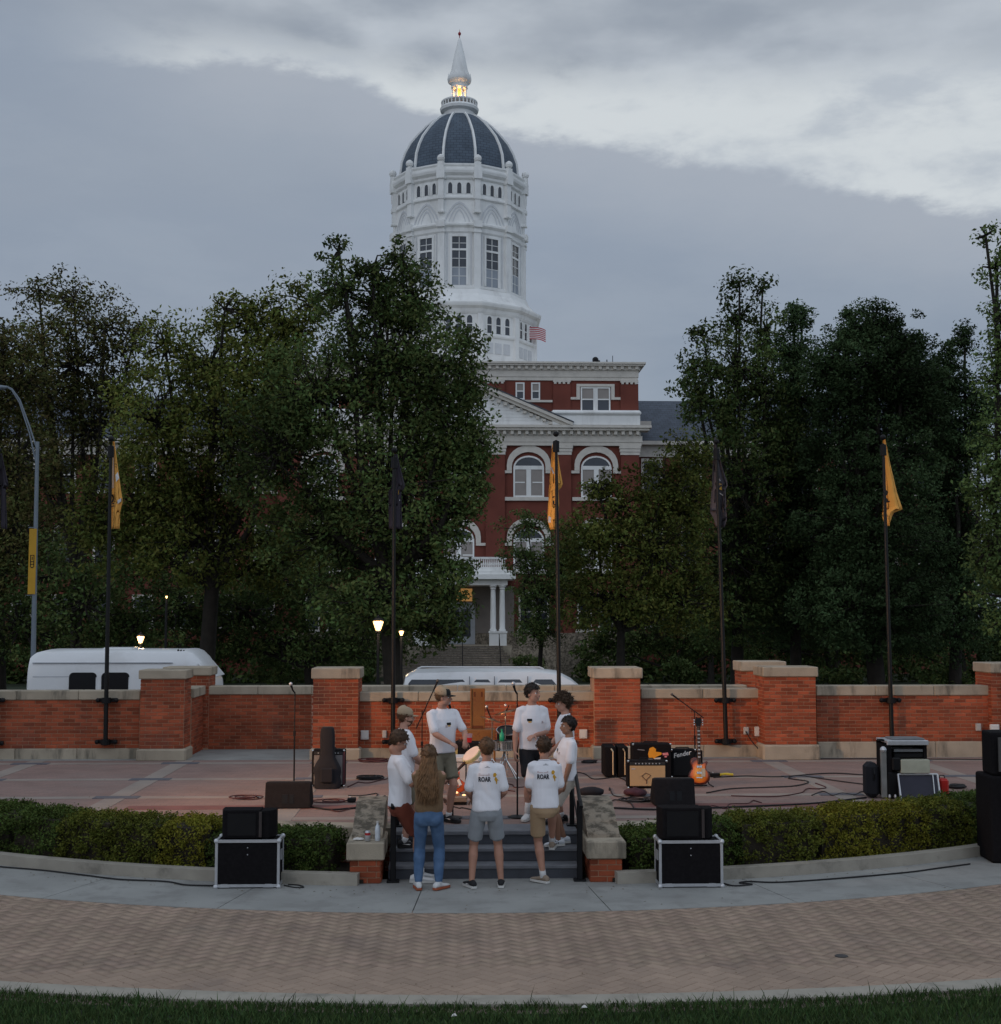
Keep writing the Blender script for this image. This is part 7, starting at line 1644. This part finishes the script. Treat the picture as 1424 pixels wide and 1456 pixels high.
        b.tube([tb0 - sd * .012 * s, tb0 + td * .028 * s, tb0 + td * .05 * s + pn * .004 * s, tb0 + td * .062 * s + f * .018 * s + pn * .008 * s], [.014 * s, .0125 * s, .0105 * s, .009 * s], 8)
    # legs
    kn_, an_ = [], []
    for i, q in enumerate((-1, 1)):
        (fx, fy, fz), yaw = feet[i]; an = Vector((fx, fy, fz)); hint = Vector(knees[i]) if knees and knees[i] else Vector((q * .12, 1, 0))
        k_, an = ik(hip[i], an, .435 * s, .425 * s, hint); kn_.append(k_); an_.append(an)
        limb(b, [hip[i], hip[i].lerp(k_, .4), k_], [.085 * s, .076 * s, .054 * s]); d = (an - k_).normalized(); back = Vector((0, -1, 0)); back = (back - d * back.dot(d)).normalized()
        limb(b, [k_, k_.lerp(an, .30) + back * .014 * s, k_.lerp(an, .65) + back * .006 * s, an], [.052 * s, .058 * s, .043 * s, .034 * s])
        fd = Matrix.Rotation(R(yaw), 3, 'Z') @ Vector((0, 1, 0)); b.tube([an, an - Vector((0, 0, .03 * s)) + fd * .02, an + fd * .11 * s - Vector((0, 0, .045 * s))], [.033 * s, .032 * s, .026 * s], 8)
    me = remesh(b, 'body', .0080, 2, .5); me.materials.append(skin); ob = bpy.data.objects.new('body', me); COL.objects.link(ob); ob.parent = t
    def part(nm, mesh, mat, par=t, w=False):
        for m_ in (mat if isinstance(mat, (list, tuple)) else [mat]): mesh.materials.append(m_)
        o = bpy.data.objects.new(nm, mesh); COL.objects.link(o); o.parent = par; return o
    # shirt
    b = MB(); lo = -.02 if pants_len != 'jeans' else .02
    if female: rows = [(lo, .150, .115, 0), (.03, .158, .122, 0), (.07, .170, .13, 0), (.15, .172, .128, 0), (.25, .175, .13, 0), (.36, .185, .135, 0), (.44, .185, .13, -.005), (.50, .150, .10, -.01), (.535, .095, .08, -.012), (.55, .066, .064, -.01)]
    else: rows = [(lo, .182, .138, .0), (.03, .178, .134, 0), (.12, .172, .128, .006), (.22, .172, .126, .012), (.33, .186, .134, .012), (.42, .190, .128, .0), (.49, .160, .102, -.008), (.53, .100, .082, -.012), (.548, .068, .066, -.012)]
    b.loft([[T(0, yo, z) + X3 * (math.cos(a) * rx * s * hw_) + Y3 * (math.sin(a) * ry * s) for a in [2 * pi * k / 20 for k in range(20)]] for z, rx, ry, yo in rows])
    for i in range(2):
        e, w_ = el_[i], wr_[i]; s0 = sh[i].lerp(T(0, 0, .45), .25)
        if sleeve == 'short': limb(b, [s0, sh[i], sh[i].lerp(e, .42), sh[i].lerp(e, .80)], [.070 * s, .060 * s, .057 * s, .060 * s])
        else: limb(b, [s0, sh[i], sh[i].lerp(e, .5), e, e.lerp(w_, .5), e.lerp(w_, .9)], [.072 * s, .062 * s, .060 * s, .054 * s, .050 * s, .040 * s])
    me = remesh(b, 'shirt', .0105, 2)
    inv = Mt.inverted()
    wrinkle(me, .0125 * s, (13, 13, 8) if lean < 4 else (12, 12, 11), H * 7 + th, None)
    shirt_o = part('shirt' if sleeve == 'short' else 'sweater', me, shirt)
    # neckband
    b = MB(); b.tube([T(math.cos(a) * .068, math.sin(a) * .066 - .012, .549 - .008 * math.sin(a)) for a in [2 * pi * k / 20 for k in range(21)]], .008 * s, 6); part('neckband', b.mesh('neckband', 180), shirt, shirt_o)
    # shorts or jeans
    b = MB(); rows = [(-.14, .120, .10, 0), (-.08, .168, .126, -.004), (-.02, .168, .128, -.004), (.05, .160, .118, 0), (.085, .155, .112, 0)]
    b.loft([[T(0, yo, z) + X3 * (math.cos(a) * rx * s * hw_) + Y3 * (math.sin(a) * ry * s) for a in [2 * pi * k / 20 for k in range(20)]] for z, rx, ry, yo in rows])
    for i in range(2):
        k_, an = kn_[i], an_[i]
        if pants_len == 'short': limb(b, [hip[i], hip[i].lerp(k_, .35), hip[i].lerp(k_, .70)], [.098 * s, .096 * s, .088 * s]); b.tube([hip[i].lerp(k_, .5), hip[i].lerp(k_, .80)], [.092 * s, .090 * s], 14)
        else:
            limb(b, [hip[i], hip[i].lerp(k_, .4), k_, k_.lerp(an, .3) + Vector((0, -.010, 0)), k_.lerp(an, .93)], [.098 * s, .086 * s, .068 * s, .074 * s, .048 * s])
            b.ball(T((-1) ** (i + 1) * .075, -.055, -.07), (.085 * s, .075 * s, .085 * s), 12, 8)
    me = remesh(b, 'shorts', .0105, 1); wrinkle(me, .006 * s, (20, 20, 12) if pants_len == 'short' else (22, 22, 26), th + 3.0); part('shorts' if pants_len == 'short' else 'jeans', me, pants)
    # shoes, socks
    for i in range(2):
        (fx, fy, fz), yaw = feet[i]; an = an_[i]; mr_ = Matrix.Translation(Vector((an.x, an.y, an.z - .075 * s))) @ Matrix.Rotation(R(yaw), 4, 'Z')
        if len(feet[i]) > 2: mr_ = mr_ @ Matrix.Rotation(R(feet[i][2]), 4, 'X')
        pr = [(-.085, .020, .050), (-.078, .032, .080), (-.05, .037, .095), (-.005, .039, .098), (.045, .042, .078), (.10, .047, .060), (.15, .046, .052), (.185, .036, .044), (.205, .014, .030)]
        rg = []
        for y, w_, h in pr: rg.append([mr_ @ (Vector((math.cos(a) * w_, y, .018 + (h - .018) * (.5 + .5 * math.sin(a)))) * s) for a in [2 * pi * k / 14 for k in range(14)]])
        so_ = part('shoe', MB().loft(rg).mesh('shoe', 180), shoe)
        sl = [(-.088, .020), (-.078, .036), (-.02, .040), (.05, .044), (.10, .050), (.15, .049), (.19, .037), (.212, .012)]
        ol = [(w_, y) for y, w_ in sl] + [(-w_, y) for y, w_ in reversed(sl)]
        q = MB(); q.prism(ol, .001, .028, ax='z'); q.v = [tuple(mr_ @ (Vector(v) * s)) for v in q.v]; part('sole', q.mesh('sole'), sole, so_)
        if shoe in STRIPED:
            q = MB()
            for k in range(3):
                for sd_ in (-1, 1):
                    y0 = .015 + .022 * k; q.add([mr_ @ (Vector((sd_ * x, y, z)) * s) for x, y, z in ((.0465, y0, .030), (.0465, y0 + .010, .030), (.034, y0 - .008 + .010, .078), (.034, y0 - .008, .078))], [(0, 1, 2, 3)])
            part('stripe', q.mesh('stripe'), m_black, so_)
        elif shoe is BLKSHOE:
            q = MB()
            for sd_ in (-1, 1): q.add([mr_ @ (Vector((sd_ * x, y, z)) * s) for x, y, z in ((.042, -.03, .045), (.0475, .06, .032), (.0475, .075, .04), (.0455, .05, .047))], [(0, 1, 2, 3)])
            part('stripe', q.mesh('stripe'), m_eyew, so_)
        if sock:
            d = (kn_[i] - an).normalized(); top = {'ankle': .05, 'crew': .16, 'high': .10}[sock]
            part('sock', MB().tube([an - d * .02, an + d * top * .5 * s, an + d * top * s], [.040 * s, .039 * s, (.042 if sock != 'high' else .046) * s], 14).mesh('sock', 180), m_sock)
    # face
    for q in (-1, 1):
        e_ = MB(); e_.ball(Hh(q * .031, .0705, .004), .0125 * s, 10, 8); e_.ball(Hh(q * .031, .0795, .004), .0060 * s, 8, 6, mi=1); part('eye', e_.mesh('eye', 180), [m_eyew, m_iris])
        e_ = MB(); e_.tube([Hh(q * .014, .090, .019), Hh(q * .030, .092, .026), Hh(q * .048, .080, .021)], [.004 * s, .0045 * s, .003 * s], 6); part('eyebrow', e_.mesh('eyebrow', 180), hair['mat'])
    e_ = MB(); e_.tube([Hh(-.022, .088, -.050), Hh(0, .1005, -.0525 if not hair.get('smile') else -.056), Hh(.022, .088, -.050)], [.003 * s, .0055 * s, .003 * s], 6); part('mouth', e_.mesh('mouth', 180), m_lip)
    if hair.get('smile'): e_ = MB(); e_.tube([Hh(-.016, .094, -.051), Hh(0, .103, -.0535), Hh(.016, .094, -.051)], [.002 * s, .003 * s, .002 * s], 6); part('teeth', e_.mesh('teeth', 180), m_eyew)
    # hair shell: keeps clear of the face and ears
    hm = hair['mat']; th_ = hair.get('thick', .012); rough = hair.get('rough', .006); fr = hair.get('fringe', .052); nape = hair.get('nape', -.06); freq = hair.get('freq', 26)
    nu, nv = 64, 44; vs, fs, keep = [], [], []
    for j in range(nv + 1):
        p_ = pi * j / nv
        for k in range(nu):
            a = 2 * pi * k / nu; d = Vector((math.sin(p_) * math.cos(a), math.sin(p_) * math.sin(a), math.cos(p_)))
            base_ = Vector((d.x * .078, d.y * .098 - .014, d.z * .090 + .032))
            nz_ = noise.noise(d * freq * .12 + Vector((H * 5, 0, 0))) * .6 + noise.noise(d * freq * .35 + Vector((0, H * 9, 0))) * .4
            ex = th_ * (1.0 if d.z > -.1 else .75) * (1 + .35 * max(0, d.z)) + rough * nz_ * 1.6
            q = base_ + d * max(.003, ex); vs.append(MH @ (q * s))
            z = base_.z; y = base_.y
            hl = fr if y > .045 else (fr - (fr - (-.005)) * min(1, (.045 - y) / .04) if y > .005 else (-.005 if y > -.03 else nape))
            keep.append(z > hl + .006 * nz_)
    for j in range(nv):
        for k in range(nu):
            f = (j * nu + k, j * nu + (k + 1) % nu, (j + 1) * nu + (k + 1) % nu, (j + 1) * nu + k)
            if all(keep[i] for i in f): fs.append(f)
    hb = MB(); hb.add(vs, fs)
    rng = random.Random(int(H * 1000)); tf = hair.get('tufts', 260); tl_ = hair.get('tlen', .018)
    used_ = [i for i in range(len(vs)) if keep[i]]; ctr = MH @ (Vector((0, -.014, .02)) * s)
    for _ in range(tf):
        v = vs[rng.choice(used_)]; d = (Vector(v) - ctr).normalized(); tg = Vector((rng.uniform(-1, 1), rng.uniform(-1, 1), rng.uniform(-1.2, .3))).normalized()
        a_ = Vector(v) - d * .004; tip = a_ + (d * .5 + tg * .8) * tl_ * s * rng.uniform(.6, 1.3)
        hb.tube([a_, a_.lerp(tip, .5) + d * tl_ * .25 * s, tip], [.0042 * s, .0035 * s, .0008], 4, cap=False)
    ho = part('hair', hb.mesh('hair', 180), hm)
    so2 = ho.modifiers.new('s', 'SOLIDIFY'); so2.thickness = .006; so2.offset = -1
    if hair.get('beard'):
        bb = MB(); vs, fs, keep = [], [], []
        for j in range(31):
            p_ = pi * j / 30
            for k in range(36):
                a = 2 * pi * k / 36; d = Vector((math.sin(p_) * math.cos(a), math.sin(p_) * math.sin(a), math.cos(p_))); q = Vector((d.x * .066, d.y * .071 + .024, d.z * .092 - .030)); vs.append(MH @ (q * s)); keep.append(q.z < -.035 and q.y > -.01 and not (abs(q.x) < .02 and -.062 < q.z))
        for j in range(30):
            for k in range(36):
                f = (j * 36 + k, j * 36 + (k + 1) % 36, (j + 1) * 36 + (k + 1) % 36, (j + 1) * 36 + k)
                if all(keep[i] for i in f): fs.append(f)
        bb.add(vs, fs); part('beard', bb.mesh('beard', 180), hm)
    if hair.get('cap'):
        c1, c2 = hair['cap']; cb = MB(); rg = []
        for zz, rx, ry in ((.010, .088, .108), (.040, .089, .109), (.075, .083, .101), (.105, .064, .078), (.124, .036, .044), (.130, .006, .007)):
            rg.append([Hh(math.cos(a) * rx, math.sin(a) * ry - .014, zz + .02 - .010 * math.sin(a)) for a in [2 * pi * k / 24 for k in range(24)]])
        cb.loft(rg, cap=False)
        cap_o = part('cap', cb.mesh('cap', 180), c1); so3 = cap_o.modifiers.new('s', 'SOLIDIFY'); so3.thickness = .004
        bq = MB(); A, Bb = [], []
        for k in range(13):
            a = pi * (k / 12) ; A.append(Hh(math.cos(a) * .078, .062 + math.sin(a) * .025, .032)); Bb.append(Hh(math.cos(a) * .070, .070 + math.sin(a) * .095, .024 - .010 * abs(math.cos(a))))
        n = len(A); bq.add(A + Bb, [(i, i + 1, n + i + 1, n + i) for i in range(n - 1)]); br = part('brim', bq.mesh('brim', 180), c2, cap_o); so3 = br.modifiers.new('s', 'SOLIDIFY'); so3.thickness = .005
        if c2 is not c1:
            fp = MB(); vs = []
            for (zz, rx, ry) in ((.012, .0895, .1095), (.040, .0905, .1105), (.075, .0845, .1025), (.100, .067, .081)):
                for k in range(9): a = pi / 2 + (k - 4) / 4 * .95; vs.append(Hh(math.cos(a) * rx, math.sin(a) * ry - .014, zz + .021 - .010 * math.sin(a)))
            fp.add(vs, [(j * 9 + i, j * 9 + i + 1, (j + 1) * 9 + i + 1, (j + 1) * 9 + i) for j in range(3) for i in range(8)]); part('front_panel', fp.mesh('front_panel', 180), c2, cap_o)
    if hair.get('long'):
        lb = MB(); rng = random.Random(3)
        for k in range(420):
            a = rng.uniform(pi * .98, pi * 2.02); st0 = Hh(math.cos(a) * .070, math.sin(a) * .09 - .014, rng.uniform(-.03, .10)); 
            wd = rng.uniform(-.115, .115); end = T(wd + math.cos(a) * .03, -.150 + rng.uniform(-.02, .03), rng.uniform(.10, .34)); pts = []; tn_ = 0
            mid = T(wd * .75 + math.cos(a) * .04, -.135, .47); ph = rng.uniform(0, 6); fr_ = rng.uniform(4, 6.5); am = rng.uniform(.008, .016)
            for i in range(15):
                u = i / 14; p_ = st0 * (1 - u) ** 2 + mid * 2 * u * (1 - u) + end * u * u; p_ = p_ + Vector((math.sin(ph + u * fr_ * 3) * am, math.cos(ph + u * fr_ * 3) * am * .8, 0)) * min(1, u * 3); pts.append(p_)
            lb.tube(pts, [rng.uniform(.0055, .009) * s] * 11 + [.007 * s, .005 * s, .003 * s, .001], 4, cap=False)
        lo_ = part('long_hair', lb.mesh('long_hair', 180), hair['longmat'])
    if hair.get('glasses'):
        gb_ = MB()
        for q in (-1, 1):
            gb_.tube([Hh(q * .031 + math.cos(a) * .021, .097, .003 + math.sin(a) * .015) for a in [2 * pi * k / 12 for k in range(13)]], .0018 * s, 5); gb_.tube([Hh(q * .052, .095, .006), Hh(q * .074, .02, .004)], .002 * s, 5)
        gb_.tube([Hh(-.010, .098, .006), Hh(.010, .098, .006)], .0018 * s, 5); part('glasses', gb_.mesh('glasses'), m_black)
    info = dict(t=t, T=T, Mt=Mt, s=s, shirt=shirt_o, wr=wr_, el=el_, hc=hc)
    return info
def bvh_of(o): return BVHTree.FromPolygons([v.co.copy() for v in o.data.vertices], [tuple(p.vertices) for p in o.data.polygons])
def decal(info, name, polys, mat, cx, cz, side=-1, off_=.004):
    """polys in metres on the shirt, centred at (cx,cz) of the torso frame; side -1 back, +1 front"""
    bv = bvh_of(info['shirt']); T, s = info['T'], info['s']; b = MB(); d3 = (info['Mt'].to_3x3() @ Vector((0, -side, 0))).normalized()
    for poly in polys:
        vs = []
        for (x, z) in poly:
            o_ = info['Mt'] @ Vector(((cx + (x if side < 0 else -x)) , side * .5, cz + z)); h = bv.ray_cast(o_, d3)
            if h[0] is None: vs = None; break
            vs.append(h[0] - d3 * off_)
        if vs: b.add(vs, [tuple(range(len(vs)))])
    if not b.v: return
    me = b.mesh(name); me.materials.append(mat); o = bpy.data.objects.new(name, me); COL.objects.link(o); o.parent = info['shirt']
def text_polys(txt, size, bold=0):
    me = text_mesh(txt, size, 0, bold); return [[(me.vertices[i].co.x, me.vertices[i].co.y) for i in p.vertices] for p in me.polygons]
def back_print(info, cx=.0, cz=.33):
    ink = M('ink', (.03, .03, .04), .8); red = M('faded_red_ink', (.45, .26, .26), .8); gold = M('gold_ink', (.62, .33, .03), .8); grey = M('grey_ink', (.42, .42, .44), .8)
    decal(info, 'lettering', [[(x_ * .88, z_ * 1.28) for x_, z_ in p_] for p_ in text_polys('ROAR', .060, .0022)], ink, cx - .03, cz)
    decal(info, 'small_lines', [[(-.07, .062), (.06, .062), (.06, .067), (-.07, .067)], [(-.07, .048), (.0, .048), (.0, .053), (-.07, .053)], [(.01, .048), (.06, .048), (.06, .053), (.01, .053)]], red, cx - .03, cz)
    decal(info, 'emblem', [[(.0, .0), (.02, -.03), (.035, -.02), (.03, .02), (.015, .03)], [(-.012, .03), (.015, .03), (.03, .055), (.018, .075), (-.006, .075), (-.014, .055)], [(.02, -.03), (.025, -.055), (.035, -.05), (.035, -.02)], [(.032, .01), (.05, -.01), (.046, -.02), (.033, -.005)]], gold, cx + .085, cz + .0)
    decal(info, 'yoke_mark', [[(-.035, 0), (.035, 0), (.028, .008), (-.028, .008)], [(-.015, .009), (.015, .009), (.008, .020), (-.008, .020)]], grey, cx + .005, cz + .135)
def front_badge(info, x, z, big=True):
    decal(info, 'name_badge', [[(-.032, -.016), (.032, -.016), (.032, .016), (-.032, .016)]] if big else [[(-.02, -.01), (.02, -.01), (.02, .01), (-.02, .01)]], m_black, x, z, 1, .005)
    decal(info, 'badge_gold', [[(-.018, -.034), (.022, -.034), (.022, -.018), (-.018, -.018)]], G_, x, z, 1, .005)
    decal(info, 'pocket_mark', [[(-.016, -.016), (.016, -.016), (.012, .014), (-.012, .014)]], M('faint_mark', (.50, .42, .42), .8), -x, z - .03, 1, .005)
h_br = M('hair_brown', (.060, .034, .019), .6, .3, 30); h_dk = M('hair_dark', (.018, .012, .010), .55, .3, 30); h_lt = M('hair_light_brown', (.115, .065, .034), .6, .3, 30); h_rd = M('hair_auburn', (.10, .045, .022), .6, .3, 30); h_gl = M('hair_golden', (.19, .105, .05), .55, .35, 18, objrand=0)
m_sock = M('white_sock', (.70, .70, .70), .9, .04, 6); s_wh = M('white_leather', (.62, .62, .62), .5, .05, 6); s_wh2 = M('white_knit', (.66, .68, .72), .7, .05, 9); BLKSHOE = M('black_knit', (.016, .016, .018), .7, .1, 9); s_tan = M('tan_canvas', (.27, .21, .16), .8, .1, 9); sole_w = M('white_sole', (.60, .59, .56), .6, .04, 6); sole_r = M('rust_sole', (.34, .095, .045), .6, .1, 6); sole_b = M('black_sole', (.02, .02, .02), .6)
STRIPED = (s_wh2,)
p_gr = M('grey_shorts', (.29, .31, .33), .9, .06, 6, .15, 150); p_kh = M('khaki_shorts', (.38, .26, .155), .9, .06, 6, .15, 150); p_ru = M('rust_shorts', (.15, .038, .022), .9, .1, 6, .15, 150); p_be = M('beige_shorts', (.50, .45, .39), .9, .06, 6, .15, 150); p_bk = M('black_shorts', (.015, .015, .018), .85, .1, 6); p_ol = M('olive_shorts', (.20, .18, .13), .9, .08, 6)
p_jn = M('blue_denim', (.050, .105, .205), .85, .25, 9, .25, 220, col2=(.10, .17, .29)); m_sweat = M('brown_knit', (.21, .135, .075), .95, .12, 14, .5, 160)
m_capt = M('tan_cap', (.40, .30, .20), .85, .06, 9); m_capb = M('black_cap', (.018, .018, .018), .8, .1, 9)
def at(px, py, z=0.0): return G(px, py, z)
# man from behind, grey shorts
g0, g1 = at(671, 1263), at(713, 1263); mx, my = (g0.x + g1.x) / 2, (g0.y + g1.y) / 2
dxf = (g1.x - g0.x) / 2
i5 = person('man seen from behind in ROAR shirt, grey shorts and black sneakers, centre of the group', 1.74, (mx, my, .004), 2, lean=2, feet=[((-dxf, 0, .078), 22), ((dxf, .03, .078), -5)],
            hands=[(-.16, .20, 1.02), (.16, .20, 1.02)], elb=[(-.45, -1, -.3), (.45, -1, -.3)], head=(10, -3, 0), skin=m_skin3, pants=p_gr, shoe=BLKSHOE, sole=sole_w, sock=None, hair=dict(mat=h_lt, thick=.012, nape=-.05, tufts=500), hw_=.96)
back_print(i5, .0, .345)
# man from behind, khaki shorts, one foot on the steps
g = at(773, 1257); 
i6 = person('man seen from behind in ROAR shirt and khaki shorts, one foot up on the steps', 1.73, (g.x + .02, g.y + .03, .004), 3, lean=3, feet=[((-.02, .0, .078), 40), ((.14, .42, .078 + .32), -10)],
            hands=[(-.12, .24, 1.04), (.14, .24, 1.00)], elb=[(-.4, -1, -.3), (.5, -1, -.3)], head=(-8, -4, 0), skin=m_skin3, pants=p_kh, shoe=s_tan, sole=sole_w, sock='crew', hair=dict(mat=h_br, thick=.012, nape=-.055, tufts=500), hw_=.96)
back_print(i6, .0, .345)
# girl with long hair
g0, g1 = at(595, 1266), at(624, 1266); mx, my = (g0.x + g1.x) / 2, (g0.y + g1.y) / 2; d_ = (g1.x - g0.x) / 2
i4 = person('young woman with long wavy hair seen from behind, in brown sweater and blue jeans', 1.66, (mx, my, .004), -3, lean=1, feet=[((-d_, 0, .078), 12), ((d_, .0, .078), -35)],
            hands=[(.10, .22, 1.10), (-.10, .22, 1.07)], elb=[(-.7, -.3, -.8), (.7, -.3, -.8)], head=(-4, 0, 0), skin=m_skin, shirt=m_sweat, sleeve='long', pants=p_jn, pants_len='jeans', shoe=s_wh, sole=sole_r, sock='high', female=True,
            hair=dict(mat=h_lt, thick=.020, rough=.010, nape=-.10, tufts=300, long=True, longmat=h_gl))
# man leaning on the left rail, glasses
g = at(585, 1247); 
i1 = person('man in glasses and rust brown shorts looking down, leaning against the left handrail', 1.84, (XP(569, 16.15, 1150), 16.20, .004), -78, lean=-3, pz=.93, feet=[((-.12, .28, .078), 10), ((.06, .20, .078), -12)],
            hands=[(-.10, .24, 1.20), (.10, .27, 1.17)], elb=[(-1, -.6, -.6), (1, -.6, -.6)], head=(6, -30, 0), skin=m_skin3, pants=p_ru, shoe=s_wh, sole=sole_w, sock='ankle', hair=dict(mat=h_br, thick=.014, nape=-.045, tufts=420, glasses=True), curl=.6)
front_badge(i1, .07, .36)
ph_ = i1['t']; c = (i1['wr'][0] + i1['wr'][1]) / 2
pho = MB(); pho.box(-.035, .035, -.004, .004, -.07, .07, bev=.002); po = pho.build('phone', m_black); tag(po, 'black phone in the hands of the man in glasses', 'phone'); po.location = worldm(ph_) @ (c + Vector((0, .09, .03))); po.rotation_euler = (R(-35), 0, R(-78))
# man in tan cap on the steps
i2 = person('bearded man in tan cap facing right, standing behind the man in glasses', 1.72, (XP(574, 16.8, 1150), 16.80, .325), -70, lean=1, feet=[((-.10, .04, .078), 8), ((.10, -.02, .078), -8)],
            hands=[(-.06, .26, 1.02), (.09, .26, 1.00)], elb=[(-1, -.7, -.4), (1, -.7, -.4)], head=(-4, -2, 0), skin=m_skin, pants=p_ol, shoe=BLKSHOE, sole=sole_b, sock='ankle', hair=dict(mat=h_rd, thick=.008, nape=-.06, tufts=100, beard=True, cap=(m_capt, m_capt)))
front_badge(i2, .06, .36)
# man in black fronted cap
g = at(638, 1170, SZ)
i3 = person('man in a cap with black front and brim, holding a red cup', 1.76, (g.x - .09, g.y + .03, SZ + .008), -150, lean=2, feet=[((-.08, .04, .078), 20), ((.14, .0, .078), -8)],
            hands=[(-.17, .32, 1.07), (.06, .33, 1.06)], elb=[(-1, -.5, -.5), (1, -.6, -.4)], head=(52, -2, 0), skin=m_skin, pants=p_ol, shoe=BLKSHOE, sole=sole_b, sock='ankle', hair=dict(mat=h_lt, thick=.008, nape=-.06, tufts=100, cap=(m_capt, m_capb)), hw_=1.06, curl=.6)
front_badge(i3, -.02, .36)
cp = worldm(i3['t']) @ (i3['wr'][0] + Vector((-.01, .09, .03)))
cu = thing('red_cup', 'clear cup of red drink in the hand of the man with the black fronted cap', 'cup', cp)
MB().lathe([(.028, -.04), (.034, .02)], cp, 16).build('drink', M('red_drink', (.75, .03, .03), .25, .05, 4), cu, 50); MB().lathe([(.0345, .021), (.040, .07)], cp, 16).build('cup_wall', M('pink_clear', (.60, .32, .32), .2, .05, 4), cu, 50)
# smiling man, black shorts
g = at(744, 1166, SZ)
i9 = person('dark haired smiling man in black shorts facing the camera, hand on his belly', 1.79, (g.x + .13, g.y + .05, SZ + .008), -162, lean=0, feet=[((-.16, -.02, .078), 10), ((.10, .06, .078), -35)],
            hands=[(.03, .17, 1.10), (.27, .05, .86)], elb=[(-1, -.5, -.2), (1, -.3, 0)], head=(34, 2, 0), skin=m_skin, pants=p_bk, shoe=s_wh, sole=sole_w, sock='crew', hair=dict(mat=h_dk, thick=.013, nape=-.04, tufts=500, smile=True), hw_=1.02, curl=.25)
front_badge(i9, .09, .37)
# curly haired man at the back right
i8 = person('man with tousled curly brown hair facing left, behind the man in beige shorts', 1.68, (XP(806, 17.5, 1100), 17.5, SZ + .008), 92, lean=3, feet=[((-.10, .14, .078), 5), ((.12, .05, .078), -10)],
            hands=[(-.18, .22, 1.0), (.14, .26, 1.0)], elb=[(-1, -.7, -.3), (1, -.7, -.3)], head=(14, -6, 0), skin=m_skin, pants=p_gr, shoe=BLKSHOE, sole=sole_b, sock='ankle', hair=dict(mat=h_br, thick=.026, rough=.016, nape=-.075, tufts=1100, tlen=.030, fringe=.04, freq=34))
# dark haired man on the second step, right
g = at(806, 1200, .32)
i7 = person('dark haired man in beige shorts and striped white sneakers, on the step by the rail', 1.62, (g.x - .01, 16.80, .325), 100, lean=-3, pz=.825, feet=[((-.06, .12, .078), 6), ((.12, .0, .078), -5)],
            hands=[(-.22, .10, .80), (.16, .25, .95)], elb=[(-1, -.6, 0), (1, -.6, -.3)], head=(6, -2, 0), skin=m_skin2, pants=p_be, shoe=s_wh2, sole=sole_w, sock=None, hair=dict(mat=h_dk, thick=.014, nape=-.05, tufts=500), hw_=1.06)
front_badge(i7, .06, .34)
